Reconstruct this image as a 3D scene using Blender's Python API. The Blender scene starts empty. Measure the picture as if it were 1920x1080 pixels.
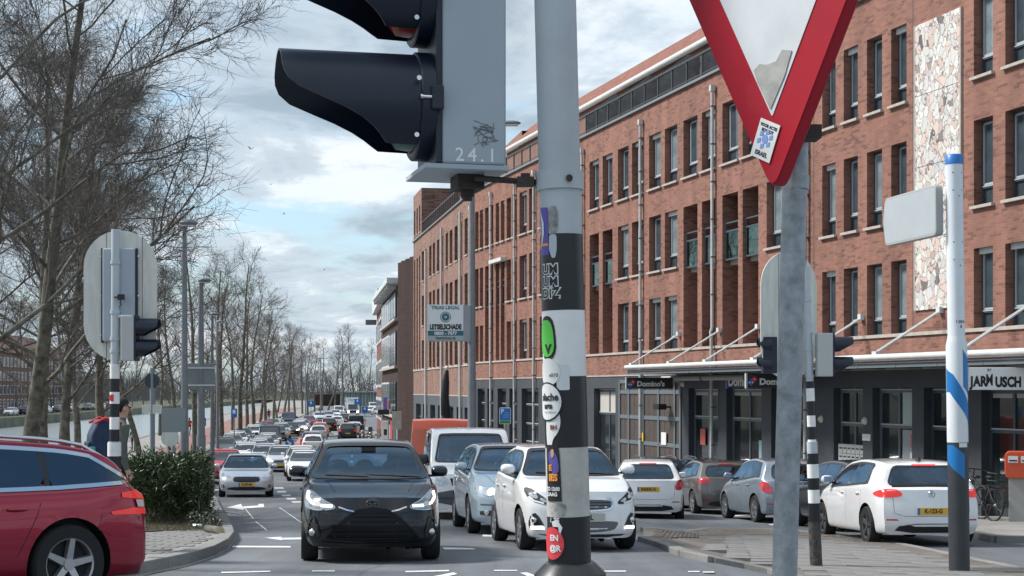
import bpy, bmesh, math, random
from mathutils import Vector, Matrix
from mathutils.bvhtree import BVHTree
R = math.radians
sc = bpy.context.scene
COL = sc.collection
F, HY, CX, CZ = 2773.0, 730.0, 960.0, 5.0      # focal length in photo pixels, horizon row, camera height

# ------------------------------------------------------------------ camera, sky, sun
cam_d = bpy.data.cameras.new('camera'); cam = bpy.data.objects.new('camera', cam_d); COL.objects.link(cam)
cam.location = (0, 0, CZ); cam.rotation_euler = (R(90), 0, 0)
cam_d.sensor_width = 36; cam_d.lens = F/1920*36; cam_d.shift_y = (HY-540)/1920
cam_d.clip_start = .1; cam_d.clip_end = 6000
sc.camera = cam

SUN_EL, SUN_AZ = 46, 284          # azimuth clockwise from +Y: the sun stands to the left and a little ahead
wd = bpy.data.worlds.new('World'); sc.world = wd; wd.use_nodes = True
def build_world():
    nt = wd.node_tree; N = nt.nodes; Lk = nt.links
    bg = N['Background']
    sky = N.new('ShaderNodeTexSky'); sky.sky_type = 'NISHITA'; sky.sun_disc = False
    sky.sun_elevation = R(SUN_EL); sky.sun_rotation = R(SUN_AZ); sky.air_density = 1.2; sky.dust_density = 1.2; sky.ozone_density = 2.0
    tc = N.new('ShaderNodeTexCoord'); sep = N.new('ShaderNodeSeparateXYZ'); Lk.new(tc.outputs['Generated'], sep.inputs[0])
    def mth(op, a, b=None):
        n = N.new('ShaderNodeMath'); n.operation = op
        for i, q in enumerate((a, b)):
            if q is None: continue
            if isinstance(q, (int, float)): n.inputs[i].default_value = q
            else: Lk.new(q, n.inputs[i])
        return n.outputs[0]
    zz = mth('ADD', mth('MAXIMUM', sep.outputs[2], 0.0), 0.16)
    px_ = mth('DIVIDE', sep.outputs[0], zz); py_ = mth('DIVIDE', sep.outputs[1], zz)
    cmb = N.new('ShaderNodeCombineXYZ'); Lk.new(px_, cmb.inputs[0]); Lk.new(py_, cmb.inputs[1])
    def noise(scale, det, rough, off, dist=0):
        mp = N.new('ShaderNodeMapping'); mp.inputs['Location'].default_value = off; Lk.new(cmb.outputs[0], mp.inputs[0])
        n = N.new('ShaderNodeTexNoise'); n.inputs['Scale'].default_value = scale; n.inputs['Detail'].default_value = det
        n.inputs['Roughness'].default_value = rough; n.inputs['Distortion'].default_value = dist; Lk.new(mp.outputs[0], n.inputs['Vector'])
        return n.outputs[0]
    def ramp(fac, stops):
        r = N.new('ShaderNodeValToRGB'); Lk.new(fac, r.inputs[0]); e = r.color_ramp.elements
        while len(e) < len(stops): e.new(.5)
        for el, (p, c) in zip(e, stops): el.position = p; el.color = (c, c, c, 1) if not isinstance(c, tuple) else c+(1,)
        r.color_ramp.interpolation = 'EASE'
        return r.outputs[0]
    CLOUD = wd.get('off', (1.4, 3.1, 0))
    big = noise(1.0, 8, .58, (-2.4845, -.1675, 0), .2)
    mask = ramp(big, [(.40, 0.0), (.475, .85), (.58, 1.0)])
    shade = noise(1.7, 8, .62, (-10.677, -10.765, 0), .3)
    col = ramp(shade, [(.36, (2.05, 2.5, 2.95)), (.50, (3.3, 3.8, 4.25)), (.60, (5.0, 5.3, 5.6))])
    # the open sky between the clouds, slightly milky
    mx0 = N.new('ShaderNodeMix'); mx0.data_type = 'RGBA'; mx0.inputs[0].default_value = .45
    Lk.new(sky.outputs[0], mx0.inputs[6]); mx0.inputs[7].default_value = (2.0, 3.5, 4.8, 1)
    mx = N.new('ShaderNodeMix'); mx.data_type = 'RGBA'
    Lk.new(mask, mx.inputs[0]); Lk.new(mx0.outputs[2], mx.inputs[6]); Lk.new(col, mx.inputs[7])
    Lk.new(mx.outputs[2], bg.inputs['Color']); bg.inputs['Strength'].default_value = .1
build_world()
sd = bpy.data.lights.new('sun', 'SUN'); sd.energy = 2.7; sd.angle = R(12); sd.color = (1, .955, .9)
sun = bpy.data.objects.new('sun', sd); COL.objects.link(sun)
_v = Vector((math.sin(R(SUN_AZ))*math.cos(R(SUN_EL)), math.cos(R(SUN_AZ))*math.cos(R(SUN_EL)), math.sin(R(SUN_EL))))
sun.rotation_euler = _v.to_track_quat('Z', 'Y').to_euler(); sun.location = _v*200
vs = sc.view_settings; vs.view_transform = 'Standard'; vs.look = 'None'; vs.exposure = 0.95; vs.gamma = 1; vs.use_curve_mapping = False

# ------------------------------------------------------------------ ground shape and pixel helpers
def hg(D):                      # how far the ground lies under the camera at depth D (the road falls away, then runs level)
    k = .5; lin = 1.18+.05*D
    return -k*math.log(math.exp(-min(lin, 40)/k)+math.exp(-4.82/k))
def sstep(t): t = max(0., min(1., t)); return t*t*(3-2*t)
def gz(D, X=0.0): return CZ-hg(D)-.19*sstep((X-2.1)/1.4)*(1-sstep((D-60)/20))      # the service road on the right lies a little lower
def px(x, y, D): return Vector(((x-CX)/F*D, D, CZ+(HY-y)/F*D))
def gp(x, D): X = (x-CX)/F*D; return Vector((X, D, gz(D, X)))        # ground point seen in column x at depth D
def gpx(x, y):                                                       # ground point seen at pixel x, y
    lo, hi = 2.0, 900.0
    for _ in range(50):
        m = (lo+hi)/2
        if HY+F*(CZ-gz(m, (x-CX)/F*m))/m > y: lo = m
        else: hi = m
    return gp(x, lo)

# ------------------------------------------------------------------ materials
MT = {}
def mat(name, col, rough=.6, metal=0, var=0.0, vs_=4.0, bump=0.0, bs=60., spec=None, coat=0, emit=None, es=0, col2=None, obj=True, trans=0, stretch=None):
    if name in MT: return MT[name]
    m = bpy.data.materials.new(name); m.use_nodes = True; nt = m.node_tree; N = nt.nodes; b = N['Principled BSDF']
    b.inputs['Base Color'].default_value = (*col, 1); b.inputs['Roughness'].default_value = rough; b.inputs['Metallic'].default_value = metal
    if spec is not None: b.inputs['Specular IOR Level'].default_value = spec
    if coat: b.inputs['Coat Weight'].default_value = coat; b.inputs['Coat Roughness'].default_value = .03
    if emit: b.inputs['Emission Color'].default_value = (*emit, 1); b.inputs['Emission Strength'].default_value = es
    if trans: b.inputs['Transmission Weight'].default_value = trans
    if var or bump:
        tc = N.new('ShaderNodeTexCoord'); src = tc.outputs['Object']
        if stretch:
            mp = N.new('ShaderNodeMapping'); mp.inputs['Scale'].default_value = stretch; nt.links.new(src, mp.inputs[0]); src = mp.outputs[0]
        if var:
            n = N.new('ShaderNodeTexNoise'); n.inputs['Scale'].default_value = vs_; n.inputs['Detail'].default_value = 6; n.inputs['Roughness'].default_value = .65
            nt.links.new(src, n.inputs['Vector'])
            r = N.new('ShaderNodeValToRGB'); e = r.color_ramp.elements
            c2 = col2 or tuple(min(1, c*(1+var)) for c in col); c1 = tuple(c*(1-var) for c in col)
            e[0].position = .32; e[1].position = .68; e[0].color = (*c1, 1); e[1].color = (*c2, 1)
            nt.links.new(n.outputs[0], r.inputs[0]); nt.links.new(r.outputs[0], b.inputs['Base Color'])
        if bump:
            n = N.new('ShaderNodeTexNoise'); n.inputs['Scale'].default_value = bs; n.inputs['Detail'].default_value = 5
            nt.links.new(src, n.inputs['Vector'])
            bp = N.new('ShaderNodeBump'); bp.inputs['Strength'].default_value = bump; bp.inputs['Distance'].default_value = .02
            nt.links.new(n.outputs[0], bp.inputs['Height']); nt.links.new(bp.outputs[0], b.inputs['Normal'])
    MT[name] = m; return m
def paint(name, col, metal=.0, rough=.28):
    return mat('paint_'+name, col, rough, metal, coat=1.0 if max(col) > .05 else .8, var=.06, vs_=1.3, spec=.25 if max(col) > .05 else .12)
def glass(name, tint, refl=.12, gcol=(.92, .96, 1)):
    if name in MT: return MT[name]
    m = bpy.data.materials.new(name); m.use_nodes = True; nt = m.node_tree; N = nt.nodes; N.remove(N['Principled BSDF'])
    t = N.new('ShaderNodeBsdfTransparent'); t.inputs[0].default_value = (*tint, 1)
    g = N.new('ShaderNodeBsdfGlossy'); g.inputs['Roughness'].default_value = .015; g.inputs['Color'].default_value = (*gcol, 1)
    fr = N.new('ShaderNodeFresnel'); fr.inputs[0].default_value = 1.5
    ad = N.new('ShaderNodeMath'); ad.operation = 'ADD'; ad.use_clamp = True; ad.inputs[1].default_value = refl; nt.links.new(fr.outputs[0], ad.inputs[0])
    mx = N.new('ShaderNodeMixShader'); nt.links.new(ad.outputs[0], mx.inputs[0]); nt.links.new(t.outputs[0], mx.inputs[1]); nt.links.new(g.outputs[0], mx.inputs[2])
    nt.links.new(mx.outputs[0], N['Material Output'].inputs[0]); MT[name] = m; return m

# ------------------------------------------------------------------ mesh builder
class M:
    def __init__(s, mx=None): s.v = []; s.f = []; s.mi = []; s.m = mx; s.k = 0
    def p(s, q):
        q = Vector(q)
        if s.m is not None: q = s.m @ q
        s.v.append(tuple(q)); return len(s.v)-1
    def face(s, idx): s.f.append(tuple(idx)); s.mi.append(s.k)
    def poly(s, pts): s.face([s.p(q) for q in pts])
    def box(s, c, d, rz=0):
        a, b, e = d[0]/2, d[1]/2, d[2]/2; cs, sn = math.cos(rz), math.sin(rz)
        ids = [s.p((c[0]+x*cs-y*sn, c[1]+x*sn+y*cs, c[2]+z)) for z in (-e, e) for x, y in ((-a, -b), (a, -b), (a, b), (-a, b))]
        for q in ((3, 2, 1, 0), (4, 5, 6, 7), (0, 1, 5, 4), (1, 2, 6, 5), (2, 3, 7, 6), (3, 0, 4, 7)): s.face([ids[i] for i in q])
        return s
    def bx(s, x0, x1, y0, y1, z0, z1): return s.box(((x0+x1)/2, (y0+y1)/2, (z0+z1)/2), (abs(x1-x0), abs(y1-y0), abs(z1-z0)))
    def cyl(s, a, b, r0, r1=None, n=12, caps=True):
        r1 = r0 if r1 is None else r1; a = Vector(a); b = Vector(b); d = (b-a)
        if d.length < 1e-9: return s
        d.normalize(); u = d.orthogonal().normalized(); w = d.cross(u)
        A = []; B = []
        for i in range(n):
            t = 2*math.pi*i/n; o = u*math.cos(t)+w*math.sin(t)
            A.append(s.p(a+o*r0)); B.append(s.p(b+o*r1))
        for i in range(n): s.face((A[i], A[(i+1) % n], B[(i+1) % n], B[i]))
        if caps: s.face(A[::-1]); s.face(B)
        return s
    def tube(s, pts, r, n=8, closed=False):
        pts = [Vector(q) for q in pts]; rings = []; u = None; cnt = len(pts)
        for i, q in enumerate(pts):
            if closed: d = pts[(i+1) % cnt]-pts[i-1]
            else: d = pts[min(i+1, cnt-1)]-pts[max(i-1, 0)]
            d.normalize()
            u = d.orthogonal().normalized() if u is None else (u-d*u.dot(d)).normalized()
            w = d.cross(u); rr = r[i] if isinstance(r, (list, tuple)) else r
            rings.append([s.p(q+(u*math.cos(2*math.pi*k/n)+w*math.sin(2*math.pi*k/n))*rr) for k in range(n)])
        m = cnt if closed else cnt-1
        for i in range(m):
            A, B = rings[i], rings[(i+1) % cnt]
            for k in range(n): s.face((A[k], A[(k+1) % n], B[(k+1) % n], B[k]))
        if not closed: s.face(rings[0][::-1]); s.face(rings[-1])
        return s
    def lathe(s, prof, n=24, mx=None, a0=0, a1=2*math.pi):
        full = abs(a1-a0-2*math.pi) < 1e-6; rings = []; cnt = n if full else n+1
        for r, z in prof:
            ring = []
            for i in range(cnt):
                t = a0+(a1-a0)*i/n; q = Vector((r*math.cos(t), r*math.sin(t), z))
                ring.append(s.p(mx @ q if mx is not None else q))
            rings.append(ring)
        for a, b in zip(rings, rings[1:]):
            for i in range(n):
                j = (i+1) % cnt
                s.face((a[i], a[j], b[j], b[i]))
        return s
    def prism(s, poly, h0, h1, ax='z'):
        def mp(q, h):
            return {'z': (q[0], q[1], h), 'y': (q[0], h, q[1]), 'x': (h, q[0], q[1])}[ax]
        A = [s.p(mp(q, h0)) for q in poly]; B = [s.p(mp(q, h1)) for q in poly]; n = len(poly)
        s.face(A[::-1]); s.face(B)
        for i in range(n): s.face((A[i], A[(i+1) % n], B[(i+1) % n], B[i]))
        return s
    def ball(s, c, r, nu=12, nv=8):
        rx, ry, rz = r if isinstance(r, tuple) else (r, r, r); rings = []
        for j in range(nv+1):
            ph = math.pi*j/nv
            if j in (0, nv): rings.append([s.p((c[0], c[1], c[2]+rz*math.cos(ph)))]); continue
            rings.append([s.p((c[0]+rx*math.sin(ph)*math.cos(2*math.pi*i/nu), c[1]+ry*math.sin(ph)*math.sin(2*math.pi*i/nu), c[2]+rz*math.cos(ph))) for i in range(nu)])
        for a, b in zip(rings, rings[1:]):
            for i in range(nu):
                j = (i+1) % nu
                if len(a) == 1: s.face((a[0], b[i], b[j]))
                elif len(b) == 1: s.face((a[i], b[0], a[j]))
                else: s.face((a[i], b[i], b[j], a[j]))
        return s
    def add(s, me, fn=None):            # append a bpy mesh
        o = len(s.v)
        for q in me.vertices: s.p(fn(q.co) if fn else q.co)
        for pl in me.polygons: s.face([i+o for i in pl.vertices])
        return s
    def mesh(s, name, mats, smooth=None):
        me = bpy.data.meshes.new(name); me.from_pydata(s.v, [], s.f)
        for q in (mats if isinstance(mats, (list, tuple)) else [mats]): me.materials.append(q)
        if max(s.mi, default=0) > 0: me.polygons.foreach_set('material_index', s.mi)
        bm = bmesh.new(); bm.from_mesh(me); bmesh.ops.recalc_face_normals(bm, faces=bm.faces); bm.to_mesh(me); bm.free()
        if smooth is not None: smoothen(me, smooth)
        me.update(); return me
def smoothen(me, ang):
    me.polygons.foreach_set('use_smooth', [True]*len(me.polygons))
    if ang < 179: me.set_sharp_from_angle(angle=R(ang))
def link(name, me, parent=None, loc=None, rot=None, scale=None):
    o = bpy.data.objects.new(name, me); COL.objects.link(o)
    if parent is not None: o.parent = parent
    if loc is not None: o.location = loc
    if rot is not None: o.rotation_euler = rot
    if scale is not None: o.scale = scale
    return o
def tag(o, label=None, cat=None, group=None, kind=None):
    if label: o['label'] = label
    if cat: o['category'] = cat
    if group: o['group'] = group
    if kind: o['kind'] = kind
    return o
def mk(name, m, mats, parent=None, smooth=None, bev=0, **kw):
    o = link(name, m.mesh(name, mats, smooth), parent, kw.get('loc'), kw.get('rot'), kw.get('scale'))
    if bev:
        b = o.modifiers.new('bevel', 'BEVEL'); b.width = bev; b.segments = 2; b.limit_method = 'ANGLE'; b.angle_limit = R(40)
    return o
def empty(name, loc, rot=(0, 0, 0), label=None, cat=None, group=None):
    o = bpy.data.objects.new(name, None); COL.objects.link(o); o.location = loc; o.rotation_euler = rot; o.empty_display_size = .3
    return tag(o, label, cat, group)
def struct(name, m, mats, smooth=None): return tag(mk(name, m, mats, None, smooth), kind='structure')
def copy_tree(o, parent=None):
    c = o.copy(); COL.objects.link(c); c.parent = parent
    for ch in o.children: copy_tree(ch, c)
    return c
_txt = {}
def text_mesh(body, size=1.0, bold=0.0, align='CENTER', sx=1.0, spacing=1.0):
    cu = bpy.data.curves.new('lettering', 'FONT'); cu.body = body; cu.size = size; cu.align_x = align; cu.align_y = 'CENTER'; cu.offset = bold; cu.resolution_u = 3
    cu.space_character = spacing
    o = bpy.data.objects.new('lettering', cu); me = bpy.data.meshes.new_from_object(o)
    bpy.data.objects.remove(o); bpy.data.curves.remove(cu)
    if sx != 1:
        for q in me.vertices: q.co.x *= sx
    return me
def lettering(body, size, material, parent, mx, bold=0.0, align='CENTER', sx=1.0, name='lettering', spacing=1.0, fn=None):
    me = text_mesh(body, size, bold, align, sx, spacing); m = M(mx); m.add(me, fn); bpy.data.meshes.remove(me)
    return mk(name, m, material, parent)
def chaikin(poly, n=2, closed=True):
    for _ in range(n):
        q = []; L = len(poly)
        for i in range(L if closed else L-1):
            a, b = poly[i], poly[(i+1) % L]
            q += [tuple(a[k]*.75+b[k]*.25 for k in range(len(a))), tuple(a[k]*.25+b[k]*.75 for k in range(len(a)))]
        if not closed: q = [poly[0]]+q+[poly[-1]]
        poly = q
    return poly
def curve(pts):                 # monotone cubic through (x, y) points
    xs = [p[0] for p in pts]; ys = [p[1] for p in pts]; n = len(xs)
    h = [xs[i+1]-xs[i] for i in range(n-1)]; d = [(ys[i+1]-ys[i])/h[i] for i in range(n-1)]
    m = [d[0]]+[0 if d[i-1]*d[i] <= 0 else 2*d[i-1]*d[i]/(d[i-1]+d[i]) for i in range(1, n-1)]+[d[-1]]
    def f(x):
        if x <= xs[0]: return ys[0]
        if x >= xs[-1]: return ys[-1]
        i = 0
        while x > xs[i+1]: i += 1
        t = (x-xs[i])/h[i]
        return (2*t**3-3*t*t+1)*ys[i]+(t**3-2*t*t+t)*h[i]*m[i]+(-2*t**3+3*t*t)*ys[i+1]+(t**3-t*t)*h[i]*m[i+1]
    return f
def pw(pts):                    # piecewise linear
    def f(x):
        if x <= pts[0][0]: return pts[0][1]
        for (a, b), (c, d) in zip(pts, pts[1:]):
            if x <= c: return b+(d-b)*(x-a)/(c-a)
        return pts[-1][1]
    return f

def round_poly(poly, r, n=4):       # polygon with its corners rounded by radius r
    out = []; L = len(poly)
    for i in range(L):
        p = Vector(poly[i]); a = Vector(poly[i-1])-p; b = Vector(poly[(i+1) % L])-p
        k = min(r, a.length*.45, b.length*.45); A = p+a.normalized()*k; B = p+b.normalized()*k
        for j in range(n+1): t = j/n; q = A*(1-t)**2+p*2*t*(1-t)+B*t*t; out.append((q.x, q.y))
    return out
# ------------------------------------------------------------------ shared materials
def speckle(name, c1, c2, scale, rough=.85, bump=.25, blot=.25, blots=.6, cracks=False):
    if name in MT: return MT[name]
    m = mat(name, c1, rough); nt = m.node_tree; N = nt.nodes; Lk = nt.links; b = N['Principled BSDF']
    tc = N.new('ShaderNodeTexCoord')
    n1 = N.new('ShaderNodeTexNoise'); n1.inputs['Scale'].default_value = scale; n1.inputs['Detail'].default_value = 3; Lk.new(tc.outputs['Object'], n1.inputs['Vector'])
    n2 = N.new('ShaderNodeTexNoise'); n2.inputs['Scale'].default_value = blots; n2.inputs['Detail'].default_value = 8; n2.inputs['Roughness'].default_value = .7; Lk.new(tc.outputs['Object'], n2.inputs['Vector'])
    mx = N.new('ShaderNodeMix'); mx.data_type = 'RGBA'; Lk.new(n1.outputs[0], mx.inputs[0]); mx.inputs[6].default_value = (*c1, 1); mx.inputs[7].default_value = (*c2, 1)
    r = N.new('ShaderNodeValToRGB'); r.color_ramp.elements[0].position = .35; r.color_ramp.elements[1].position = .68
    r.color_ramp.elements[0].color = (1-blot,)*3+(1,); r.color_ramp.elements[1].color = (1+blot*.6,)*3+(1,); Lk.new(n2.outputs[0], r.inputs[0])
    mu = N.new('ShaderNodeMix'); mu.data_type = 'RGBA'; mu.blend_type = 'MULTIPLY'; mu.inputs[0].default_value = 1
    Lk.new(mx.outputs[2], mu.inputs[6]); Lk.new(r.outputs[0], mu.inputs[7]); last = mu.outputs[2]
    if cracks:
        mp = N.new('ShaderNodeMapping'); mp.inputs['Scale'].default_value = (1.1, .07, 1); mp.inputs['Rotation'].default_value = (0, 0, R(6)); Lk.new(tc.outputs['Object'], mp.inputs[0])
        n3 = N.new('ShaderNodeTexNoise'); n3.inputs['Scale'].default_value = 1.3; n3.inputs['Detail'].default_value = 7; n3.inputs['Roughness'].default_value = .65; Lk.new(mp.outputs[0], n3.inputs['Vector'])
        r3 = N.new('ShaderNodeValToRGB'); r3.color_ramp.elements[0].position = .34; r3.color_ramp.elements[1].position = .66; r3.color_ramp.elements[0].color = (.72, .72, .72, 1); r3.color_ramp.elements[1].color = (1.12, 1.12, 1.12, 1); Lk.new(n3.outputs[0], r3.inputs[0])
        m3 = N.new('ShaderNodeMix'); m3.data_type = 'RGBA'; m3.blend_type = 'MULTIPLY'; m3.inputs[0].default_value = 1; Lk.new(last, m3.inputs[6]); Lk.new(r3.outputs[0], m3.inputs[7]); last = m3.outputs[2]
        v = N.new('ShaderNodeTexVoronoi'); v.feature = 'DISTANCE_TO_EDGE'; v.inputs['Scale'].default_value = .22
        d = N.new('ShaderNodeMix'); d.data_type = 'RGBA'; d.blend_type = 'ADD'; d.inputs[0].default_value = .6
        Lk.new(tc.outputs['Object'], d.inputs[6]); Lk.new(n2.outputs[1], d.inputs[7]); Lk.new(d.outputs[2], v.inputs['Vector'])
        rr = N.new('ShaderNodeValToRGB'); rr.color_ramp.elements[0].color = (.55, .55, .55, 1); rr.color_ramp.elements[1].color = (1, 1, 1, 1); rr.color_ramp.elements[1].position = .012; Lk.new(v.outputs[0], rr.inputs[0])
        m2 = N.new('ShaderNodeMix'); m2.data_type = 'RGBA'; m2.blend_type = 'MULTIPLY'; m2.inputs[0].default_value = .7
        Lk.new(last, m2.inputs[6]); Lk.new(rr.outputs[0], m2.inputs[7]); last = m2.outputs[2]
    Lk.new(last, b.inputs['Base Color'])
    bp = N.new('ShaderNodeBump'); bp.inputs['Strength'].default_value = bump; bp.inputs['Distance'].default_value = .02; Lk.new(n1.outputs[0], bp.inputs['Height']); Lk.new(bp.outputs[0], b.inputs['Normal'])
    return m
ASPH = speckle('asphalt', (.105, .115, .13), (.175, .187, .205), 55, .82, .3, .22, .35, True)
PAVE = speckle('paving_concrete', (.20, .195, .185), (.33, .32, .30), 9, .85, .2, .25, .9)
TILE = speckle('paving_tile', (.15, .147, .143), (.245, .24, .232), 14, .85, .25, .3, 1.3)
CLINK = speckle('clinker_paving', (.10, .09, .08), (.20, .175, .155), 16, .9, .5, .3, 1.6)
KERB = speckle('kerb_concrete', (.17, .17, .165), (.27, .265, .255), 20, .85, .25, .25, 1.1)
REDP = speckle('red_asphalt', (.20, .105, .09), (.28, .16, .14), 30, .85, .2, .2, .5)
SOIL = speckle('soil', (.04, .03, .02), (.11, .085, .055), 18, .95, .6, .3, 2)
WHITE_LINE = speckle('road_paint', (.55, .56, .57), (.80, .81, .81), 30, .7, .15, .25, 2.2)

# ------------------------------------------------------------------ ground, canal
QX = pw([(-60, -15.5), (31, -21.7), (145, -36.5), (305, -57.7), (640, -101), (1000, -140)])
RL = pw([(15.5, -4.1), (19, -3.9), (21.6, -4.15), (23.1, -4.4), (27, -5.3), (35.8, -7.2), (53, -10.8), (70, -15), (103, -22), (140, -27), (190, -31.5), (260, -37), (400, -52), (1000, -115)])
FX = pw([(-60, -58), (231, -80), (513, -103), (600, -108), (1000, -140)])
DS = [-40+4*i for i in range(40)]+[125+12*i for i in range(20)]+[380, 420, 470, 530, 600, 700, 850, 1000, 1500, 3000]
def sheet(DS, fa, fb, nx=8, dz=0.0, skirt=None):
    m = M(); rows = []
    for D in DS:
        a, b = fa(D), fb(D); rows.append([m.p((a+(b-a)*i/nx, D, gz(D, a+(b-a)*i/nx)+dz)) for i in range(nx+1)])
    for A, B in zip(rows, rows[1:]):
        for i in range(nx): m.face((A[i], A[i+1], B[i+1], B[i]))
    if skirt:
        for side in (0, nx):
            lo = [m.p(Vector(m.v[r[side]])-Vector((0, 0, skirt))) for r in rows]
            for i in range(len(rows)-1): m.face((rows[i][side], rows[i+1][side], lo[i+1], lo[i]))
        lo = [m.p(Vector(m.v[q])-Vector((0, 0, skirt))) for q in rows[0]]
        for i in range(nx): m.face((rows[0][i], rows[0][i+1], lo[i+1], lo[i]))
    return m
rd = M(); rws = []
for D in DS:
    l = QX(D)+.3; r_ = 260 if D < 900 else 1500; xs = [l, min(l+4, -12), *[-10+2*i for i in range(5)], *[.5+.5*i for i in range(6)], 6, 14, 40, r_]
    rws.append([rd.p((max(x, l+.01*i), D, gz(D, x))) for i, x in enumerate(xs)])
for A, B in zip(rws, rws[1:]):
    for i in range(len(A)-1): rd.face((A[i], A[i+1], B[i+1], B[i]))
struct('road', rd, ASPH, 30)
g = sheet([d for d in DS if d > 15.5 and d < 640] and [15.6]+[d for d in DS if 16 < d < 700], QX, RL, 10, .12, .4)
struct('pavement', g, PAVE, 30)
q = M(); Dl = [d for d in DS if d > 10 and d < 1001]      # quay wall
for a, b in zip(Dl, Dl[1:]):
    q.poly([(QX(a), a, gz(a)+.16), (QX(b), b, gz(b)+.16), (QX(b), b, gz(b)-2.5), (QX(a), a, gz(a)-2.5)])
    q.poly([(QX(a), a, gz(a)+.16), (QX(b), b, gz(b)+.16), (QX(b)+.5, b, gz(b)+.16), (QX(a)+.5, a, gz(a)+.16)])
    q.poly([(QX(a)+.5, a, gz(a)+.16), (QX(b)+.5, b, gz(b)+.16), (QX(b)+.5, b, gz(b)), (QX(a)+.5, a, gz(a))])
struct('quay_wall', q, KERB)
wm = mat('canal_water', (.16, .18, .18), .22, bump=.6, bs=1.4, spec=1.0, stretch=(1, .5, 1))
w = M(); w.poly([(-900, -60, CZ-6.0), (30, -60, CZ-6.0), (30, 3000, CZ-6.0), (-900, 3000, CZ-6.0)])
struct('canal_water', w, wm)
GRASS = speckle('grass_verge', (.045, .05, .03), (.085, .09, .055), 3, .95, .5, .3, .3)
g = sheet([-60, 100, 231, 350, 513, 600, 800, 1000, 3000], lambda D: -1500, FX, 4, .25, 3)
struct('far_bank', g, GRASS, 30)
g = M(); g.poly([(-160, 660, CZ-4.6), (60, 660, CZ-4.6), (60, 3000, CZ-4.5), (-160, 3000, CZ-4.5)]); g.poly([(-160, 660, CZ-4.6), (60, 660, CZ-4.6), (60, 660, CZ-7), (-160, 660, CZ-7)])
struct('canal_end_bank', g, GRASS)
# far-bank quay strip (pale stone edge)
q = M()
for a, b in zip([-60, 100, 231, 350, 513], [100, 231, 350, 513, 600]):
    q.poly([(FX(a)+.1, a, gz(a)+.3), (FX(b)+.1, b, gz(b)+.3), (FX(b)+.1, b, gz(b)-1.6), (FX(a)+.1, a, gz(a)-1.6)])
struct('far_quay_wall', q, mat('far_quay', (.16, .17, .13), .9, var=.3, vs_=.4))
# cycle path
pL = pw([(40, -14.5), (93, -24), (150, -33), (242, -45.5), (400, -60)]); pR = pw([(40, -11.5), (90, -20.6), (150, -29.5), (242, -40.5), (400, -55)])
struct('cycle_path', sheet([d for d in DS if 40 <= d <= 400], pL, pR, 2, .126), REDP, 30)
# planting strip of bare soil along the road
struct('soil_bed', sheet([24, 26, 28, 30]+[d for d in DS if 31 < d < 110], lambda D: RL(D)-.3-min(3.2, (D-20)*.6), lambda D: RL(D)-.25, 2, .128), SOIL, 30)

# ------------------------------------------------------------------ paved islands with single stones
def flat_poly(name, pts, mtl, dz, skirt=0.0):
    bm = bmesh.new(); bm.faces.new([bm.verts.new((x, D, 0)) for x, D in pts]); lo = min(p[0] for p in pts); hi = max(p[0] for p in pts); x = lo+.4
    while x < hi: bmesh.ops.bisect_plane(bm, geom=bm.verts[:]+bm.edges[:]+bm.faces[:], plane_co=(x, 0, 0), plane_no=(1, 0, 0)); x += .4
    m = M(); ids = {v: m.p((v.co.x, v.co.y, gz(v.co.y, v.co.x)+dz)) for v in bm.verts}
    for f in bm.faces: m.face([ids[v] for v in f.verts])
    for e in bm.edges:
        if skirt and e.is_boundary: a, b = [Vector(m.v[ids[v]]) for v in e.verts]; m.poly([a, b, b-Vector((0, 0, skirt)), a-Vector((0, 0, skirt))])
    bm.free(); return struct(name, m, mtl)
def P2(l): return [(gpx(x, y).x, gpx(x, y).y) for x, y in l]
front = [(1206, 1014), (1240, 1024), (1285, 1042), (1340, 1055), (1400, 1067), (1450, 1078), (1500, 1092), (1560, 1125)]
back = [(1206, 995), (1330, 995), (1450, 997), (1560, 1006), (1650, 1018), (1740, 1036), (1830, 1056), (1920, 1074), (2000, 1100)]
isl = P2(front)+P2([(1700, 1200), (2050, 1180)])+P2(back)[::-1]
island = flat_poly('traffic_island', isl, CLINK, .055, .15)
def inside(p, poly):
    c = False; n = len(poly)
    for i in range(n):
        a, b = poly[i], poly[i-1]
        if (a[1] > p[1]) != (b[1] > p[1]) and p[0] < (b[0]-a[0])*(p[1]-a[1])/(b[1]-a[1])+a[0]: c = not c
    return c
slope = math.atan(.05)
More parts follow.
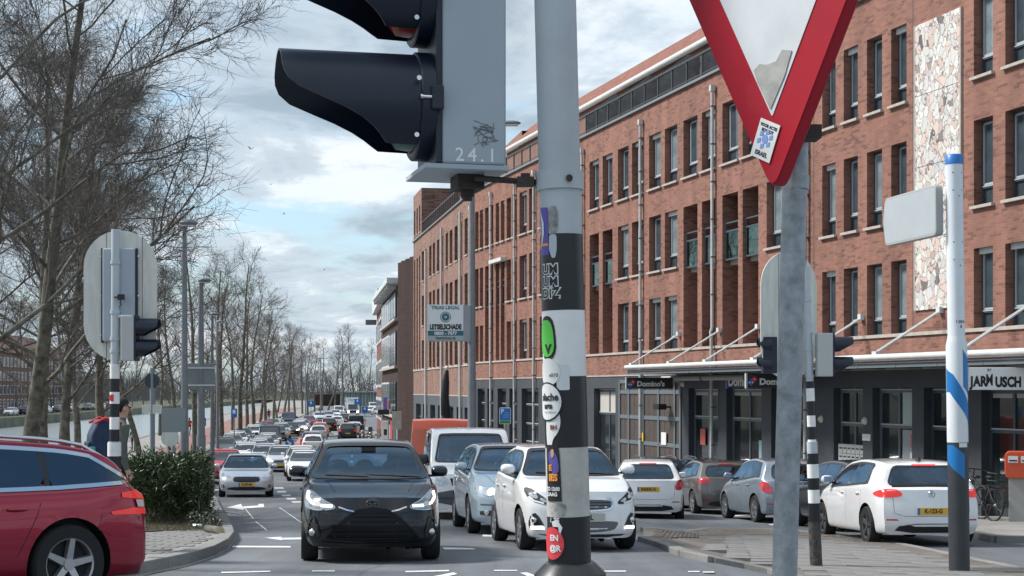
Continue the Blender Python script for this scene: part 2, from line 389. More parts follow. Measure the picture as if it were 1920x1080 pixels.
def tiles(parent, region, name, sx, sy, ang, dz, mtl, limit=300, bond=.5, seed=1, orig=(0, 0), gap=.006, extra='paving_stones'):
    rnd = random.Random(seed); t = M(); b = .003; a, c = sx/2-gap/2, sy/2-gap/2
    lo = [t.p((x, y, -.05)) for x, y in ((-a, -c), (a, -c), (a, c), (-a, c))]
    mi = [t.p((x, y, .007-b)) for x, y in ((-a, -c), (a, -c), (a, c), (-a, c))]
    hi = [t.p((x, y, .007)) for x, y in ((-a+b, -c+b), (a-b, -c+b), (a-b, c-b), (-a+b, c-b))]
    for A, B in ((lo, mi), (mi, hi)):
        for i in range(4): t.face((A[i], A[(i+1) % 4], B[(i+1) % 4], B[i]))
    t.face(hi)
    me = t.mesh(name, mtl); ca, sa = math.cos(ang), math.sin(ang); spots = []
    for i in range(-90, 90):
        for j in range(-90, 90):
            u = i*sx+(bond*sx if j % 2 else 0); v = j*sy
            x = orig[0]+u*ca-v*sa; y = orig[1]+u*sa+v*ca
            if all(inside((x+(du*ca-dv*sa)*.5, y+(du*sa+dv*ca)*.5), region) for du, dv in ((sx, sy), (-sx, sy), (sx, -sy), (-sx, -sy))): spots.append((y, x))
    spots.sort(); rest = M()
    for k, (y, x) in enumerate(spots):
        dzr = rnd.uniform(-.002, .003); rx, ry = rnd.uniform(-.007, .007), rnd.uniform(-.007, .007)
        if k < limit: link(name, me, parent, (x, y, gz(y, x)+dz+dzr), (-slope+rx, ry, ang))
        else:
            rest.m = Matrix.Translation((x, y, gz(y, x)+dz+dzr)) @ Matrix.Rotation(-slope, 4, 'X') @ Matrix.Rotation(ang, 4, 'Z'); o = len(rest.v)
            for q in t.v: rest.p(q)
            for f_ in t.f: rest.face([e+o for e in f_])
    if rest.v: tag(mk(extra, rest, mtl, parent), kind='stuff')
reg = P2([(1250, 1024), (1330, 1012), (1450, 1010), (1560, 1016), (1650, 1028), (1740, 1044), (1830, 1062), (1920, 1080)])+P2([(2000, 1110), (1560, 1122), (1500, 1088), (1450, 1075), (1400, 1064), (1340, 1052), (1290, 1040)])
tiles(island, reg, 'paving_slab', .60, .40, R(-8), .055, TILE, 300, seed=3, orig=(4, 17))
reg2 = P2([(1215, 998), (1330, 997), (1450, 999), (1560, 1008), (1650, 1021), (1640, 1026), (1555, 1014), (1450, 1008), (1330, 1010), (1245, 1020), (1215, 1012)])
tiles(island, reg2, 'clinker_brick', .21, .10, R(12), .055, CLINK, 0, seed=4, orig=(3, 22), extra='clinker_bricks')
def kerb(parent, line, w=.18, h=.125, piece=.9, name='kerb_stone', mtl=KERB):
    for (a, b), (c, d) in zip(line, line[1:]):
        L = math.hypot(c-a, d-b); n = max(1, round(L/piece)); dx, dy = (c-a)/L, (d-b)/L
        for i in range(n):
            p0 = Vector((a+(c-a)*i/n, b+(d-b)*i/n)); p1 = Vector((a+(c-a)*(i+1)/n, b+(d-b)*(i+1)/n)); e = Vector((dx, dy))*.006; nrm = Vector((-dy, dx))*w/2
            m = M(); q = [p0+e-nrm, p1-e-nrm, p1-e+nrm, p0+e+nrm]
            B = [m.p((v.x, v.y, gz(v.y, v.x)-.1)) for v in q]; T = [m.p((v.x, v.y, gz(v.y, v.x)+h)) for v in q]
            m.face(T)
            for k in range(4): m.face((B[k], B[(k+1) % 4], T[(k+1) % 4], T[k]))
            mk(name, m, mtl, parent, bev=.012)
kerb(island, P2(front[:7]), h=.072); kerb(island, P2(back[:8]), w=.14, h=.064)
# left island: slabs round the hedge, curved kerb
tipk = P2([(180, 1092), (240, 1079), (300, 1066), (345, 1056), (388, 1042), (415, 1027), (427, 1012), (424, 998), (416, 980), (406, 960), (398, 938)])
pav = bpy.data.objects['pavement']
kerb(pav, tipk, w=.2, h=.135)
gut = M(); gi = P2([(240, 1087), (300, 1073), (350, 1063), (398, 1047), (430, 1030), (441, 1012), (436, 1000)]); go = tipk[1:8]
for (a, b), (c, d), (e, f_), (h_, i_) in zip(gi, gi[1:], go, go[1:]): gut.poly([(a, b, gz(b)+.006), (c, d, gz(d)+.006), (h_, i_, gz(i_)+.006), (e, f_, gz(f_)+.006)])
struct('gutter', gut, PAVE)
regl = P2([(150, 1040), (240, 1014), (330, 1008), (395, 1006), (419, 1010), (408, 1024), (384, 1036), (340, 1050), (240, 1073), (150, 1090)])
tiles(pav, regl, 'paving_slab', .30, .30, R(4), .122, TILE, 300, seed=8, orig=(-4, 18))
soilm = M(); soilm.poly([(x, D, gz(D)+.137) for x, D in P2([(200, 985), (400, 985), (418, 1000), (410, 1006), (330, 1009), (240, 1015), (190, 1012)])]); struct('hedge_bed_soil', soilm, SOIL)
# pavement in front of the brick building
def facX(D): return 21.32-.2964*D if D < 79.4 else (-2.2-(D-79.4)*.1827 if D < 106 else -7.06-(D-106)*.166)
kl = [(60, 24.0), (10.5, 25.0), (8.3, 25.4), (8.8, 30), (8.5, 36), (5.9, 45), (2.9, 55), (-1.4, 68), (-5.6, 80), (-10.3, 106), (-21, 170), (-32, 240)]
KX = pw([(D, x) for x, D in kl[2:]])
sw = M(); SD = [25.4, 27, 30, 33, 36, 40, 45, 50, 55, 62, 68, 74, 80, 93, 106, 125, 140, 170, 200, 240]
def sz(x, D, o): return (x, D, gz(D, x)+o)
for D0, D1 in zip(SD, SD[1:]):
    sw.poly([sz(KX(D0), D0, .12), sz(facX(D0)+2, D0, .12), sz(facX(D1)+2, D1, .12), sz(KX(D1), D1, .12)]); sw.poly([sz(KX(D0), D0, .12), sz(KX(D1), D1, .12), sz(KX(D1), D1, -.1), sz(KX(D0), D0, -.1)])
sw.poly([sz(8.3, 25.4, .12), sz(10.5, 25.0, .12), sz(60, 24, .12), sz(60, 25.4, .12)])
for a, b in (((8.3, 25.4), (10.5, 25.0)), ((10.5, 25.0), (60, 24))): sw.poly([sz(*a, .12), sz(*b, .12), sz(*b, -.1), sz(*a, -.1)])
swo = struct('sidewalk', sw, PAVE)
kerb(swo, [(14, 24.9), (10.5, 25.0), (8.3, 25.4), (8.8, 30)], w=.16, h=.13)

# ------------------------------------------------------------------ road markings
marks = M()
def mark(pts, dz=.006):
    marks.poly([tuple(gpx(x, y)+Vector((0, 0, dz))) for x, y in pts])
mark([(425, 952), (452, 945), (454, 950), (486, 948), (483, 945.5), (494, 944.8), (495.5, 951), (456, 954), (457, 956.2)])
mark([(496, 1009), (528, 1007), (528, 1009), (575, 1008), (575, 1012), (528, 1012.5), (530, 1014)])
mark([(436, 1024), (545, 1024.5), (545, 1027.5), (436, 1027)])
for a, b in ((513, 914), (518, 921), (527, 928), (536, 934), (546, 940)): mark([(a, b), (a+17, b-.3), (a+20, b+2.6), (a+3, b+3)])
mark([(458, 953), (460, 953), (476, 973), (474, 973)]); mark([(478, 978), (480, 978), (501, 994), (499, 995)]); mark([(523, 952), (525, 952), (566, 980), (566, 982)])
mark([(396, 918), (410, 917.6), (411, 920), (396, 920.4)])
mark([(415, 1073), (507, 1071), (507, 1073.3), (415, 1075.5)]); mark([(585, 1070.5), (628, 1070.5), (628, 1072.5), (585, 1072.5)])
mark([(830, 1027), (886, 1028.5), (892, 1031), (833, 1031)]); mark([(760, 1071.5), (842, 1069.5), (842, 1072), (760, 1074)])
mark([(926, 1069.5), (970, 1069.5), (970, 1071.5), (926, 1071.5)]); mark([(1116, 1071), (1174, 1070.5), (1174, 1073), (1116, 1073)])
mark([(800, 1084), (850, 1074), (858, 1077), (815, 1088)]); mark([(975, 1075), (988, 1074), (1012, 1083), (998, 1085)])
mark([(1290, 1071.5), (1312, 1071.5), (1312, 1073.5), (1290, 1073.5)]); mark([(1318, 1072.5), (1339, 1072.5), (1339, 1074.5), (1318, 1074.5)])
mark([(905, 1003), (938, 1004), (938, 1007), (905, 1006.5)])
# parking bay ticks of the service road
mark([(1282, 974), (1345, 970), (1346, 972), (1284, 976)]); mark([(1316, 977.5), (1340, 979), (1338, 981), (1314, 979.5)]); mark([(1365, 983), (1388, 985), (1386, 987), (1363, 985)]); mark([(1412, 987), (1443, 990), (1440, 992), (1410, 989)]); mark([(1418, 986), (1450, 982.5), (1452, 984.5), (1420, 988)]); mark([(1378, 966), (1440, 962), (1441, 964), (1379, 968)])
for D in range(96, 300, 9):       # centre line far down the road
    x = -10.5-(D-96)*.105
    m0 = [(x, D), (x+.15, D), (x+.15-.3, D+3), (x-.3, D+3)]; marks.poly([(a, b, gz(b)+.006) for a, b in m0])
tag(mk('road_markings', marks, WHITE_LINE), kind='structure')
# raised red median strip on the far road
md = M(); md.poly([(x, D, gz(D)+.14) for x, D in [(-17.5, 118), (-16.3, 118), (-19.6, 146), (-21, 146)]])
for (a, b), (c, d) in zip([(-17.5, 118), (-16.3, 118), (-19.6, 146), (-21, 146)], [(-16.3, 118), (-19.6, 146), (-21, 146), (-17.5, 118)]): md.poly([(a, b, gz(b)+.14), (c, d, gz(d)+.14), (c, d, gz(d)-.1), (a, b, gz(b)-.1)])
struct('median_strip', md, mat('median_red', (.42, .17, .14), .85, var=.2, vs_=2))
# ------------------------------------------------------------------ brick
def brick_mat(name, c1, c2, mortar, dark=.45, bw=.225, rh=.068, patch=.5):
    m = mat(name, c1, .88); nt = m.node_tree; N = nt.nodes; Lk = nt.links; b = N['Principled BSDF']
    tc = N.new('ShaderNodeTexCoord'); sp = N.new('ShaderNodeSeparateXYZ'); Lk.new(tc.outputs['Object'], sp.inputs[0])
    ad = N.new('ShaderNodeMath'); ad.operation = 'ADD'; Lk.new(sp.outputs[0], ad.inputs[0]); Lk.new(sp.outputs[1], ad.inputs[1])
    cb = N.new('ShaderNodeCombineXYZ'); Lk.new(ad.outputs[0], cb.inputs[0]); Lk.new(sp.outputs[2], cb.inputs[1])
    bt = N.new('ShaderNodeTexBrick'); bt.inputs['Scale'].default_value = 1; bt.inputs['Brick Width'].default_value = bw; bt.inputs['Row Height'].default_value = rh
    bt.inputs['Mortar Size'].default_value = .006; bt.inputs['Bias'].default_value = .1; bt.inputs['Mortar Smooth'].default_value = .3
    bt.inputs['Color1'].default_value = (*c1, 1); bt.inputs['Color2'].default_value = (*c2, 1); bt.inputs['Mortar'].default_value = (*mortar, 1)
    Lk.new(cb.outputs[0], bt.inputs['Vector'])
    # single dark bricks gathered in patches, and weather streaks
    wn = N.new('ShaderNodeTexBrick'); wn.inputs['Scale'].default_value = 1; wn.inputs['Brick Width'].default_value = bw; wn.inputs['Row Height'].default_value = rh; wn.inputs['Mortar Size'].default_value = 0
    wn.inputs['Color1'].default_value = (0, 0, 0, 1); wn.inputs['Color2'].default_value = (1, 1, 1, 1); Lk.new(cb.outputs[0], wn.inputs['Vector'])
    n = N.new('ShaderNodeTexNoise'); n.inputs['Scale'].default_value = .8; n.inputs['Detail'].default_value = 7; n.inputs['Roughness'].default_value = .7; Lk.new(cb.outputs[0], n.inputs['Vector'])
    mu = N.new('ShaderNodeMath'); mu.operation = 'MULTIPLY'; Lk.new(wn.outputs[0], mu.inputs[0]); Lk.new(n.outputs[0], mu.inputs[1])
    r = N.new('ShaderNodeValToRGB'); r.color_ramp.elements[0].position = .38; r.color_ramp.elements[1].position = .5
    r.color_ramp.elements[0].color = (1, 1, 1, 1); r.color_ramp.elements[1].color = (dark, dark*1.02, dark*1.06, 1); Lk.new(mu.outputs[0], r.inputs[0])
    m1 = N.new('ShaderNodeMix'); m1.data_type = 'RGBA'; m1.blend_type = 'MULTIPLY'; m1.inputs[0].default_value = patch+.4; Lk.new(bt.outputs[0], m1.inputs[6]); Lk.new(r.outputs[0], m1.inputs[7])
    mp = N.new('ShaderNodeMapping'); mp.inputs['Scale'].default_value = (1.3, .12, 1); Lk.new(cb.outputs[0], mp.inputs[0])
    n2 = N.new('ShaderNodeTexNoise'); n2.inputs['Scale'].default_value = 1.2; n2.inputs['Detail'].default_value = 5; Lk.new(mp.outputs[0], n2.inputs['Vector'])
    r2 = N.new('ShaderNodeValToRGB'); r2.color_ramp.elements[0].position = .3; r2.color_ramp.elements[1].position = .7; r2.color_ramp.elements[0].color = (.72, .71, .7, 1); r2.color_ramp.elements[1].color = (1.12, 1.1, 1.08, 1); Lk.new(n2.outputs[0], r2.inputs[0])
    m2 = N.new('ShaderNodeMix'); m2.data_type = 'RGBA'; m2.blend_type = 'MULTIPLY'; m2.inputs[0].default_value = 1; Lk.new(m1.outputs[2], m2.inputs[6]); Lk.new(r2.outputs[0], m2.inputs[7])
    Lk.new(m2.outputs[2], b.inputs['Base Color'])
    bp = N.new('ShaderNodeBump'); bp.inputs['Strength'].default_value = .5; bp.inputs['Distance'].default_value = .01; bp.invert = True; Lk.new(bt.outputs['Fac'], bp.inputs['Height']); Lk.new(bp.outputs[0], b.inputs['Normal'])
    return m
BRICK = brick_mat('red_brick', (.325, .148, .105), (.245, .108, .08), (.24, .185, .155), .55, patch=.25)
BRICK_B = brick_mat('pale_red_brick', (.31, .17, .13), (.23, .125, .095), (.28, .23, .20), .5)
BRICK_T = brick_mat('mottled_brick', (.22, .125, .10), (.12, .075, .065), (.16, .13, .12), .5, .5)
BRICK_C = brick_mat('dark_brown_brick', (.052, .023, .018), (.034, .016, .014), (.038, .027, .024), .7)
STONE = mat('sill_stone', (.42, .38, .34), .8, var=.15, vs_=3)
SLATE = mat('slate_frame', (.055, .075, .095), .45)
DARKW = mat('dark_cladding', (.05, .057, .067), .6, var=.15, vs_=1.5)
GREYF = mat('grey_steel_frame', (.13, .15, .165), .5)
WFRAME = mat('white_frame', (.62, .63, .63), .5, var=.08)
PIPE = mat('pipe_grey_white', (.50, .51, .50), .5, var=.12, vs_=2.5)
PANE = mat('window_pane', (.05, .07, .085), .05, spec=.7, var=.5, vs_=.6)
PANE2 = mat('window_pane_curtain', (.20, .25, .27), .06, spec=.7, var=.35, vs_=1.2)
PANE_D = mat('shop_pane', (.022, .028, .032), .04, spec=.8, var=.5, vs_=.8)
GLASSG = glass('balcony_glass', (.36, .66, .56), .08, (.75, 1, .92))
BROWNP = mat('brown_panel', (.075, .058, .05), .55, var=.2, vs_=3)
CANOPY = mat('canopy_white', (.60, .62, .61), .45, var=.1)
BLACKM = mat('black_matt', (.012, .013, .015), .5)
INTER = mat('room_dark', (.03, .03, .032), .9)

def wall_grid(m, x0, x1, z0, z1, ops, depth, y=0.0):
    xs = sorted({x0, x1, *[o[0] for o in ops], *[o[1] for o in ops]}); zs = sorted({z0, z1, *[o[2] for o in ops], *[o[3] for o in ops]})
    xs = [a for a in xs if x0 <= a <= x1]; zs = [a for a in zs if z0 <= a <= z1]
    for a, b in zip(xs, xs[1:]):
        run = None
        for c, d in zip(zs, zs[1:]):
            cx, cz = (a+b)/2, (c+d)/2
            hole = any(o[0] < cx < o[1] and o[2] < cz < o[3] for o in ops)
            if not hole: m.poly([(a, y, c), (b, y, c), (b, y, d), (a, y, d)])
    for a, b, c, d in [o[:4] for o in ops]:
        e = y+depth
        m.poly([(a, y, c), (a, e, c), (a, e, d), (a, y, d)]); m.poly([(b, y, c), (b, e, c), (b, e, d), (b, y, d)])
        m.poly([(a, y, d), (b, y, d), (b, e, d), (a, e, d)]); m.poly([(a, y, c), (b, y, c), (b, e, c), (a, e, c)])
_wm = {}
def win_meshes():
    f = M(); w, h, d = .78, 2.0, .07       # outer frame, transom, inner light sash
    for x in (-w/2+.03, w/2-.03): f.box((x, 0, h/2), (.06, d, h))
    f.box((0, 0, .03), (w-.12, d, .06)); f.box((0, 0, h-.03), (w-.12, d, .06)); f.box((0, 0, .44), (w-.12, d+.03, .07))
    s = M()
    for x in (-w/2+.085, w/2-.085): s.box((x, -.012, 1.2), (.04, .05, 1.42))
    s.box((0, -.012, .505), (w-.2, .05, .045)); s.box((0, -.012, 1.91), (w-.2, .05, .045)); s.box((0, -.05, .455), (w-.13, .03, .03))
    p1 = M(); p1.bx(-w/2+.105, w/2-.105, -.004, .004, .53, 1.89); p2 = M(); p2.bx(-w/2+.06, w/2-.06, -.004, .004, .06, .405)
    si = M(); si.bx(-w/2-.06, w/2+.06, -.34, -.01, -.07, 0.0)
    sh = M(); sh.bx(-w/2+.02, w/2-.02, -.12, -.03, 1.86, 2.0)
    _wm.update(frame=f.mesh('window', SLATE), sash=s.mesh('sash', mat('sash_grey', (.40, .43, .45), .5)), p1=p1.mesh('pane', PANE), p1c=p1.mesh('pane', PANE2), p2=p2.mesh('pane', PANE), sill=si.mesh('sill', STONE), shut=sh.mesh('shutter_box', CANOPY))
win_meshes()
rw_ = random.Random(5)
def window(parent, xa, xb, za, zb, depth, sill=True, shutter=False, y=0.0):
    sx = (xb-xa)/.78; sz = (zb-za)/2.0
    w = link('window', _wm['frame'], parent, ((xa+xb)/2, y+depth, za), None, (sx, 1, sz))
    link('sash', _wm['sash'], w); link('pane', _wm['p1c'] if rw_.random() < .45 else _wm['p1'], w); link('pane', _wm['p2'], w)
    if sill: link('sill', _wm['sill'], w)
    if shutter: link('shutter_box', _wm['shut'], w)
    return w
def fx(x): return -1.043*59126/(x-138)          # photo column on the main facade -> place along the wall
def frame_mx(o, xdir):
    xd = Vector((xdir[0], xdir[1], 0)).normalized(); yd = Vector((-xd.y, xd.x, 0))
    return Matrix(((xd.x, yd.x, 0, o[0]), (xd.y, yd.y, 0, o[1]), (0, 0, 1, o[2]), (0, 0, 0, 1)))
# ------------------------------------------------------------------ main brick building
bA = empty('brick_apartment_building', (0, 0, 0), label='long red brick apartment block with dark shop fronts and white drainpipes', cat='building')
bA.matrix_world = frame_mx((21.32, 0, CZ), (.2842, -.9588))
F1, F2, F3 = (1.42, 3.33), (4.33, 6.36), (7.38, 9.38)
PAR, STR, BAND = 10.5, 1.36, .53
cols = [(890.8, 897.3), (899.7, 905.8), (909.4, 916), (918.5, 925), (929.4, 936), (939, 946), (950, 958), (960.7, 968), (974, 987.6), (992, 1003.5),
        (1012, 1024), (1029, 1042), (1050, 1064), (1070, 1085), (1105.5, 1123), (1130, 1148.5), (1158.5, 1178.5), (1185, 1205.5), (1217, 1239), (1246.5, 1270), (1281.5, 1308), (1316, 1341),
        (1354.5, 1384), (1392.5, 1422), (1437.5, 1466), (1477, 1506), (1541.7, 1567), (1582, 1608.5), (1625.6, 1654), (1671, 1700), (1826, 1862), (1885, 1924), (1960, 2006), (2040, 2090)]
BALC = {2, 3, 4, 5, 14, 15, 20, 21, 22, 23}
xL, xR = fx(883), -27.0
ops = []; balc = []
for i, (a, b) in enumerate(cols):
    xa, xb = fx(a), fx(b)
    ops.append((xa, xb, *F3))
    if i in BALC: ops.append((xa, xb, F1[0], F2[1])); balc.append((xa, xb))
    else: ops += [(xa, xb, *F2), (xa, xb, *F1)]
wall = M(); wall_grid(wall, xL, xR, STR+.09, PAR, ops, .28)
wall_o = mk('wall', wall, BRICK, bA)
bd = M(); bd.poly([(xL, 0, BAND), (xR, 0, BAND), (xR, 0, STR), (xL, 0, STR)]); mk('brick_band', bd, BRICK, bA)
sc_ = M(); sc_.bx(xL, xR, -.05, .3, STR, STR+.085); mk('string_course', sc_, STONE, bA)
lp = M(); lp.bx(xL, xR, -.03, .05, BAND-.02, BAND+.03); mk('stone_strip', lp, STONE, bA)
cp = M(); cp.bx(xL, xR, -.1, .35, PAR, PAR+.09); mk('coping', cp, mat('zinc_coping', (.22, .24, .25), .5, .3), bA)
# joints in the brick
for a in (1092, 1526, 1712): jm = M(); jm.bx(fx(a)-.012, fx(a)+.012, -.004, .01, STR+.1, PAR-.01); mk('expansion_joint', jm, DARKW, bA)
for o in ops:
    if abs(o[3]-o[2]) > 3: continue
    window(bA, *o, .25, sill=o[2] > 2, shutter=rw_.random() < .4)
# two-storey recesses with french balconies
gl = M(); gl.bx(-.5, .5, -.008, .008, 0, .86); rail_m = M(); rail_m.bx(-.5, .5, -.03, .03, .86, .92); rail_m.bx(-.5, .5, -.025, .025, 1.14, 1.19); rail_m.bx(-.5, .5, -.03, .03, -.06, 0)
for x in (-.47, .47): rail_m.bx(x-.025, x+.025, -.02, .02, 0, 1.14)
glm, rlm = gl.mesh('glass_panel', GLASSG), rail_m.mesh('balcony_railing', SLATE)
for xa, xb in balc:
    c = (xa+xb)/2; w = xb-xa
    bk = M(); bk.poly([(xa, .95, F1[0]), (xb, .95, F1[0]), (xb, .95, F2[1]), (xa, .95, F2[1])]); 
    for x in (xa, xb): bk.poly([(x, .28, F1[0]), (x, .95, F1[0]), (x, .95, F2[1]), (x, .28, F2[1])])
    for z in (F1[0], F2[1]): bk.poly([(xa, .28, z), (xb, .28, z), (xb, .95, z), (xa, .95, z)])
    mk('recess_wall', bk, BRICK, bA)
    fl = M(); fl.bx(xa, xb, .28, .95, F2[0]-.25, F2[0]-.08); mk('balcony_floor', fl, STONE, bA)
    rl = link('balcony_railing', rlm, bA, (c, .12, F2[0]-.05), None, (w-.02, 1, 1)); link('glass_panel', glm, rl)
    for z0, z1 in ((F1[0], F1[0]+2.1), (F2[0]-.05, F2[0]+1.95)):
        d = M()
        for x in (xa+.06, xb-.06, c): d.bx(x-.035, x+.035, .86, .93, z0, z1)
        d.bx(xa, xb, .86, .93, z1-.07, z1); d.bx(xa, xb, .86, .93, z0, z0+.08)
        do = mk('balcony_door', d, SLATE, bA); p = M(); p.bx(xa+.06, xb-.06, .90, .91, z0+.05, z1-.05); mk('pane', p, PANE2 if rw_.random() < .4 else PANE, do)
# awning box over one balcony pair
aw = M(); aw.bx(fx(926), fx(949), -.28, .02, F2[1]-.02, F2[1]+.16); mk('awning_box', aw, CANOPY, bA)
# drainpipes
for a, top in ((885, PAR-.8), (923.5, 9.95), (968, 9.95), (1004.5, 10.0), (1095.5, 9.95), (1205.5, 10.0), (1341, 10.0), (1516, 10.0), (2030, 10.0)):
    x = fx(a); m = M(); bot = {1205.5: -2.9, 1341: -2.8}.get(a, -4.0)
    if a == 1341: m.tube([(x, -.11, top), (x, -.11, 2.05), (x, -.16, 1.9), (x, -.14, 1.7), (x, -.14, -2.8)], .055, 10)
    else: m.cyl((x, -.11, top), (x, -.11, bot), .055, n=10)
    m.box((x, -.11, top), (.16, .16, .2))
    po = mk('drainpipe', m, PIPE, bA, 40)
    k = M(); z = top-.6
    while z > bot+.4: k.bx(x-.075, x+.075, -.17, .01, z-.02, z+.02); z -= 1.25
    mk('pipe_clamp', k, mat('pipe_clamp', (.10, .10, .11), .5), po)
# ground floor: dark cladding with shop openings
gops = [(895.5, 909), (913.7, 924.6), (933, 949.4), (955, 968), (978, 1009.5), (1030, 1062), (1113.6, 1154), (1291, 1346), (1362, 1428), (1446, 1508), (1563, 1618), (1636, 1710), (1732, 1776), (1840, 1935), (1960, 2060)]
gw = M(); GT = .04; GB = -4.6
wall_grid(gw, xL, fx(1161), GB, BAND-.02, [(fx(a), fx(b), GB+.01, GT) for a, b in gops if b < 1161], .3)
wall_grid(gw, fx(1278), xR, GB, BAND-.02, [(fx(a), fx(b), GB+.01, GT) for a, b in gops if a > 1280], .3)
gw.poly([(fx(1161), 0, .3), (fx(1278), 0, .3), (fx(1278), 0, BAND-.02), (fx(1161), 0, BAND-.02)])
mk('ground_floor_wall', gw, DARKW, bA)
bg_ = M(); bg_.poly([(xL, .9, GB), (xR, .9, GB), (xR, .9, BAND), (xL, .9, BAND)]); mk('room_back', bg_, INTER, bA)
for a, b in gops:
    xa, xb = fx(a), fx(b); f = M(); n = 2 if xb-xa > 1.2 else 1; w = xb-xa
    for k in range(n+1): f.bx(xa+(w-.08)*k/n, xa+.08+(w-.08)*k/n, .22, .3, GB, GT)
    bars = (GT-.1, -.98) if a > 1100 else (GT-.12, -.75, -1.65, -2.5)
    for z in bars: f.bx(xa+.08, xb-.08, .225, .295, z-.04, z+.04)
    fo = mk('shop_window' if a not in (1362, 1636) else 'shop_door', f, GREYF if a < 1700 and a > 1280 else SLATE, bA)
    li = M()
    for z in bars: li.bx(xa+.1, xb-.1, .20, .225, z+.04, z+.075)
    mk('window_ledge', li, mat('pale_ledge', (.42, .44, .44), .5), fo)
    for k in range(n):
        p = M(); p.bx(xa+.08+(w-.08)*k/n, xa+(w-.08)*(k+1)/n, .255, .265, GB, GT-.06); mk('pane', p, PANE_D, fo)
        if a in (1291, 1362, 1840, 1113.6, 1446):          # roller blinds, posters behind the glass
            s_ = M(); s_.bx(xa+.12+(w-.08)*k/n, xa-.04+(w-.08)*(k+1)/n, .235, .25, GT-.24 if a != 1113.6 else -.92, GT-.1); mk('roller_blind', s_, mat('blind_cream', (.46, .45, .41), .8), fo)
def onwall(name, xa, xb, z0, z1, y0, y1, mtl, parent=bA): m = M(); m.bx(xa, xb, y0, y1, z0, z1); return mk(name, m, mtl, parent)
# Domino's: brown panelled wall in a grey steel grid
pg = M(); xa, xb = fx(1163), fx(1277)
pxs = [xa+(xb-xa)*k/12 for k in range(13)]; pzs = [-3.9, -2.95, -2.0, -1.05, -.1, .3]
for i in range(12):
    for j in range(5): onwall('panel', pxs[i]+.012, pxs[i+1]-.012, pzs[j]+.01, pzs[j+1]-.01, .0, .05, BROWNP)
st = M()
for k in (0, 2, 5, 8, 11, 12): st.bx(pxs[k]-.06, pxs[k]+.06, -.05, .04, -4.2, .3)
for z in pzs[1:]: st.bx(xa, xb, -.035, .03, z-.07, z+.07)
mk('steel_grid', st, mat('steel_blue_grey', (.13, .155, .175), .5), bA)
pb = M(); pb.poly([(xa, .06, -4.2), (xb, .06, -4.2), (xb, .06, .3), (xa, .06, .3)]); mk('panel_backing', pb, INTER, bA)
onwall('warning_notice', fx(1201), fx(1209), -1.95, -1.62, -.07, -.045, mat('notice_yellow', (.75, .48, .06), .6))
onwall('paper_notice', fx(1243), fx(1252), -2.0, -1.55, -.07, -.045, mat('paper_white', (.70, .70, .68), .7))
cmx = M(); cmx.bx(fx(1251), fx(1262), -.55, -.25, -.72, -.52); cmx.bx(fx(1256), fx(1258), -.3, 0, -.66, -.6); mk('security_camera', cmx, BLACKM, bA)
for i, a in enumerate((1281, 1540, 1622)):
    m = M(); m.lathe([(0, .09), (.06, .08), (.1, .03), (.11, 0)], 14, Matrix.Translation((fx(a), 0, .18 if a == 1281 else -.85)) @ Matrix.Rotation(R(90), 4, 'X')); mk('wall_lamp', m, mat('lamp_pale', (.62, .58, .48), .5), bA, 60)
# post boxes under the entrance window
mbx = M(); mbx.bx(fx(1566), fx(1617), .10, .2, -2.75, -1.52); mb = mk('letterbox_panel', mbx, mat('letterbox_grey', (.42, .43, .43), .45), bA)
x0, x1 = fx(1568), fx(1615)
for i in range(6):
    for j in range(5):
        a = x0+(x1-x0)*i/6; z = -2.72+.235*j; m = M(); m.bx(a+.015, a+(x1-x0)/6-.015, .075, .1, z+.015, z+.22); d = mk('letterbox', m, MT['letterbox_grey'], bA)
        s_ = M(); s_.bx(a+.05, a+(x1-x0)/6-.05, .068, .076, z+.13, z+.17); mk('slot', s_, BLACKM, d)
onwall('house_number_plate', fx(1618.5), fx(1633), -1.38, -1.2, -.03, 0, MT['paper_white'])
onwall('door_panel', fx(1681), fx(1709), -3.4, -1.05, .18, .2, mat('door_grey', (.30, .33, .35), .5)); onwall('frosted_pane', fx(1680), fx(1709), -.9, -.08, .2, .22, mat('frosted', (.38, .46, .44), .4))
onwall('door_notice', fx(1697), fx(1706), -1.5, -1.15, .16, .178, mat('notice_red', (.55, .12, .10), .6)); onwall('door_notice', fx(1696), fx(1707), -2.15, -1.62, .16, .178, MT['paper_white'])
onwall('window_sticker', fx(1608), fx(1616), -1.4, -1.22, .2, .222, MT['notice_red'])
onwall('poster', fx(1412), fx(1426), -2.9, -1.6, .2, .222, mat('poster_teal', (.25, .42, .45), .6)); onwall('poster', fx(1336), fx(1345), -1.95, -1.5, .2, .222, MT['notice_red']); onwall('poster', fx(1303), fx(1312), -1.9, -1.35, .2, .222, MT['notice_red'])
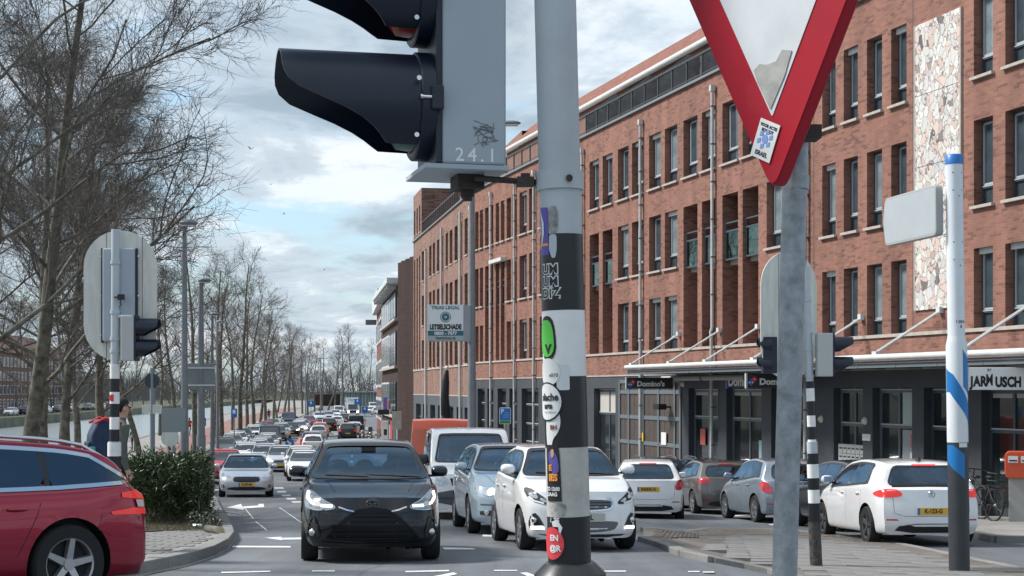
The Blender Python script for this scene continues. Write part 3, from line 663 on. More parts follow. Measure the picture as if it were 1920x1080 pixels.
# mural panel between the windows
def mural_mat():
    m = mat('mural_print', (.6, .58, .55), .5); nt = m.node_tree; N = nt.nodes; Lk = nt.links; b = N['Principled BSDF']
    tc = N.new('ShaderNodeTexCoord'); mp = N.new('ShaderNodeMapping'); mp.inputs['Scale'].default_value = (2.1, 1, 1.6); mp.inputs['Rotation'].default_value = (0, .35, 0); Lk.new(tc.outputs['Object'], mp.inputs[0])
    n = N.new('ShaderNodeTexNoise'); n.inputs['Scale'].default_value = 1.6; n.inputs['Detail'].default_value = 4; Lk.new(mp.outputs[0], n.inputs['Vector'])
    d = N.new('ShaderNodeMix'); d.data_type = 'RGBA'; d.blend_type = 'ADD'; d.inputs[0].default_value = .9; Lk.new(mp.outputs[0], d.inputs[6]); Lk.new(n.outputs[1], d.inputs[7])
    v = N.new('ShaderNodeTexVoronoi'); v.inputs['Scale'].default_value = 2.6; Lk.new(d.outputs[2], v.inputs['Vector'])
    e = N.new('ShaderNodeTexVoronoi'); e.feature = 'DISTANCE_TO_EDGE'; e.inputs['Scale'].default_value = 2.6; Lk.new(d.outputs[2], e.inputs['Vector'])
    sp = N.new('ShaderNodeSeparateColor'); Lk.new(v.outputs['Color'], sp.inputs[0])
    r = N.new('ShaderNodeValToRGB'); el = r.color_ramp.elements
    for _ in range(4): el.new(.5)
    for q, (p, c) in zip(el, [(0, (.10, .09, .10)), (.06, (.52, .42, .38)), (.25, (.66, .52, .46)), (.45, (.60, .59, .55)), (.75, (.72, .70, .66)), (1, (.50, .50, .50))]): q.position = p; q.color = (*c, 1)
    Lk.new(sp.outputs[0], r.inputs[0])
    r2 = N.new('ShaderNodeValToRGB'); r2.color_ramp.elements[0].color = (.16, .14, .14, 1); r2.color_ramp.elements[1].color = (1, 1, 1, 1); r2.color_ramp.elements[1].position = .06; Lk.new(e.outputs[0], r2.inputs[0])
    mu = N.new('ShaderNodeMix'); mu.data_type = 'RGBA'; mu.blend_type = 'MULTIPLY'; mu.inputs[0].default_value = 1; Lk.new(r.outputs[0], mu.inputs[6]); Lk.new(r2.outputs[0], mu.inputs[7]); Lk.new(mu.outputs[2], b.inputs['Base Color'])
    return m
MUR = mural_mat(); za, zb = 1.98, 9.18; xa, xb = fx(1719), fx(1803); mr = None
for k in range(4):
    m = M(); m.bx(xa, xb, -.05, -.01, za+(zb-za)*k/4+.008, za+(zb-za)*(k+1)/4-.008); mk('mural_panel', m, MUR, bA)
fr_ = M(); fr_.bx(xa-.05, xa, -.06, .0, za, zb); fr_.bx(xb, xb+.05, -.06, .0, za, zb); mk('mural_frame', fr_, STONE, bA)
# roof terrace: railing, partitions, set-back storey, gutter and tiled roof
rl = M(); z = PAR+.09; x = xL
while x < xR: rl.bx(x-.03, x+.03, .02, .08, z, z+.82); x += 1.32
rl.bx(xL, xR, .0, .1, z+.80, z+.87); mk('terrace_railing', rl, mat('railing_dark', (.05, .055, .06), .5), bA)
pn = M(); pn.bx(xL, xR, .03, .06, z+.12, z+.16); mk('railing_bar', pn, MT['railing_dark'], bA)
ter = M(); ter.poly([(xL, .3, PAR+.02), (xR, .3, PAR+.02), (xR, 2.2, PAR+.02), (xL, 2.2, PAR+.02)]); mk('terrace_floor', ter, STONE, bA)
sb = M(); sb.poly([(xL, 2.0, PAR), (xR, 2.0, PAR), (xR, 2.0, 12.75), (xL, 2.0, 12.75)]); mk('upper_wall', sb, mat('upper_render', (.20, .115, .09), .85, var=.2, vs_=1), bA)
gt = M(); gt.cyl((xL, 1.82, 12.82), (xR, 1.82, 12.82), .13, n=10); mk('roof_gutter', gt, CANOPY, bA, 60)
rf = M(); rows = 14
for k in range(rows):
    y0, y1 = 1.75+1.9*k/rows, 1.75+1.9*(k+1)/rows; z0, z1 = 12.9+1.55*k/rows, 12.9+1.55*(k+1)/rows
    rf.poly([(xL, y0, z0+.05), (xR, y0, z0+.05), (xR, y1+.03, z1+.01), (xL, y1+.03, z1+.01)]); rf.poly([(xL, y0, z0), (xR, y0, z0), (xR, y0, z0+.05), (xL, y0, z0+.05)])
rf.poly([(xL, 3.65, 14.45), (xR, 3.65, 14.45), (xR, 12, 14.45), (xL, 12, 14.45)])
rf.poly([(xR, 1.75, 12.9), (xR, 3.65, 14.45), (xR, 12, 14.45), (xR, 12, 0), (xR, 2, 0), (xR, 2, 12.8)]); rf.poly([(xR, 0, GB), (xR, 12, GB), (xR, 12, PAR), (xR, 0, PAR)])
mk('tiled_roof', rf, mat('roof_tiles', (.30, .145, .115), .85, var=.25, vs_=2.5), bA)
rp = random.Random(11); x = fx(1090)
while x < xR:
    pt = M(); pt.prism([(x, PAR+.1), (x, PAR+1.75), (x, PAR+1.0)], 0, 0.0) if False else None
    m = M(); A = [(.25, PAR+.1), (1.95, PAR+.1), (1.95, PAR+1.95), (1.5, PAR+1.95), (.25, PAR+1.05)]; m.prism(A, x, x+.05, 'x'); mk('terrace_partition', m, mat('partition_grey', (.12, .125, .13), .5, var=.3), bA)
    d = M(); d.bx(x+.7, x+2.3, 1.93, 1.99, PAR+.1, PAR+2.05); do = mk('terrace_door', d, SLATE, bA); p = M(); p.bx(x+.8, x+2.2, 1.91, 1.93, PAR+.25, PAR+1.95); mk('pane', p, PANE2, do)
    x += 3.9
# glass canopy over the shops, hung on tie rods
can = M(); PJ = 1.9; ca0 = fx(1275)-.35
can.cyl((ca0, -PJ, .77), (xR, -PJ, .77), .075, n=12); mk('canopy_rail', can, CANOPY, bA, 60)
cg = M(); cg.bx(ca0, xR, -PJ+.02, -.02, .62, .64); mk('canopy_roof', cg, mat('canopy_panel', (.16, .175, .18), .5), bA)
cf = M(); cf.bx(ca0, xR, -PJ+.06, -PJ+.12, .52, .68); x = ca0+.1
while x < xR: cf.bx(x-.03, x+.03, -PJ+.05, -.02, .52, .61); x += 1.75
mk('canopy_beam', cf, GREYF, bA)
for a in (1275, 1351, 1424, 1520, 1618, 1766, 1940):
    x = fx(a); m = M()
    for dx in (-.045, .045): m.cyl((x+dx, -.05, 1.93), (x+dx, -PJ+.1, .9), .022, n=6)
    m.box((x, -.06, 1.95), (.16, .12, .16)); m.box((x, -PJ+.12, .87), (.2, .2, .1)); mk('tie_rod', m, CANOPY, bA)
for a, b in ((1252, 1325), (1330, 1408)):           # rolled-up sun screens
    m = M(); m.cyl((fx(a), -.2, .38), (fx(b), -.2, .38), .09, n=10); mk('sunscreen_roll', m, mat('screen_roll', (.38, .39, .37), .6), bA, 60)
# blade signs hanging across the pavement
WHT = mat('sign_white', (.80, .81, .80), .5); BLK = mat('sign_black', (.01, .012, .016), .35); SRED = mat('sign_red', (.62, .03, .05), .4); SBLU = mat('sign_blue', (.02, .16, .48), .4)
def blade(xpx, D, y0, y1, w, txt, name, label, logo):
    o = px(xpx, y1, D); s_ = F/D; h = (y1-y0)/s_
    e = empty(name, o, (0, 0, R(2)), label=label, cat='shop sign')
    b = M(); b.bx(.05, w, 0, .12, 0, h); mk('sign_box', b, BLK if logo else WHT, e, bev=.01)
    ed = M(); ed.bx(0, .048, -.01, .13, -.02, h+.02); mk('sign_edge', ed, CANOPY, e)
    return e, h
RX = Matrix.Rotation(R(90), 4, 'X')
for xp, D, y0, y1, lab in ((1173, 51.8, 708, 729, "black blade sign reading Domino's near the white drainpipe"), (1398, 42.6, 701, 727, "black blade sign reading Domino's half hidden behind the galvanised sign pole")):
    w = 1.66
    e, h = blade(xp, D, y0, y1, w, "", 'shop_sign', lab, True)
    lettering("Domino's", h*.62, WHT, e, Matrix.Translation((.40, -.006, h*.42)) @ RX, .012, 'LEFT', 1.02)
    for dx, dz, c in ((.155, .15, SBLU), (.255, .25, SRED)):
        m = M(Matrix.Translation((dx, -.004, dz*h/.4)) @ RX @ Matrix.Rotation(R(45), 4, 'Z')); m.box((0, 0, 0), (.135, .135, .004)); mk('logo_tile', m, c, e)
        for i, q in enumerate([(-.03, .03), (.03, -.03)] if c is SBLU else [(0, 0)]):
            m = M(Matrix.Translation((dx, -.009, dz*h/.4)) @ RX @ Matrix.Rotation(R(45), 4, 'Z')); m.cyl((q[0], q[1], 0), (q[0], q[1], .003), .02, n=10); mk('logo_dot', m, WHT, e)
e, h = blade(1812, 30.5, 689, 731, 1.6, "", 'shop_sign', 'white light box sign reading BY JARMUSCH at the right edge', False)
for t, sz_, x, zf, sx in (("J", .28, .085, .35, .75), ("A", .28, .15, .36, .72), ("R", .28, .29, .36, .75), ("M", .34, .40, .42, .60), ("U", .28, .60, .33, .74), ("S", .28, .745, .33, .80), ("C", .28, .85, .33, .74), ("H", .28, .995, .33, .74)): lettering(t, sz_, BLK, e, Matrix.Translation((x, -.006, h*zf)) @ RX, .006 if t == 'M' else .015, 'LEFT', sx)
lettering("BY", .085, BLK, e, Matrix.Translation((.48, -.006, h*.88)) @ RX, .001, 'CENTER', .9)
# letters on the shop front itself
lm = frame_mx((0, 0, 0), (1, 0)) @ Matrix.Translation((fx(1368), -.05, .24)) @ RX
lettering("Domino's", .42, WHT, bA, lm, .015, 'LEFT', 1.3)
onwall('logo_tile', fx(1363.5), fx(1367), .25, .45, -.06, -.03, SRED); onwall('logo_tile', fx(1363.5), fx(1367), .02, .24, -.06, -.03, SBLU)

# ------------------------------------------------------------------ far wing, angled, with stair tower
pB0, pB1 = Vector((-2.2, 79.4)), Vector((-7.06, 106.0)); dB = (pB0-pB1); LB = dB.length
bB = empty('brick_building_wing', (pB1.x, pB1.y, CZ), label='pale brick building wing with stair tower and tall narrow windows', cat='building')
bB.matrix_world = frame_mx((pB1.x, pB1.y, CZ), (dB.x, dB.y))
def fxb(x):                      # column -> distance from the far corner along the wing
    t = (x-CX)/F; n = dB.normalized()
    return (t*pB1.y-pB1.x)/(n.x-t*n.y)
cb_ = [(776.4, 778.8), (781, 783.4), (785.7, 788), (791, 795), (797, 800), (804.6, 809), (811.4, 815.6), (819.3, 823.8), (826.7, 830.5), (835.4, 840), (843, 848.3), (852.3, 858), (861, 866), (871, 877)]
ob = []
for i, (a, b) in enumerate(cb_):
    xa, xb = fxb(a), fxb(b)
    if i < 3: ob += [(xa, xb, 1.42, 9.2), (xa, xb, 10.9, 12.7)]
    elif i in (4, 7, 10, 11): ob += [(xa, xb, *F3), (xa, xb, 1.42, 6.3)]
    else: ob += [(xa, xb, *F3), (xa, xb, *F2), (xa, xb, *F1)]
xt = fxb(790.5)
w = M(); wall_grid(w, 0, LB-.02, -.35, PAR, [o for o in ob if o[3] < 10], .35); mk('wall', w, BRICK_B, bB)
w = M(); wall_grid(w, 0, xt, PAR, 13.8, [o for o in ob if o[3] > 10], .35); w.poly([(0, 0, 13.8), (xt, 0, 13.8), (xt, 6, 13.8), (0, 6, 13.8)]); tw = mk('stair_tower', w, BRICK_B, bB)
w = M(); w.poly([(xt, 0, PAR), (xt, 6, PAR), (xt, 6, 13.8), (xt, 0, 13.8)]); mk('tower_side', w, BRICK_T, tw)
for o in ob: 
    m = M(); m.bx(o[0]+.04, o[1]-.04, .3, .31, o[2], o[3]); p = mk('window', m, PANE, bB)
    f = M()
    for z in ([o[2]+.03, o[3]-.03]+([o[2]+.45] if o[3]-o[2] < 3 else [F1[1], F2[0]])): f.bx(o[0], o[1], .24, .3, z-.03, z+.03)
    for x in (o[0]+.03, o[1]-.03): f.bx(x-.03, x+.03, .24, .3, o[2], o[3])
    mk('frame', f, SLATE, p); s_ = M(); s_.bx(o[0]-.03, o[1]+.03, -.05, .24, o[2]-.07, o[2]-.002); mk('sill', s_, STONE, p)
s_ = M(); s_.bx(0, LB-.05, -.05, .02, 1.28, 1.35); mk('string_course', s_, STONE, bB)
s_ = M(); s_.bx(-.02, LB-.05, -.1, .3, PAR+.002, PAR+.09); mk('coping', s_, MT['zinc_coping'], bB)
r_ = M(); x = xt+.3
while x < LB: r_.bx(x-.03, x+.03, .02, .08, PAR+.09, PAR+.9); x += .95
r_.bx(xt, LB, 0, .1, PAR+.88, PAR+.95); mk('terrace_railing', r_, MT['railing_dark'], bB)
w = M(); w.poly([(xt, 2.6, PAR), (LB+1, 2.6, PAR), (LB+1, 2.6, 13.8), (xt, 2.6, 13.8)]); w.poly([(xt, 2.6, 13.8), (LB+1, 2.6, 13.8), (LB+1, 9, 13.8), (xt, 9, 13.8)]); mk('upper_wall', w, BRICK_B, bB)
gb = [(780, 789), (793, 801), (806.5, 816), (821, 830), (838, 850), (856, 866), (871, 878)]
w = M(); wall_grid(w, 0, LB-.02, -5.2, -.36, [(fxb(a), fxb(b), -5.19, -1.0) for a, b in gb], .3); mk('ground_floor_wall', w, mat('slate_cladding', (.075, .09, .105), .6, var=.12), bB)
for a, b in gb:
    m = M(); m.bx(fxb(a), fxb(b), .28, .29, -5.1, -1.02); p = mk('shop_window', m, PANE_D, bB); f = M()
    for z in (-1.06, -1.9, -2.8, -3.8): f.bx(fxb(a), fxb(b), .22, .28, z-.04, z+.04)
    mk('window_bar', f, GREYF, p)
w = M(); w.bx(0, LB-.05, -.02, .05, -.39, -.33); mk('stone_strip', w, STONE, bB)
for a in (801.3, 831, 866.5): 
    m = M(); x = fxb(a); m.cyl((x, -.12, 9.2 if a < 830 else 9.9), (x, -.12, -4.8), .075, n=8); mk('drainpipe', m, PIPE, bB, 60)
rf = M(); rf.poly([(xt, .3, PAR+.01), (LB, .3, PAR+.01), (LB, 3, PAR+.01), (xt, 3, PAR+.01)]); rf.poly([(0, 0, -5.2), (0, 6, -5.2), (0, 6, 13.8), (0, 0, 13.8)]); mk('roof_deck', rf, STONE, bB)

# ------------------------------------------------------------------ dark brown corner building and the buildings behind it
def wbox(name, pts, z0, z1, mtl, parent, top=True):
    m = M(); n = len(pts)
    for i in range(n):
        a, b = pts[i], pts[(i+1) % n]; m.poly([(a[0], a[1], z0), (b[0], b[1], z0), (b[0], b[1], z1), (a[0], a[1], z1)])
    m.poly([(a[0], a[1], z1) for a in pts]); return mk(name, m, mtl, parent)
def xd(x, D): return ((x-CX)/F*D, D)
bC = empty('brown_brick_building', (0, 0, CZ), label='dark brown brick building with white window bands beside the brick wing', cat='building')
zt = (730-486)/(F/110)
steps = [xd(776, 107.5), xd(768, 108.2), xd(768, 109.2), xd(760, 109.8), xd(760, 110.8), xd(752, 111.5), xd(752, 112.6), xd(746, 113.2), xd(748, 121), (4, 121), (4, 107.5)]
wbox('corner_tower', steps, -5, zt, BRICK_C, bC)
w = M(); w.bx(-12, -7.0, 113.0, 113.6, zt, zt+.25); 
mC = frame_mx((*xd(717, 138), 0), (xd(747, 114)[0]-xd(717, 138)[0], 114-138)); LC = (Vector(xd(747, 114))-Vector(xd(717, 138))).length
def onC(name, x0, x1, y0, y1, z0, z1, mtl, parent=bC): m = M(mC); m.bx(x0, x1, y0, y1, z0, z1); return mk(name, m, mtl, parent)
onC('facade_wall', 0, LC, 0, 8, -5, 8.2, BRICK_C)
onC('cornice', -.3, LC, -.9, .0, 8.22, 8.6, CANOPY); onC('roof_parapet', 0, LC*.6, .5, 3, 8.3, 9.3, mat('render_pale', (.5, .47, .44), .8))
for k in range(9): onC('roof_bracket', LC*k/9, LC*k/9+.25, -.8, -.02, 7.9, 8.2, WFRAME)
for z0, z1 in ((5.6, 7.6), (1.9, 4.6), (-2.0, .6)):
    for k in range(7):
        a = 1.0+(LC-2.2)*k/7; b = a+(LC-2.2)/7*.82; wdw = onC('window', a, b, -.12, -.02, z0, z1, WFRAME if k < 4 else SLATE)
        onC('pane', a+.15, b-.15, -.14, -.122, z0+.15, z1-.15, PANE2 if k < 4 else PANE, wdw)
    onC('sill_band', .4, LC-.4, -.3, -.0, z0-.25, z0-.05, STONE)
onC('shopfront', .5, LC-.5, -.06, -.01, -5, -3.0, mat('shopfront_pale', (.35, .33, .31), .7)); onC('red_door', LC*.62, LC*.74, -.12, -.07, -5, -2.6, mat('door_red', (.45, .05, .05), .5)); onC('dark_door', LC*.78, LC*.93, -.12, -.07, -5, -2.8, SLATE)
w = M(); w.bx(*sorted((xd(745, 112)[0], xd(762, 112)[0])), 107.0, 107.3, -2.9, -1.6) ; mk('concrete_lintel', w, STONE, bC)
bD = empty('red_gabled_building', (0, 0, CZ), label='narrow red brick house front with white windows at the far end of the row', cat='building')
mD = frame_mx((*xd(706.5, 160), 0), (xd(718, 138.5)[0]-xd(706.5, 160)[0], -21.5)); LD = (Vector(xd(718, 138.5))-Vector(xd(706.5, 160))).length
def onD(name, x0, x1, y0, y1, z0, z1, mtl, parent=bD): m = M(mD); m.bx(x0, x1, y0, y1, z0, z1); return mk(name, m, mtl, parent)
onD('facade_wall', 0, LD, 0, 8, -5, 8.0, brick_mat('far_red_brick', (.25, .09, .07), (.18, .07, .055), (.2, .15, .13))); onD('white_top', -.3, LD*.9, -.5, 6, 8.02, 9.6, WFRAME); onD('balcony', -1.2, .6, -1.2, -.05, 7.0, 7.5, GREYF)
for z0, z1 in ((4.6, 7.0), (.2, 2.9), (-3, -.8)):
    for k in range(4):
        a = .8+(LD-1)*k/4; f = onD('window', a, a+3.2, -.1, -.01, z0, z1, WFRAME); onD('pane', a+.3, a+2.9, -.13, -.102, z0+.3, z1-.3, PANE, f)
# small shop blade signs, kiosk board and door panel of that row
def sbox(name, x, y0, y1, D, w, d, mtl, label, cat, txt=None):
    p = px(x, y1, D); h = (y1-y0)/(F/D); e = empty(name, p, label=label, cat=cat); m = M(); m.bx(0, w, 0, d, 0, h); mk('sign_box', m, mtl, e, bev=.01)
    fr = M(); fr.bx(.06, w-.06, -.02, -.002, .06, h-.06); mk('sign_face', fr, txt or WHT, e); return e
sbox('shop_sign', 718.5, 745, 768, 128, .5, .12, SBLU, 'narrow purple and blue shop sign on the brown building', 'shop sign', mat('sign_purple', (.25, .12, .35), .5))
sbox('shop_sign', 727, 749, 768, 124, .45, .12, CANOPY, 'small white shop sign with red mark on the brown building', 'shop sign', MT['notice_red'])
sbox('notice_board', 709, 768, 777.5, 122, .9, .25, BLK, 'black board above the white door by the parked motorcycles', 'sign', BLK)
# glazed pavilion at the end of the street
bP = empty('glass_pavilion', (0, 0, CZ), label='low green glazed pavilion at the end of the street behind the truck', cat='building')
m = M(); m.bx(-50, -39, 430, 445, -5, -.9); mk('pavilion_wall', m, mat('pavilion_green', (.16, .25, .24), .4, var=.3, vs_=.5), bP); m = M(); m.bx(-51, -38, 428, 446, -.9, -.5); mk('pavilion_roof', m, mat('pavilion_roof', (.35, .37, .37), .7), bP)
for k in range(14):
    m = M(); m.bx(-49.9+k*.8, -49.75+k*.8, 429.8, 430, -5, -.9); mk('mullion', m, WFRAME, bP)
m = M(); m.bx(-57.5, -50.1, 429.9, 445, -5, -1.4); mk('brown_wing', m, BRICK_C, bP)

# ------------------------------------------------------------------ row houses across the canal
hm = [brick_mat('house_brick_a', (.26, .13, .10), (.20, .10, .08), (.2, .16, .14)), brick_mat('house_brick_b', (.30, .17, .13), (.22, .12, .1), (.2, .16, .14)), brick_mat('house_brick_c', (.20, .11, .09), (.15, .08, .07), (.18, .15, .13))]
wf = M(); wf.bx(-.75, .75, -.1, 0, 0, 1.9); wfm = wf.mesh('window', WFRAME); wp = M(); wp.bx(-.6, -.05, -.13, -.102, .15, 1.75); wp.bx(.05, .6, -.13, -.102, .15, 1.75); wpm = wp.mesh('pane', PANE)
HL = ['leftmost', 'second from left', 'third from left', 'fourth from left', 'fifth from left', 'rightmost']
for k in range(6):
    D0 = 218+k*24; e = empty('row_house', (0, 0, 0), label='brick canal house with white windows across the water, %s of the row' % HL[k], cat='house', group='houses across the canal')
    dirv = Vector((FX(D0+24)-FX(D0), 24)).normalized(); o = Vector((FX(D0)-16, D0))
    e.matrix_world = frame_mx((o.x, o.y, gz(250)+.25), (dirv.x, dirv.y))
    hh = 11.5+(k*37 % 5)*.5; m = M(); m.bx(0, 23.6, 0, 9, 0, hh); mk('wall', m, hm[k % 3], e)
    r_ = M(); r_.prism([(-.3, hh), (9.3, hh), (4.5, hh+3.2)], 0, 23.6, 'x'); mk('roof', r_, mat('far_roof', (.12, .07, .06), .9), e)
    for fl in range(4):
        for c in range(8):
            w_ = link('window', wfm, e, (1.6+c*2.9, 0, .7+fl*2.8)); link('pane', wpm, w_)
# ------------------------------------------------------------------ cars
TYRE = mat('tyre_rubber', (.014, .014, .015), .8, bump=.2, bs=40); ALLOY = mat('alloy_rim', (.42, .43, .45), .32, .85); ALLOYD = mat('dark_alloy', (.13, .135, .14), .35, .6); PLAST = mat('black_plastic', (.018, .019, .021), .55)
CGLASS = glass('car_glass', (.38, .54, .72), .08, (.50, .74, 1)); CGL_D = mat('dark_car_glass', (.028, .04, .055), .04, spec=.75, coat=.5); TINT = glass('tinted_car_glass', (.07, .09, .13), .07, (.6, .78, 1))
HEADL = mat('headlamp', (.52, .56, .60), .12, .35, coat=1, var=.45, vs_=9); DRL = mat('running_light', (.9, .92, .95), .3, emit=(1, .98, .95), es=1.6); LAMPON = mat('lit_headlamp', (1, .9, .7), .3, emit=(1, .86, .62), es=5.5); CHROME = mat('chrome', (.62, .64, .66), .12, 1.0)
TAIL = mat('tail_lamp', (.52, .022, .03), .15, coat=1, var=.35, vs_=7); TAILON = mat('lit_tail_lamp', (.7, .03, .03), .2, emit=(1, .06, .04), es=.13); INT = mat('car_interior', (.022, .022, .025), .8); PLATE = mat('plate_yellow', (.72, .42, .03), .5); AMBER = mat('amber', (.8, .3, .03), .3)
SEAM = mat('panel_gap', (.008, .008, .009), .7); CLEARL = mat('clear_lamp', (.62, .60, .58), .15, coat=1)
def side_dz(side): return side[3] if len(side) > 3 else .085
class Car:
    def __init__(s, L, W, H, top, belt, bot=.2, fa=.8, ra=None, R_=.31, rw=.72, fr=None, rr=None, kf=.28, kr=.16, n=72, q=3, win=None, rim='five', rimmat=None, hi=True, arch=None, wfp=None, track=None, ws=None, rwin=None):
        s.L, s.W, s.H, s.fa, s.ra, s.R, s.rw, s.hi = L, W, H, fa, ra or L-.75, R_, rw, hi
        s.top = curve(top); s.belt = curve(belt); s.bot = bot; s.fr = pw(fr or [(.15, .10), (.35, .0), (.55, .0), (.75, .14), (1.1, .3)]); s.rr = pw(rr or [(.15, .12), (.35, .0), (.6, .0), (.95, .06), (1.2, .18), (1.5, .30)])
        s.kf, s.kr, s.q = kf, kr, q; s.wf = curve(wfp or [(0, .86), (.12, .92), (.45, .975), (1.0, .998), (L*.6, 1), (L-.8, .985), (L-.25, .95), (L, .88)])
        s.arch = arch or R_+.055; s.rim, s.rimmat = rim, rimmat or ALLOY; s.track = track or W/2-.115; s.win = win or {}; s.n = n
        s.parts = []; s.shell()
    def sec(s, x):
        w = s.W/2*s.wf(x); b = s.bot; t = s.top(x); bl = min(s.belt(x), t-.03); rise = max(0, min(1, (t-bl)/.35))
        zt = t-.012-.05*rise; bm = s.belt(s.L*.5); g0 = w*.93; g = g0+(s.rw*s.W/2*s.wf(x)-g0)*max(0, min(1, (zt-bl)/max(.1, s.H-.06-bm)))
        zm = b+(bl-b)*.52
        pts = [(0, b), (.6*w, b), (.88*w, b+.005), (.955*w, b+.05), (.982*w, b+.22*(bl-b)), (w, zm), (.992*w, zm+.55*(bl-zm)), (.972*w, bl-.03), (.945*w, bl+.004)]
        for t_ in (.33, .67, 1): pts.append((g0+(g-g0)*t_+.014*math.sin(math.pi*t_)*rise, bl+.012+(zt-bl-.012)*t_))
        pts += [(g*.955, zt+.62*(t-zt)), (g*.80, t-.012*(.4+rise)), (g*.45, t-.003), (0, t)]
        out = []; q = s.q
        for i in range(len(pts)-1):
            p0 = pts[max(0, i-1)]; p1 = pts[i]; p2 = pts[i+1]; p3 = pts[min(len(pts)-1, i+2)]
            for k in range(q):
                u = k/q; out.append(tuple(.5*((2*p1[c])+(-p0[c]+p2[c])*u+(2*p0[c]-5*p1[c]+4*p2[c]-p3[c])*u*u+(-p0[c]+3*p1[c]-3*p2[c]+p3[c])*u**3) for c in (0, 1)))
        out.append(pts[-1]); return out
    def deform(s, x, y, z):
        r = abs(y)/(s.W/2)
        if x < 1.0: w = (1-x/1.0)**1.4; x += w*(s.fr(z)+s.kf*r**3)
        if x > s.L-.8: w = ((x-s.L+.8)/.8)**1.4; x -= w*(s.rr(z)+s.kr*r**3)
        return (s.L/2-x, y, z)
    def shell(s):
        bm = bmesh.new(); rings = []
        xs = [s.L*i/s.n for i in range(s.n+1)]
        for x in xs:
            h = s.sec(x); ring = [(x, y, z) for y, z in h]+[(x, -y, z) for y, z in h[-2:0:-1]]; rings.append([bm.verts.new(s.deform(*p)) for p in ring])
        m = len(rings[0])
        for A, B in zip(rings, rings[1:]):
            for i in range(m): bm.faces.new((A[i], B[i], B[(i+1) % m], A[(i+1) % m]))
        for x, ring in ((0, rings[0]), (s.L, rings[-1])):
            h = s.sec(x); prev = ring
            for k in (.82, .62, .4, .2, 0):
                cur = [bm.verts.new(s.deform(x, y*k, z)) for y, z in h]+[bm.verts.new(s.deform(x, -y*k, z)) for y, z in h[-2:0:-1]]
                for i in range(m):
                    try: bm.faces.new((prev[i], prev[(i+1) % m], cur[(i+1) % m], cur[i]))
                    except ValueError: pass
                prev = cur
        bmesh.ops.remove_doubles(bm, verts=bm.verts, dist=.0008)
        bmesh.ops.dissolve_degenerate(bm, edges=bm.edges, dist=.0005); bmesh.ops.recalc_face_normals(bm, faces=bm.faces)
        s.bm = bm; s.bvh = BVHTree.FromBMesh(bm)
    def proj(s, kind, a, b, off):
        if kind == 'F': o, d = Vector((6, a, b)), Vector((-1, 0, 0))
        elif kind == 'R': o, d = Vector((-6, a, b)), Vector((1, 0, 0))
        elif kind == 'L': o, d = Vector((s.L/2-a, 4, b)), Vector((0, -1, 0))
        elif kind == 'T': o, d = Vector((s.L/2-a, b, 5)), Vector((0, 0, -1))
        else: o, d = Vector((s.L/2-a, -4, b)), Vector((0, 1, 0))
        h, nrm, i, _ = s.bvh.ray_cast(o, d)
        if h is None: h, nrm, i, _ = s.bvh.find_nearest(o+d*(6-s.L/2 if kind in 'FR' else 4-s.W/2))
        if nrm.dot(d) > 0: nrm = -nrm
        return h+nrm*off
    def patch(s, kind, poly, off=.004, step=.06):
        bm = bmesh.new(); bm.faces.new([bm.verts.new((a, b, 0)) for a, b in poly])
        for ax in (0, 1):
            lo = min(p[ax] for p in poly); hi = max(p[ax] for p in poly); n = max(1, int((hi-lo)/step))
            for k in range(1, n):
                c = [0, 0, 0]; c[ax] = lo+(hi-lo)*k/n; nn = [0, 0, 0]; nn[ax] = 1
                bmesh.ops.bisect_plane(bm, geom=bm.verts[:]+bm.edges[:]+bm.faces[:], plane_co=c, plane_no=nn)
        m = M(); ids = {v: m.p(s.proj(kind, v.co.x, v.co.y, off)) for v in bm.verts}
        for f in bm.faces: m.face([ids[v] for v in f.verts])
        bm.free(); return m
    def ribbon(s, kind, poly, wi, wo, off=.003, step=.06, closed=True):
        n = len(poly); pts = []
        for i in range(n if closed else n-1):
            a = Vector(poly[i]); b = Vector(poly[(i+1) % n]); k = max(1, int((b-a).length/step)); pts += [a.lerp(b, j/k) for j in range(k)]
        if not closed: pts.append(Vector(poly[-1]))
        m = M(); A = []; B = []; c = len(pts); area = sum(poly[i-1][0]*poly[i][1]-poly[i][0]*poly[i-1][1] for i in range(n)); sg = 1 if area > 0 else -1
        for i, p in enumerate(pts):
            t = (pts[(i+1) % c]-pts[i-1]) if closed else pts[min(i+1, c-1)]-pts[max(i-1, 0)]
            if t.length < 1e-6: t = Vector((1, 0))
            t.normalize(); nn = Vector((-t.y, t.x))*sg; a = p+nn*wi; b = p-nn*wo; A.append(m.p(s.proj(kind, a.x, a.y, off))); B.append(m.p(s.proj(kind, b.x, b.y, off)))
        for i in range(c if closed else c-1): j = (i+1) % c; m.face((A[i], A[j], B[j], B[i]))
        return m
    def put(s, name, m, mtl, sm=60, sub=None): s.parts.append((name, m.mesh(name, mtl, sm), sub)); return len(s.parts)-1
    def both(s, name, poly, mtl, kind='F', off=.006, step=.05, sub=None):          # mirrored pair of patches on nose or tail
        for sg in (1, -1): s.put(name, s.patch(kind, [(a*sg, b) for a, b in (poly if sg > 0 else poly[::-1])], off, step), mtl, 60, sub)
    def cut(s, kind, poly):
        kill = []
        for f in s.bm.faces:
            c = f.calc_center_median(); n = f.normal
            if kind == 'F': ok = n.x > .15; p = (c.y, c.z)
            elif kind == 'R': ok = n.x < -.15; p = (c.y, c.z)
            elif kind == 'L': ok = c.y > .2; p = (s.L/2-c.x, c.z)
            else: ok = c.y < -.2; p = (s.L/2-c.x, c.z)
            if ok and inside(p, poly): kill.append(f)
        bmesh.ops.delete(s.bm, geom=kill, context='FACES')
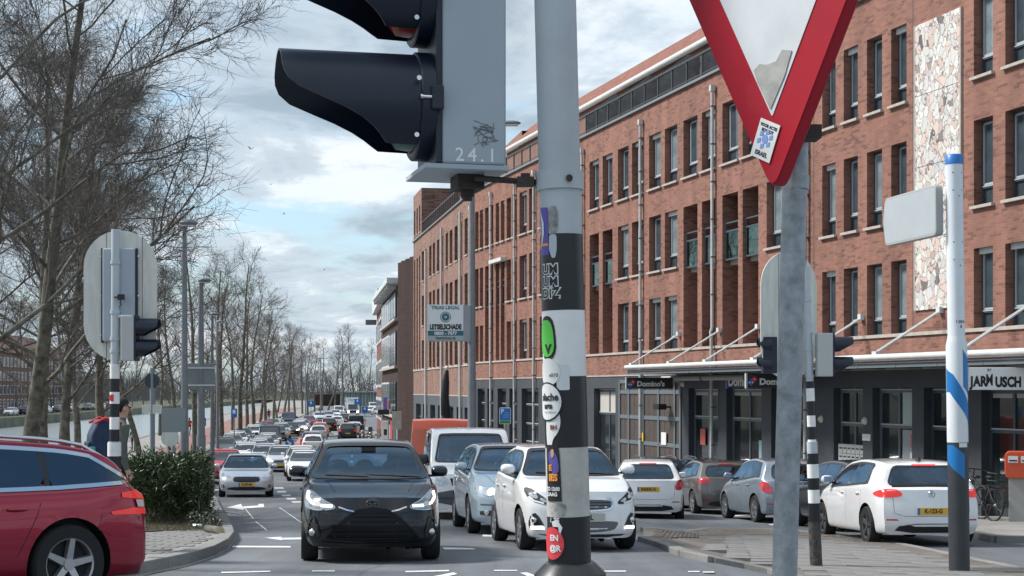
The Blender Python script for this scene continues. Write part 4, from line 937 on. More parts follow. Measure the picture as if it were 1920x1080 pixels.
    def sidepoly(s, x0, x1, xr, dz=.085, db=.03):        # glass outline on the side: belt line, windscreen slope, roof, rear pillar
        bot = [(x0+(x1-x0)*i/8, s.belt(x0+(x1-x0)*i/8)+db) for i in range(9)]; up = []
        for i in range(25):
            x = xr-(xr-x0)*i/24; z = s.top(x)-dz
            if z > s.belt(x)+db+.02: up.append((x, z))
        return bot+up
    def glazing(s, ws, rear, side, splits, gmat=None, tint=None, trim=None, pill=.05):
        gm = gmat or (CGLASS if s.hi else CGL_D); tm = tint or gm
        if ws:
            w0, z0, w1, z1 = ws; poly = round_poly([(-w0, z0), (-w0*.5, z0-.012), (w0*.5, z0-.012), (w0, z0), (w1, z1), (w1*.5, z1+.012), (-w1*.5, z1+.012), (-w1, z1)], .07)
            s.put('windscreen', s.patch('F', poly, .004, .09), gm); s.put('windscreen_seal', s.ribbon('F', poly, .035, .008, .0055), PLAST)
            if s.hi: s.cut('F', [(a*.95, z0+.02+(b-z0)*.94) for a, b in poly])
        if rear:
            w0, z0, w1, z1 = rear; poly = round_poly([(-w0, z0), (w0, z0), (w1, z1), (-w1, z1)], .10)
            s.put('rear_window', s.patch('R', poly, .004, .09), tm); s.put('rear_window_seal', s.ribbon('R', poly, .03, .008, .0055), PLAST)
            if s.hi: s.cut('R', [(a*.94, z0+.02+(b-z0)*.94) for a, b in poly])
        if side:
            sp = s.sidepoly(*side); xs = [-9]+list(splits)+[99]
            for kind in 'LS':
                for a, b in zip(xs, xs[1:]):
                    bm = bmesh.new(); bm.faces.new([bm.verts.new((p[0], p[1], 0)) for p in sp])
                    for c, nn in ((a+pill/2, -1), (b-pill/2, 1)): bmesh.ops.bisect_plane(bm, geom=bm.verts[:]+bm.edges[:]+bm.faces[:], plane_co=(c, 0, 0), plane_no=(nn, 0, 0), clear_outer=True)
                    if not bm.faces: bm.free(); continue
                    f = max(bm.faces, key=lambda f: f.calc_area()); poly = chaikin([(v.co.x, v.co.y) for v in f.verts], 1); bm.free()
                    s.put('side_window', s.patch(kind, poly, .005, .1), tm if a > s.L*.52 else gm)
                    if s.hi: s.cut(kind, poly)
                for x in splits:
                    if s.belt(x)+.06 < s.top(x)-side_dz(side): s.put('pillar_trim', s.ribbon(kind, [(x, s.belt(x)+.03), (x, s.top(x)-side_dz(side))], pill/2, pill/2, .0045, .08, False), PLAST)
                s.put('window_trim', s.ribbon(kind, sp, .012, .022, .0065), trim or PLAST)
    def wheelparts(s):
        R_, wd = s.R, .205; Mx = Matrix.Rotation(R(90), 4, 'X')
        t = M(); r0 = R_*.66; t.lathe([(r0, -wd/2+.01), (R_*.93, -wd/2), (R_*.985, -wd/2+.03), (R_, -wd/4), (R_, wd/4), (R_*.985, wd/2-.03), (R_*.93, wd/2), (r0, wd/2-.01)], 32 if s.hi else 18, Mx)
        rm = M(); rm.lathe([(R_*.665, wd/2-.012), (R_*.62, wd/2-.02), (R_*.6, wd/2-.06), (R_*.6, -wd/2+.02), (R_*.665, -wd/2+.012)], 28 if s.hi else 14, Mx)
        n = {'five': 5, 'ten': 10, 'cover': 7, 'twin': 5}[s.rim]; r1 = R_*.635
        for i in range(n):
            rot = Mx @ Matrix.Rotation(2*math.pi*i/n+.2, 4, 'Z'); rm.m = rot; z = wd/2
            for off in ((-.13, .13) if s.rim == 'twin' else (0,)):
                a, b = (.2, .15) if s.rim in ('five', 'cover') else (.1, .075)
                A = [(r1*.15, r1*(off*.3-a)), (r1, r1*(off*1.3-b)), (r1, r1*(off*1.3+b)), (r1*.15, r1*(off*.3+a))]
                lo = [rm.p((x, y, z-.06)) for x, y in A]; hi = [rm.p((x, y*.72, z-.012-(.018 if k in (0, 3) else 0))) for k, (x, y) in enumerate(A)]
                rm.face(hi)
                for k in range(4): rm.face((lo[k], lo[(k+1) % 4], hi[(k+1) % 4], hi[k]))
        rm.m = None; rm.cyl((0, -(wd/2-.065), 0), (0, -(wd/2-.018), 0), R_*.15, n=12)
        dk = M(); dk.cyl((0, -.02, 0), (0, -(wd/2-.09), 0), R_*.6, n=20); dk.cyl((0, .02, 0), (0, .03, 0), R_*.64, n=20)
        s.wheel = (t.mesh('wheel', TYRE, 50), rm.mesh('rim', s.rimmat, 35), dk.mesh('brake_disc', SEAM))
    def arches(s):
        for xa in (s.fa, s.ra):
            for sg in (1, -1):
                kill = []; cx = s.L/2-xa; Ra = s.arch
                for f in s.bm.faces:
                    c = f.calc_center_median()
                    if c.y*sg > s.W*.28 and math.hypot(c.x-cx, c.z-s.R) < Ra and c.z < s.R+Ra: kill.append(f)
                bmesh.ops.delete(s.bm, geom=kill, context='FACES')
                for v in s.bm.verts:
                    if v.co.y*sg > s.W*.28 and v.is_boundary and v.co.z > s.bot+.02:
                        d = Vector((v.co.x-cx, v.co.z-s.R)); r = d.length
                        if abs(r-Ra) < .09 and r > 0: d *= Ra/r; v.co.x = cx+d.x; v.co.z = s.R+d.y
                m = M(); n = 18; A = []; B = []; C = []
                for i in range(n+1):
                    t = -.35+(math.pi+.7)*i/n; x, z = cx+Ra*math.cos(t), s.R+Ra*math.sin(t); p = s.proj('L' if sg > 0 else 'S', s.L/2-x, max(z, s.bot+.01), .0); y = p.y
                    A.append(m.p((x, y-.004*sg, z))); B.append(m.p((x, sg*s.W*.27, z)))
                for i in range(n): m.face((A[i], A[i+1], B[i+1], B[i]))
                m.face(B); s.put('wheel_arch', m, SEAM, None)
    def interior(s, cowl, seat_x=1.95, z0=None, wheel_side=1, rear=True):
        z = z0 or s.bot+.13; m = M(); w = s.W/2
        m.bx(s.L/2-cowl-.75, s.L/2-cowl+.1, -w*.84, w*.84, z, s.belt(cowl+.5)-.04)
        for sx, ys in ((seat_x, (-.36, .36)), (seat_x+.85, (-.38, .0, .38) if rear else ())):
            for y in ys:
                X = s.L/2-sx; mm = Matrix.Translation((X, y, z+.2)) @ Matrix.Rotation(R(-14), 4, 'Y'); m.m = mm; m.ball((0, 0, .27), (.11, .25, .34), 10, 8); m.ball((-.02, 0, .64), (.06, .13, .10), 8, 6); m.m = Matrix.Translation((X+.25, y, z+.18)); m.ball((0, 0, 0), (.3, .25, .12), 8, 6)
        m.m = None
        if rear: m.bx(-s.L/2+.25, s.L/2-seat_x-1.15, -w*.8, w*.8, z, z+.42)
        s.put('interior', m, INT, 60)
        st = M(Matrix.Translation((s.L/2-cowl-.85, .36*wheel_side, s.belt(cowl+.5)-.02)) @ Matrix.Rotation(R(65), 4, 'Y')); st.tube([(.18*math.cos(t), .18*math.sin(t), 0) for t in [2*math.pi*i/16 for i in range(16)]], .014, 6, True); st.box((0, 0, 0), (.3, .06, .02)); s.put('steering_wheel', st, INT, 60)
    def mirror(s, x, z=None, mtl='body', big=1.0):
        z = z or s.belt(x)+.07
        for sg in (1, -1):
            y = s.W/2*.93; m = M(); X = s.L/2-x
            pts = [(.09, .0), (.10, .10), (.03, .155), (-.06, .16), (-.08, .08), (-.07, .0)]
            m.m = Matrix.Translation((X, sg*(y+.125*big), z))
            for k, (sc1, yy) in enumerate(((.6, -.11), (1, -.06), (1, .06), (.75, .105), (.3, .12))): pass
            rings = []
            for sc1, yy in ((.45, -.115), (.9, -.085), (1, -.02), (1, .05), (.82, .095), (.35, .118)):
                rings.append([m.p((px_*sc1*big, sg*yy*big, (pz-.075)*sc1*big+.075)) for px_, pz in chaikin(pts, 1)])
            for A, B in zip(rings, rings[1:]):
                for i in range(len(A)): m.face((A[i], A[(i+1) % len(A)], B[(i+1) % len(A)], B[i]))
            m.face(rings[0]); m.face(rings[-1][::-1])
            a = s.put('mirror', m, mtl, 60); m2 = M(); m2.box((X-.02, sg*(y+.0), z+.02), (.05, .14, .03)); s.put('mirror_stalk', m2, PLAST, None)
            g_ = M(Matrix.Translation((X-.075*big, sg*(y+.125*big), z+.08))); g_.box((0, 0, 0), (.012, .16*big, .11*big)); s.put('mirror_glass', g_, CHROME, None)
    def seam(s, kind, pts, w=.006): s.put('panel_gap', s.ribbon(kind, pts, w/2, w/2, .0015, .08, False), SEAM, None)
    def handles(s, xs, z, mtl='body'):
        for x in xs:
            for kind, sg in (('L', 1), ('S', -1)):
                p = s.proj(kind, x, z, .02); m = M(); m.ball(p, (.095, .018, .018), 10, 6); s.put('door_handle', m, mtl, 60)
    def plate(s, kind, z, txt=None, y=0, col=None, w=.52, h=.11):
        pts = [s.proj(kind, y+q, z, 0) for q in (-w/2, 0, w/2)]; X = max(p.x for p in pts)+.012 if kind == 'F' else min(p.x for p in pts)-.012; sg = 1 if kind == 'F' else -1
        m = M(); m.bx(X-.006, X+.006, y-w/2, y+w/2, z-h/2, z+h/2); i = s.put('number_plate', m, col or PLATE, None)
        m = M(); m.bx(X+sg*.007, X+sg*.009, y-sg*w/2, y-sg*(w/2-.045), z-h/2, z+h/2); s.put('country_strip', m, SBLU, None, i)
        if txt:
            me = text_mesh(txt, h*.9, .004, 'CENTER', .86); m = M(Matrix.Translation((X+sg*.009, y+sg*.01, z)) @ Matrix.Rotation(R(90*sg), 4, 'Z') @ Matrix.Rotation(R(90), 4, 'X')); m.add(me); s.put('plate_lettering', m, BLACKM, None, i)
    def rails(s, x0, x1, mtl):
        for sg in (1, -1):
            m = M(); pts = []
            for i in range(13):
                x = x0+(x1-x0)*i/12; y = sg*s.rw*s.W/2*.9; p = s.proj('T', x, y, 0); pts.append(p+Vector((0, 0, .035 if 0 < i < 12 else .0)))
            m.tube(pts, .018, 8); s.put('roof_rail', m, mtl, 60)
    def finish(s):
        s.arches()
        me = bpy.data.meshes.new('body'); s.bm.to_mesh(me); s.bm.free(); me.materials.append(INT); smoothen(me, 42); s.body = me; s.wheelparts(); s.bvh = None; return s
def place(car, paint_m, loc, yaw, name, label, group=None, pitch=None, cat='car', roof=None, swap=None):
    if pitch is None: pitch = 0
    e = empty(name, loc, (0, 0, yaw), label, cat, group); e.rotation_mode = 'XYZ'
    if len(loc) == 3 and pitch: pass
    # sit on the slope: tilt along the ground gradient
    d = loc[1]; g_ = (gz(d+1)-gz(d-1))/2; fwd = Vector((math.cos(yaw), math.sin(yaw), math.sin(yaw)*g_)).normalized(); up = Vector((0, -g_, 1)).normalized(); left = up.cross(fwd).normalized()
    e.rotation_euler = Matrix((fwd, left, up)).transposed().to_euler()
    b = link('body', car.body, e); b.material_slots[0].link = 'OBJECT'; b.material_slots[0].material = paint_m
    objs = []
    for nm, me, sub in car.parts:
        o = link(nm, me, e if sub is None else objs[sub]); objs.append(o)
        if not me.materials or me.materials[0] is None or me.materials[0] == BODYM: o.material_slots[0].link = 'OBJECT'; o.material_slots[0].material = paint_m
        if swap and nm in swap: o.material_slots[0].link = 'OBJECT'; o.material_slots[0].material = swap[nm]
    for xa in (car.fa, car.ra):
        for sg in (1, -1):
            w = link('wheel', car.wheel[0], e, (car.L/2-xa, sg*car.track, car.R), (0, 0, 0 if sg < 0 else math.pi)); link('rim', car.wheel[1], w)
            if car.hi: link('brake_disc', car.wheel[2], w)
    return e
BODYM = mat('body_paint_slot', (.5, .5, .5))
_op = Car.put
def _put(s, name, m, mtl, sm=60, sub=None): return _op(s, name, m, BODYM if mtl == 'body' else mtl, sm, sub)
Car.put = _put
def hatch(L, W, H, hood=.72, cowl=1.0, cz=.93, rf=1.75, tail=.95, belt=.90, rise=.1, rend=.46, **k):
    top = [(0, hood-.03), (.12, hood), (cowl*.55, hood+(cz-hood)*.72), (cowl, cz), (rf-(rf-cowl)*.22, H-.105), (rf+.1, H-.035), (rf+.75, H), (L-1.15, H-.02), (L-rend-.08, H-.085), (L-rend+.02, H-.13), (L-.1, tail+.03), (L, tail)]
    bl = [(0, hood-.06), (.5, hood+.04), (cowl, belt-.02), (L*.55, belt+rise*.45), (L-.6, belt+rise), (L, belt+rise-.02)]
    return Car(L, W, H, top, bl, **k)
# ------------------------------------------------------------------ car models
def shutlines(c, xs, z0=None, x0=None):
    for x in xs:
        for kind in 'LS': c.seam(kind, [(x-.01, c.bot+.1), (x, c.bot+.35), (x+.01, c.belt(x)+.01)])
def black_hatch():
    c = hatch(3.95, 1.695, 1.51, hood=.80, cowl=.98, cz=.985, rf=1.80, belt=.93, rise=.14, bot=.19, fa=.78, ra=3.29, R_=.30, rw=.665, kf=.34,
              fr=[(.15, .10), (.3, .02), (.45, .0), (.62, .05), (.8, .16), (1.0, .3)], rim='five')
    c.glazing((.73, 1.0, .535, 1.42), (.56, 1.0, .47, 1.33), (1.32, 3.45, 3.15, .09), (2.3, 3.1))
    arc = [(-.56, .285), (-.47, .40), (-.34, .53), (-.18, .635), (0, .66), (.18, .635), (.34, .53), (.47, .40), (.56, .285), (0, .25)]
    c.put('grille', c.patch('F', arc, .003, .05), mat('grille_black', (.004, .005, .007), .35, spec=.2))
    for k in range(6):
        z = .30+.052*k; w = max(.2, .55-.07*k*1.0); c.put('grille_bar', c.ribbon('F', [(-w, z), (w, z)], .007, .007, .014, .06, False), mat('grille_gloss', (.008, .009, .011), .3, spec=.3), None)
    c.put('bumper_lip', c.ribbon('F', [(-.6, .245), (-.3, .225), (.3, .225), (.6, .245)], .016, .016, .012, .06, False), 'body', 60)
    for sg in (1, -1):
        def P(l): l = [(a*sg, b) for a, b in l]; return l if sg > 0 else l[::-1]
        lamp = chaikin(P([(.40, .655), (.56, .62), (.765, .635), (.79, .73), (.765, .86), (.72, .86), (.60, .75)]), 2)
        c.put('headlight', c.patch('F', lamp, .006, .04), mat('lamp_reflector', (.26, .28, .30), .15, .5, coat=1, var=.4, vs_=12))
        c.put('headlight_rim', c.ribbon('F', lamp, .003, .006, .007, .04), CHROME)
        c.put('running_light', c.ribbon('F', P([(.47, .67), (.58, .672), (.70, .70), (.755, .77), (.745, .84)]), .014, .014, .011, .03, False), DRL)
        c.put('lamp_lens', c.patch('F', chaikin(P([(.585, .665), (.66, .66), (.69, .72), (.62, .73)]), 2), .012, .03), CLEARL)
        c.put('chrome_wing', c.ribbon('F', P([(.40, .66), (.30, .625), (.22, .61)]), .008, .008, .008, .03, False), CHROME)
        fog = chaikin(P([(.60, .29), (.77, .30), (.755, .45), (.70, .565), (.655, .50)]), 2)
        c.put('fog_lamp_recess', c.patch('F', fog, .006, .05), PLAST); c.put('fog_lamp_frame', c.ribbon('F', fog, .012, .010, .011, .04), 'body')
        p = c.proj('F', .69*sg, .365, .02); m = M(Matrix.Translation(p) @ Matrix.Rotation(R(90), 4, 'Y')); m.lathe([(0, .02), (.025, .016), (.04, 0), (.045, -.02)], 14); c.put('fog_lamp', m, CHROME)
    p = c.proj('F', 0, .70, .01); m = M(Matrix.Translation(p) @ Matrix.Rotation(R(90), 4, 'Z') @ Matrix.Rotation(R(90), 4, 'X'))
    for a, b in ((.075, .05), (.028, .05), (.06, .022)): m.tube([(a*math.cos(t), b*math.sin(t)+(.012 if a == .06 else 0), 0) for t in [2*math.pi*i/18 for i in range(18)]], .006, 5, True)
    c.put('emblem', m, mat('emblem_dark', (.12, .125, .13), .3, .7))
    for sg in (1, -1):
        c.seam('T', [(.25, sg*.52), (.6, sg*.64), (.95, sg*.70)]); c.put('bonnet_crease', c.ribbon('T', [(.42, sg*.44), (.9, sg*.56)], .006, .006, .006, .05, False), 'body')
    for a, b in ((.62, -.06), (-.02, -.55)): c.put('wiper', c.ribbon('F', [(a, 1.005), ((a+b)/2, 1.018), (b, 1.03)], .010, .010, .02, .06, False), PLAST, None)
    c.put('rear_bumper_trim', c.patch('R', [(-.5, .25), (.5, .25), (.45, .4), (-.45, .4)], .005), PLAST); c.both('taillight', chaikin([(.55, .75), (.78, .75), (.76, 1.0), (.62, .98)], 2), TAIL, 'R')
    c.mirror(1.42, 1.0, 'body', .88); c.interior(1.0, 1.95); shutlines(c, (1.15, 2.28)); c.handles((2.1, 2.95), .84)
    m = M(); m.bx(c.L/2-1.52, c.L/2-1.48, -.09, .09, 1.33, 1.38); c.put('rear_view_mirror', m, PLAST)
    return c.finish()
def white_city():
    c = hatch(3.475, 1.615, 1.46, hood=.83, cowl=.86, cz=1.0, rf=1.62, belt=.95, rise=.1, bot=.18, fa=.72, ra=3.06, R_=.285, rw=.67, kf=.30, fr=[(.15, .06), (.3, .0), (.6, .02), (.8, .10), (1.0, .22)], rim='cover')
    c.glazing((.70, 1.015, .515, 1.38), (.55, 1.0, .46, 1.3), (1.15, 3.0, 2.8, .09), (2.05, 2.7))
    g = chaikin([(-.38, .63), (-.33, .545), (.33, .545), (.38, .63), (.36, .70), (-.36, .70)], 2)
    c.put('grille', c.patch('F', g, .005), mat('grille_grey', (.10, .105, .11), .4)); c.put('grille_frame', c.ribbon('F', g, .012, .012, .011, .04), CHROME); c.put('bonnet_badge_strip', c.ribbon('F', [(-.36, .705), (.36, .705)], .02, .012, .012, .06, False), CHROME)
    for k in range(3): c.put('grille_bar', c.ribbon('F', [(-.34, .57+.04*k), (.34, .57+.04*k)], .005, .005, .01, .06, False), MT['grille_gloss'], None)
    c.put('lower_intake', c.patch('F', chaikin([(-.46, .37), (-.36, .26), (.36, .26), (.46, .37), (.42, .41), (-.42, .41)], 2), .005), mat('intake_grey', (.12, .125, .13), .5))
    for sg in (1, -1):
        def P(l): l = [(a*sg, b) for a, b in l]; return l if sg > 0 else l[::-1]
        lamp = chaikin(P([(.42, .635), (.55, .625), (.72, .70), (.755, .83), (.70, .86), (.56, .74)]), 1)
        c.put('headlight', c.patch('F', lamp, .006, .04), PLAST)
        c.put('lamp_lens', c.patch('F', chaikin(P([(.60, .70), (.69, .71), (.72, .79), (.63, .77)]), 2), .010, .03), HEADL); c.put('lamp_lens', c.patch('F', chaikin(P([(.48, .655), (.57, .655), (.59, .72), (.53, .70)]), 2), .010, .03), HEADL)
        c.put('lamp_strip', c.ribbon('F', P([(.54, .64), (.66, .675), (.71, .73)]), .009, .009, .012, .03, False), WHT)
        fog = chaikin(P([(.52, .30), (.70, .29), (.73, .37), (.70, .50), (.63, .52)]), 1)
        c.put('fog_lamp_recess', c.patch('F', fog, .006, .05), PLAST); c.put('running_light', c.patch('F', P([(.54, .305), (.695, .30), (.70, .34), (.56, .345)]), .012, .05), DRL)
        p = c.proj('F', .655*sg, .42, .015); m = M(Matrix.Translation(p) @ Matrix.Rotation(R(90), 4, 'Y')); m.lathe([(0, .02), (.025, .016), (.038, 0), (.04, -.02)], 14); c.put('fog_lamp', m, CHROME)
    c.plate('F', .455, '0-DL', 0, mat('plate_faded', (.46, .45, .40), .5))
    c.put('skirt', c.ribbon('F', [(-.62, .205), (.62, .205)], .03, .03, .006, .06, False), PLAST); p = c.proj('F', 0, .77, .008); m = M(Matrix.Translation(p)); m.box((0, 0, 0), (.012, .07, .07)); c.put('emblem', m, CHROME)
    c.both('taillight', chaikin([(.52, .75), (.73, .75), (.7, 1.0), (.58, 1.0)], 2), TAIL, 'R'); c.plate('R', .5)
    for a, b in ((.58, -.02), (.0, -.5)): c.put('wiper', c.ribbon('F', [(a, 1.02), (b, 1.045)], .009, .009, .02, .06, False), PLAST, None)
    c.mirror(1.22, 1.02, 'body', .86); c.interior(.9, 1.75); shutlines(c, (1.02, 2.05)); c.handles((1.9, 2.6), .86)
    return c.finish()
def silver_mpv():
    c = hatch(4.28, 1.768, 1.546, hood=.82, cowl=1.05, cz=1.04, rf=1.95, belt=.96, rise=.16, bot=.2, fa=.88, ra=3.46, R_=.315, rw=.66, kf=.36, fr=[(.15, .06), (.3, .0), (.6, .03), (.85, .18), (1.0, .3)], rim='five')
    c.glazing((.75, 1.06, .53, 1.46), (.55, 1.08, .47, 1.38), (1.35, 3.75, 3.45, .10), (2.4, 3.3))
    c.put('grille', c.patch('F', chaikin([(-.22, .56), (.22, .56), (.28, .70), (-.28, .70)], 2), .005), PLAST); c.put('bumper_strip', c.ribbon('F', [(-.72, .50), (0, .47), (.72, .50)], .012, .012, .006, .06, False), mat('trim_grey', (.10, .105, .11), .4), 60)
    c.put('lower_intake', c.patch('F', chaikin([(-.72, .30), (.72, .30), (.74, .42), (-.74, .42)], 1), .005), PLAST)
    for sg in (1, -1):
        def P(l): l = [(a*sg, b) for a, b in l]; return l if sg > 0 else l[::-1]
        c.put('headlight', c.patch('F', chaikin(P([(.40, .66), (.60, .62), (.80, .70), (.82, .79), (.62, .78)]), 2), .006, .04), HEADL)
        p = c.proj('F', .53*sg, .70, .012); m = M(Matrix.Translation(p)); m.ball((0, 0, 0), (.02, .075, .06), 14, 8); c.put('lamp_bulb', m, LAMPON)
        p = c.proj('F', .62*sg, .37, .01); m = M(Matrix.Translation(p) @ Matrix.Rotation(R(90), 4, 'Y')); m.lathe([(0, .015), (.03, .01), (.045, 0)], 12); c.put('fog_lamp', m, CLEARL)
        c.seam('T', [(.3, sg*.45), (1.0, sg*.68)])
    c.plate('F', .44); c.both('taillight', chaikin([(.5, .85), (.78, .85), (.76, 1.02), (.56, 1.0)], 2), TAIL, 'R')
    c.mirror(1.35, 1.05, 'body', .86); c.interior(1.1, 2.05); shutlines(c, (1.3, 2.42)); c.handles((2.25, 3.1), .92); return c.finish()
def van(L=4.9, W=1.904, H=1.97, hi=True, n=72):
    top = [(0, .95), (.12, 1.0), (.45, 1.10), (.72, 1.17), (1.05, 1.50), (1.35, 1.83), (1.6, 1.92), (2.3, H), (L-.4, H-.02), (L-.12, H-.09), (L, H-.35)]
    bl = [(0, .88), (.6, 1.04), (1.0, 1.12), (L, 1.14)]
    c = Car(L, W, H, top, bl, .22, .92, L-.97, .335, .85, [(.2, .05), (.5, .0), (.8, .03), (1.1, .12)], [(.2, .05), (.5, 0), (1.9, .06)], .22, .07, n=n, hi=hi, rim='ten', wfp=[(0, .88), (.2, .95), (.8, .99), (1.5, 1), (L-.3, .99), (L, .96)])
    c.glazing((.78, 1.20, .66, 1.80), None, (1.0, 2.9, 2.9, .16), (2.02,), pill=.12)
    c.put('bumper', c.patch('F', chaikin([(-.86, .30), (.86, .30), (.88, .62), (-.88, .62)], 1), .008), mat('bumper_grey', (.09, .095, .105), .6)); c.put('grille', c.patch('F', [(-.45, .70), (.45, .70), (.5, .86), (-.5, .86)], .006), PLAST)
    c.both('headlight', chaikin([(.5, .72), (.82, .72), (.86, .90), (.56, .90)], 1), HEADL); c.both('taillight', chaikin([(.78, .8), (.92, .8), (.9, 1.2), (.8, 1.2)], 1), TAIL, 'R'); c.plate('F', .48); c.plate('R', .8)
    for sg in (1, -1): c.put('bumper_gap', c.ribbon('F', [(-.86, .45), (.86, .45)], .006, .006, .011, .06, False), SEAM, None) if sg > 0 else None
    c.mirror(1.12, 1.18, PLAST, 1.4)
    if hi: m = M(); m.bx(L/2-2.5, L/2-2.45, -.85, .85, .5, 1.85); c.put('bulkhead', m, INT, None)
    if hi: c.interior(.95, 1.75, .75, rear=False); shutlines(c, (1.0, 2.02, 3.2))
    return c.finish()
def gen_hatch(hi, tl, kind, L=4.2, W=1.78, H=1.47, plate=None, n=None, rim='five', rimmat=None, rails=None, lamps=None, tailm=TAIL, rw=.645, se=(.55, .8), rear=None, tailp=None, **k):
    n = n or (72 if hi else 40); c = hatch(L, W, H, n=n, q=3 if hi else 2, hi=hi, rim=rim, rimmat=rimmat, rw=rw, fa=.85, ra=L-.78, R_=k.pop('R_', .315), **k)
    w = W/2; b = c.belt(1.3); sx = k.get('cowl', 1.0)
    c.glazing((w*.85, b+.085, w*.605, H-.085), rear or (w*.72, c.belt(L)+.03, w*.58, H-.16), (sx+.32, L-se[0], L-se[1], .085), (L*.56, L-.95))
    c.put('grille', c.patch('F', chaikin([(-w*.42, .50), (w*.42, .50), (w*.5, .60), (w*.42, .69), (-w*.42, .69), (-w*.5, .60)], 1), .005), PLAST)
    c.put('grille_trim', c.ribbon('F', [(-w*.46, .69), (w*.46, .69)], .008, .008, .010, .08, False), CHROME, None)
    c.put('lower_intake', c.patch('F', chaikin([(-w*.75, .24), (w*.75, .24), (w*.6, .36), (-w*.6, .36)], 1), .005), PLAST)
    c.both('headlight', chaikin(lamps or [(w*.55, .61), (w*.9, .66), (w*.94, .76), (w*.82, .77), (w*.6, .70)], 2), HEADL)
    c.both('corner_intake', chaikin([(w*.74, .34), (w*.92, .32), (w*.86, .47)], 1), PLAST)
    tl = tl or [(w*.58, .80), (w*.97, .80), (w*.95, .97), (w*.66, .97)]
    c.both('taillight', chaikin(tl, 2), tailm, 'R', .011, .03 if hi else .08)
    c.put('rear_diffuser', c.patch('R', chaikin([(-w*.72, .23), (w*.72, .23), (w*.58, .38), (-w*.58, .38)], 1), .005), PLAST)
    c.both('reflector', [(w*.62, .43), (w*.84, .43), (w*.84, .455), (w*.66, .455)], TAIL, 'R', .006)
    c.plate('F', .43, plate if kind == 'F' else None); c.plate('R', (tailp or .62), plate if kind == 'R' else None)
    bl = c.put('brake_light', c.ribbon('R', [(-.2, H-.125), (.2, H-.125)], .012, .012, .012, .06, False), tailm, None)
    c.mirror(sx+.42, None, 'body', .88)
    if rails: c.rails(1.7, L-.65, rails)
    if hi:
        c.interior(1.05, 2.0); shutlines(c, (1.2, L*.56, L-1.05)); c.handles((L*.56-.22, L-1.2), .86)
        c.seam('R', [(-w*.72, .95), (-w*.7, .55), (-w*.5, .50), (w*.5, .50), (w*.7, .55), (w*.72, .95)])
    return c
# ------------------------------------------------------------------ the cars of the scene
P_BLACK = paint('black', (.006, .008, .012)); P_WHITE = paint('white', (.74, .75, .76), 0, .3); P_SILV = paint('silver', (.58, .61, .64), .35, .3); P_SBLUE = paint('silver_blue', (.36, .44, .50), .35, .3); P_GREY = paint('grey', (.15, .155, .16), .5, .3)
P_GREYB = paint('grey_brown', (.15, .145, .14), .5, .3); P_STEEL = paint('steel_blue', (.26, .31, .36), .4, .3); P_RED = paint('dark_red', (.30, .004, .028), .6, .28); P_REDB = paint('bright_red', (.50, .02, .025), .1); P_ORANGE = paint('orange', (.66, .115, .05), 0, .4); P_DARK = paint('dark_blue_grey', (.03, .037, .045), .3); P_NAVY = paint('navy', (.02, .035, .07), .3)
def fwd_yaw(fx_, fy_): return math.atan2(fy_, fx_)
def car_at(model, pm, xpx, D, fw, name, label, end=None, **k):
    # D is the depth of the end nearest the camera, xpx the column of that end's centre
    f = Vector((fw[0], fw[1])).normalized(); X = (xpx-CX)/F*D; sgn = 1 if f.y > 0 else -1
    c = Vector((X, D))+f*sgn*(model.L/2); return place(model, pm, (c.x, c.y, gz(c.y, c.x)), math.atan2(f.y, f.x), name, label, **k)
yar = car_at(black_hatch(), P_BLACK, 699, 17.3, (.135, -1), 'black_hatchback', 'black hatchback facing the camera in the middle lane, driver at the wheel')
cit = car_at(white_city(), P_WHITE, 1099, 19.6, (.16, -1), 'white_city_car', 'small white city car with lit daytime lights behind the big striped pole')
mpv = car_at(silver_mpv(), P_SBLUE, 986, 24.1, (.13, -1), 'silver_blue_car', 'silver blue car with one headlight glowing beside the black hatchback')
wv = car_at(van(), P_WHITE, 889, 30.6, (.10, -1), 'white_van', 'white van with a driver behind the windscreen, following the black hatchback', cat='van')
def golf():
    c = gen_hatch(True, [(.46, .815), (.83, .80), (.86, .87), (.80, .94), (.52, .93)], 'R', 4.25, 1.79, 1.452, 'K-123-G', tailm=TAILON, rim='twin', rimmat=ALLOYD, tail=.93, belt=.92, rise=.09, rear=(.68, 1.0, .53, 1.32), se=(.8, 1.02), cz=.96, tailp=.58, kr=.12, rend=.30, R_=.325)
    p = c.proj('R', 0, .86, .008); m = M(Matrix.Translation(p) @ Matrix.Rotation(R(90), 4, 'Y')); m.tube([(.055*math.cos(t), .055*math.sin(t), 0) for t in [2*math.pi*i/20 for i in range(20)]], .008, 6, True)
    for pts in ([(.04, -.028), (-.04, -.01), (.005, 0), (-.04, .01), (.04, .028)], [(.045, -.012), (.012, 0), (.045, .012)]): m.tube([(a, b, .004) for a, b in pts], .006, 5)
    c.put('emblem', m, CHROME); m = M(); q = c.proj('T', 3.55, 0, 0); m.prism([(-.12, 0), (.1, 0), (-.09, .07)], -.02, .02, 'y'); m.v = [(a+q.x, b, z+q.z) for a, b, z in m.v]; c.put('roof_antenna', m, PLAST); return c.finish()
car_at(golf(), P_WHITE, 1750, 24.1, (-.07, 1), 'white_hatchback', 'white hatchback seen from behind at right with brake lights lit', swap={'side_window': CGLASS})
car_at(gen_hatch(True, [(.60, .72), (.80, .72), (.84, .86), (.78, .97), (.68, .95)], 'R', 3.96, 1.74, 1.46, 'B-KKK-31', rear=(.62, .98, .50, 1.32), tailp=.74, rim='cover', kr=.2).finish(), P_WHITE, 1216, 34.7, (.07, 1), 'white_hatchback', 'white hatchback with yellow rear plate right behind the small white city car')
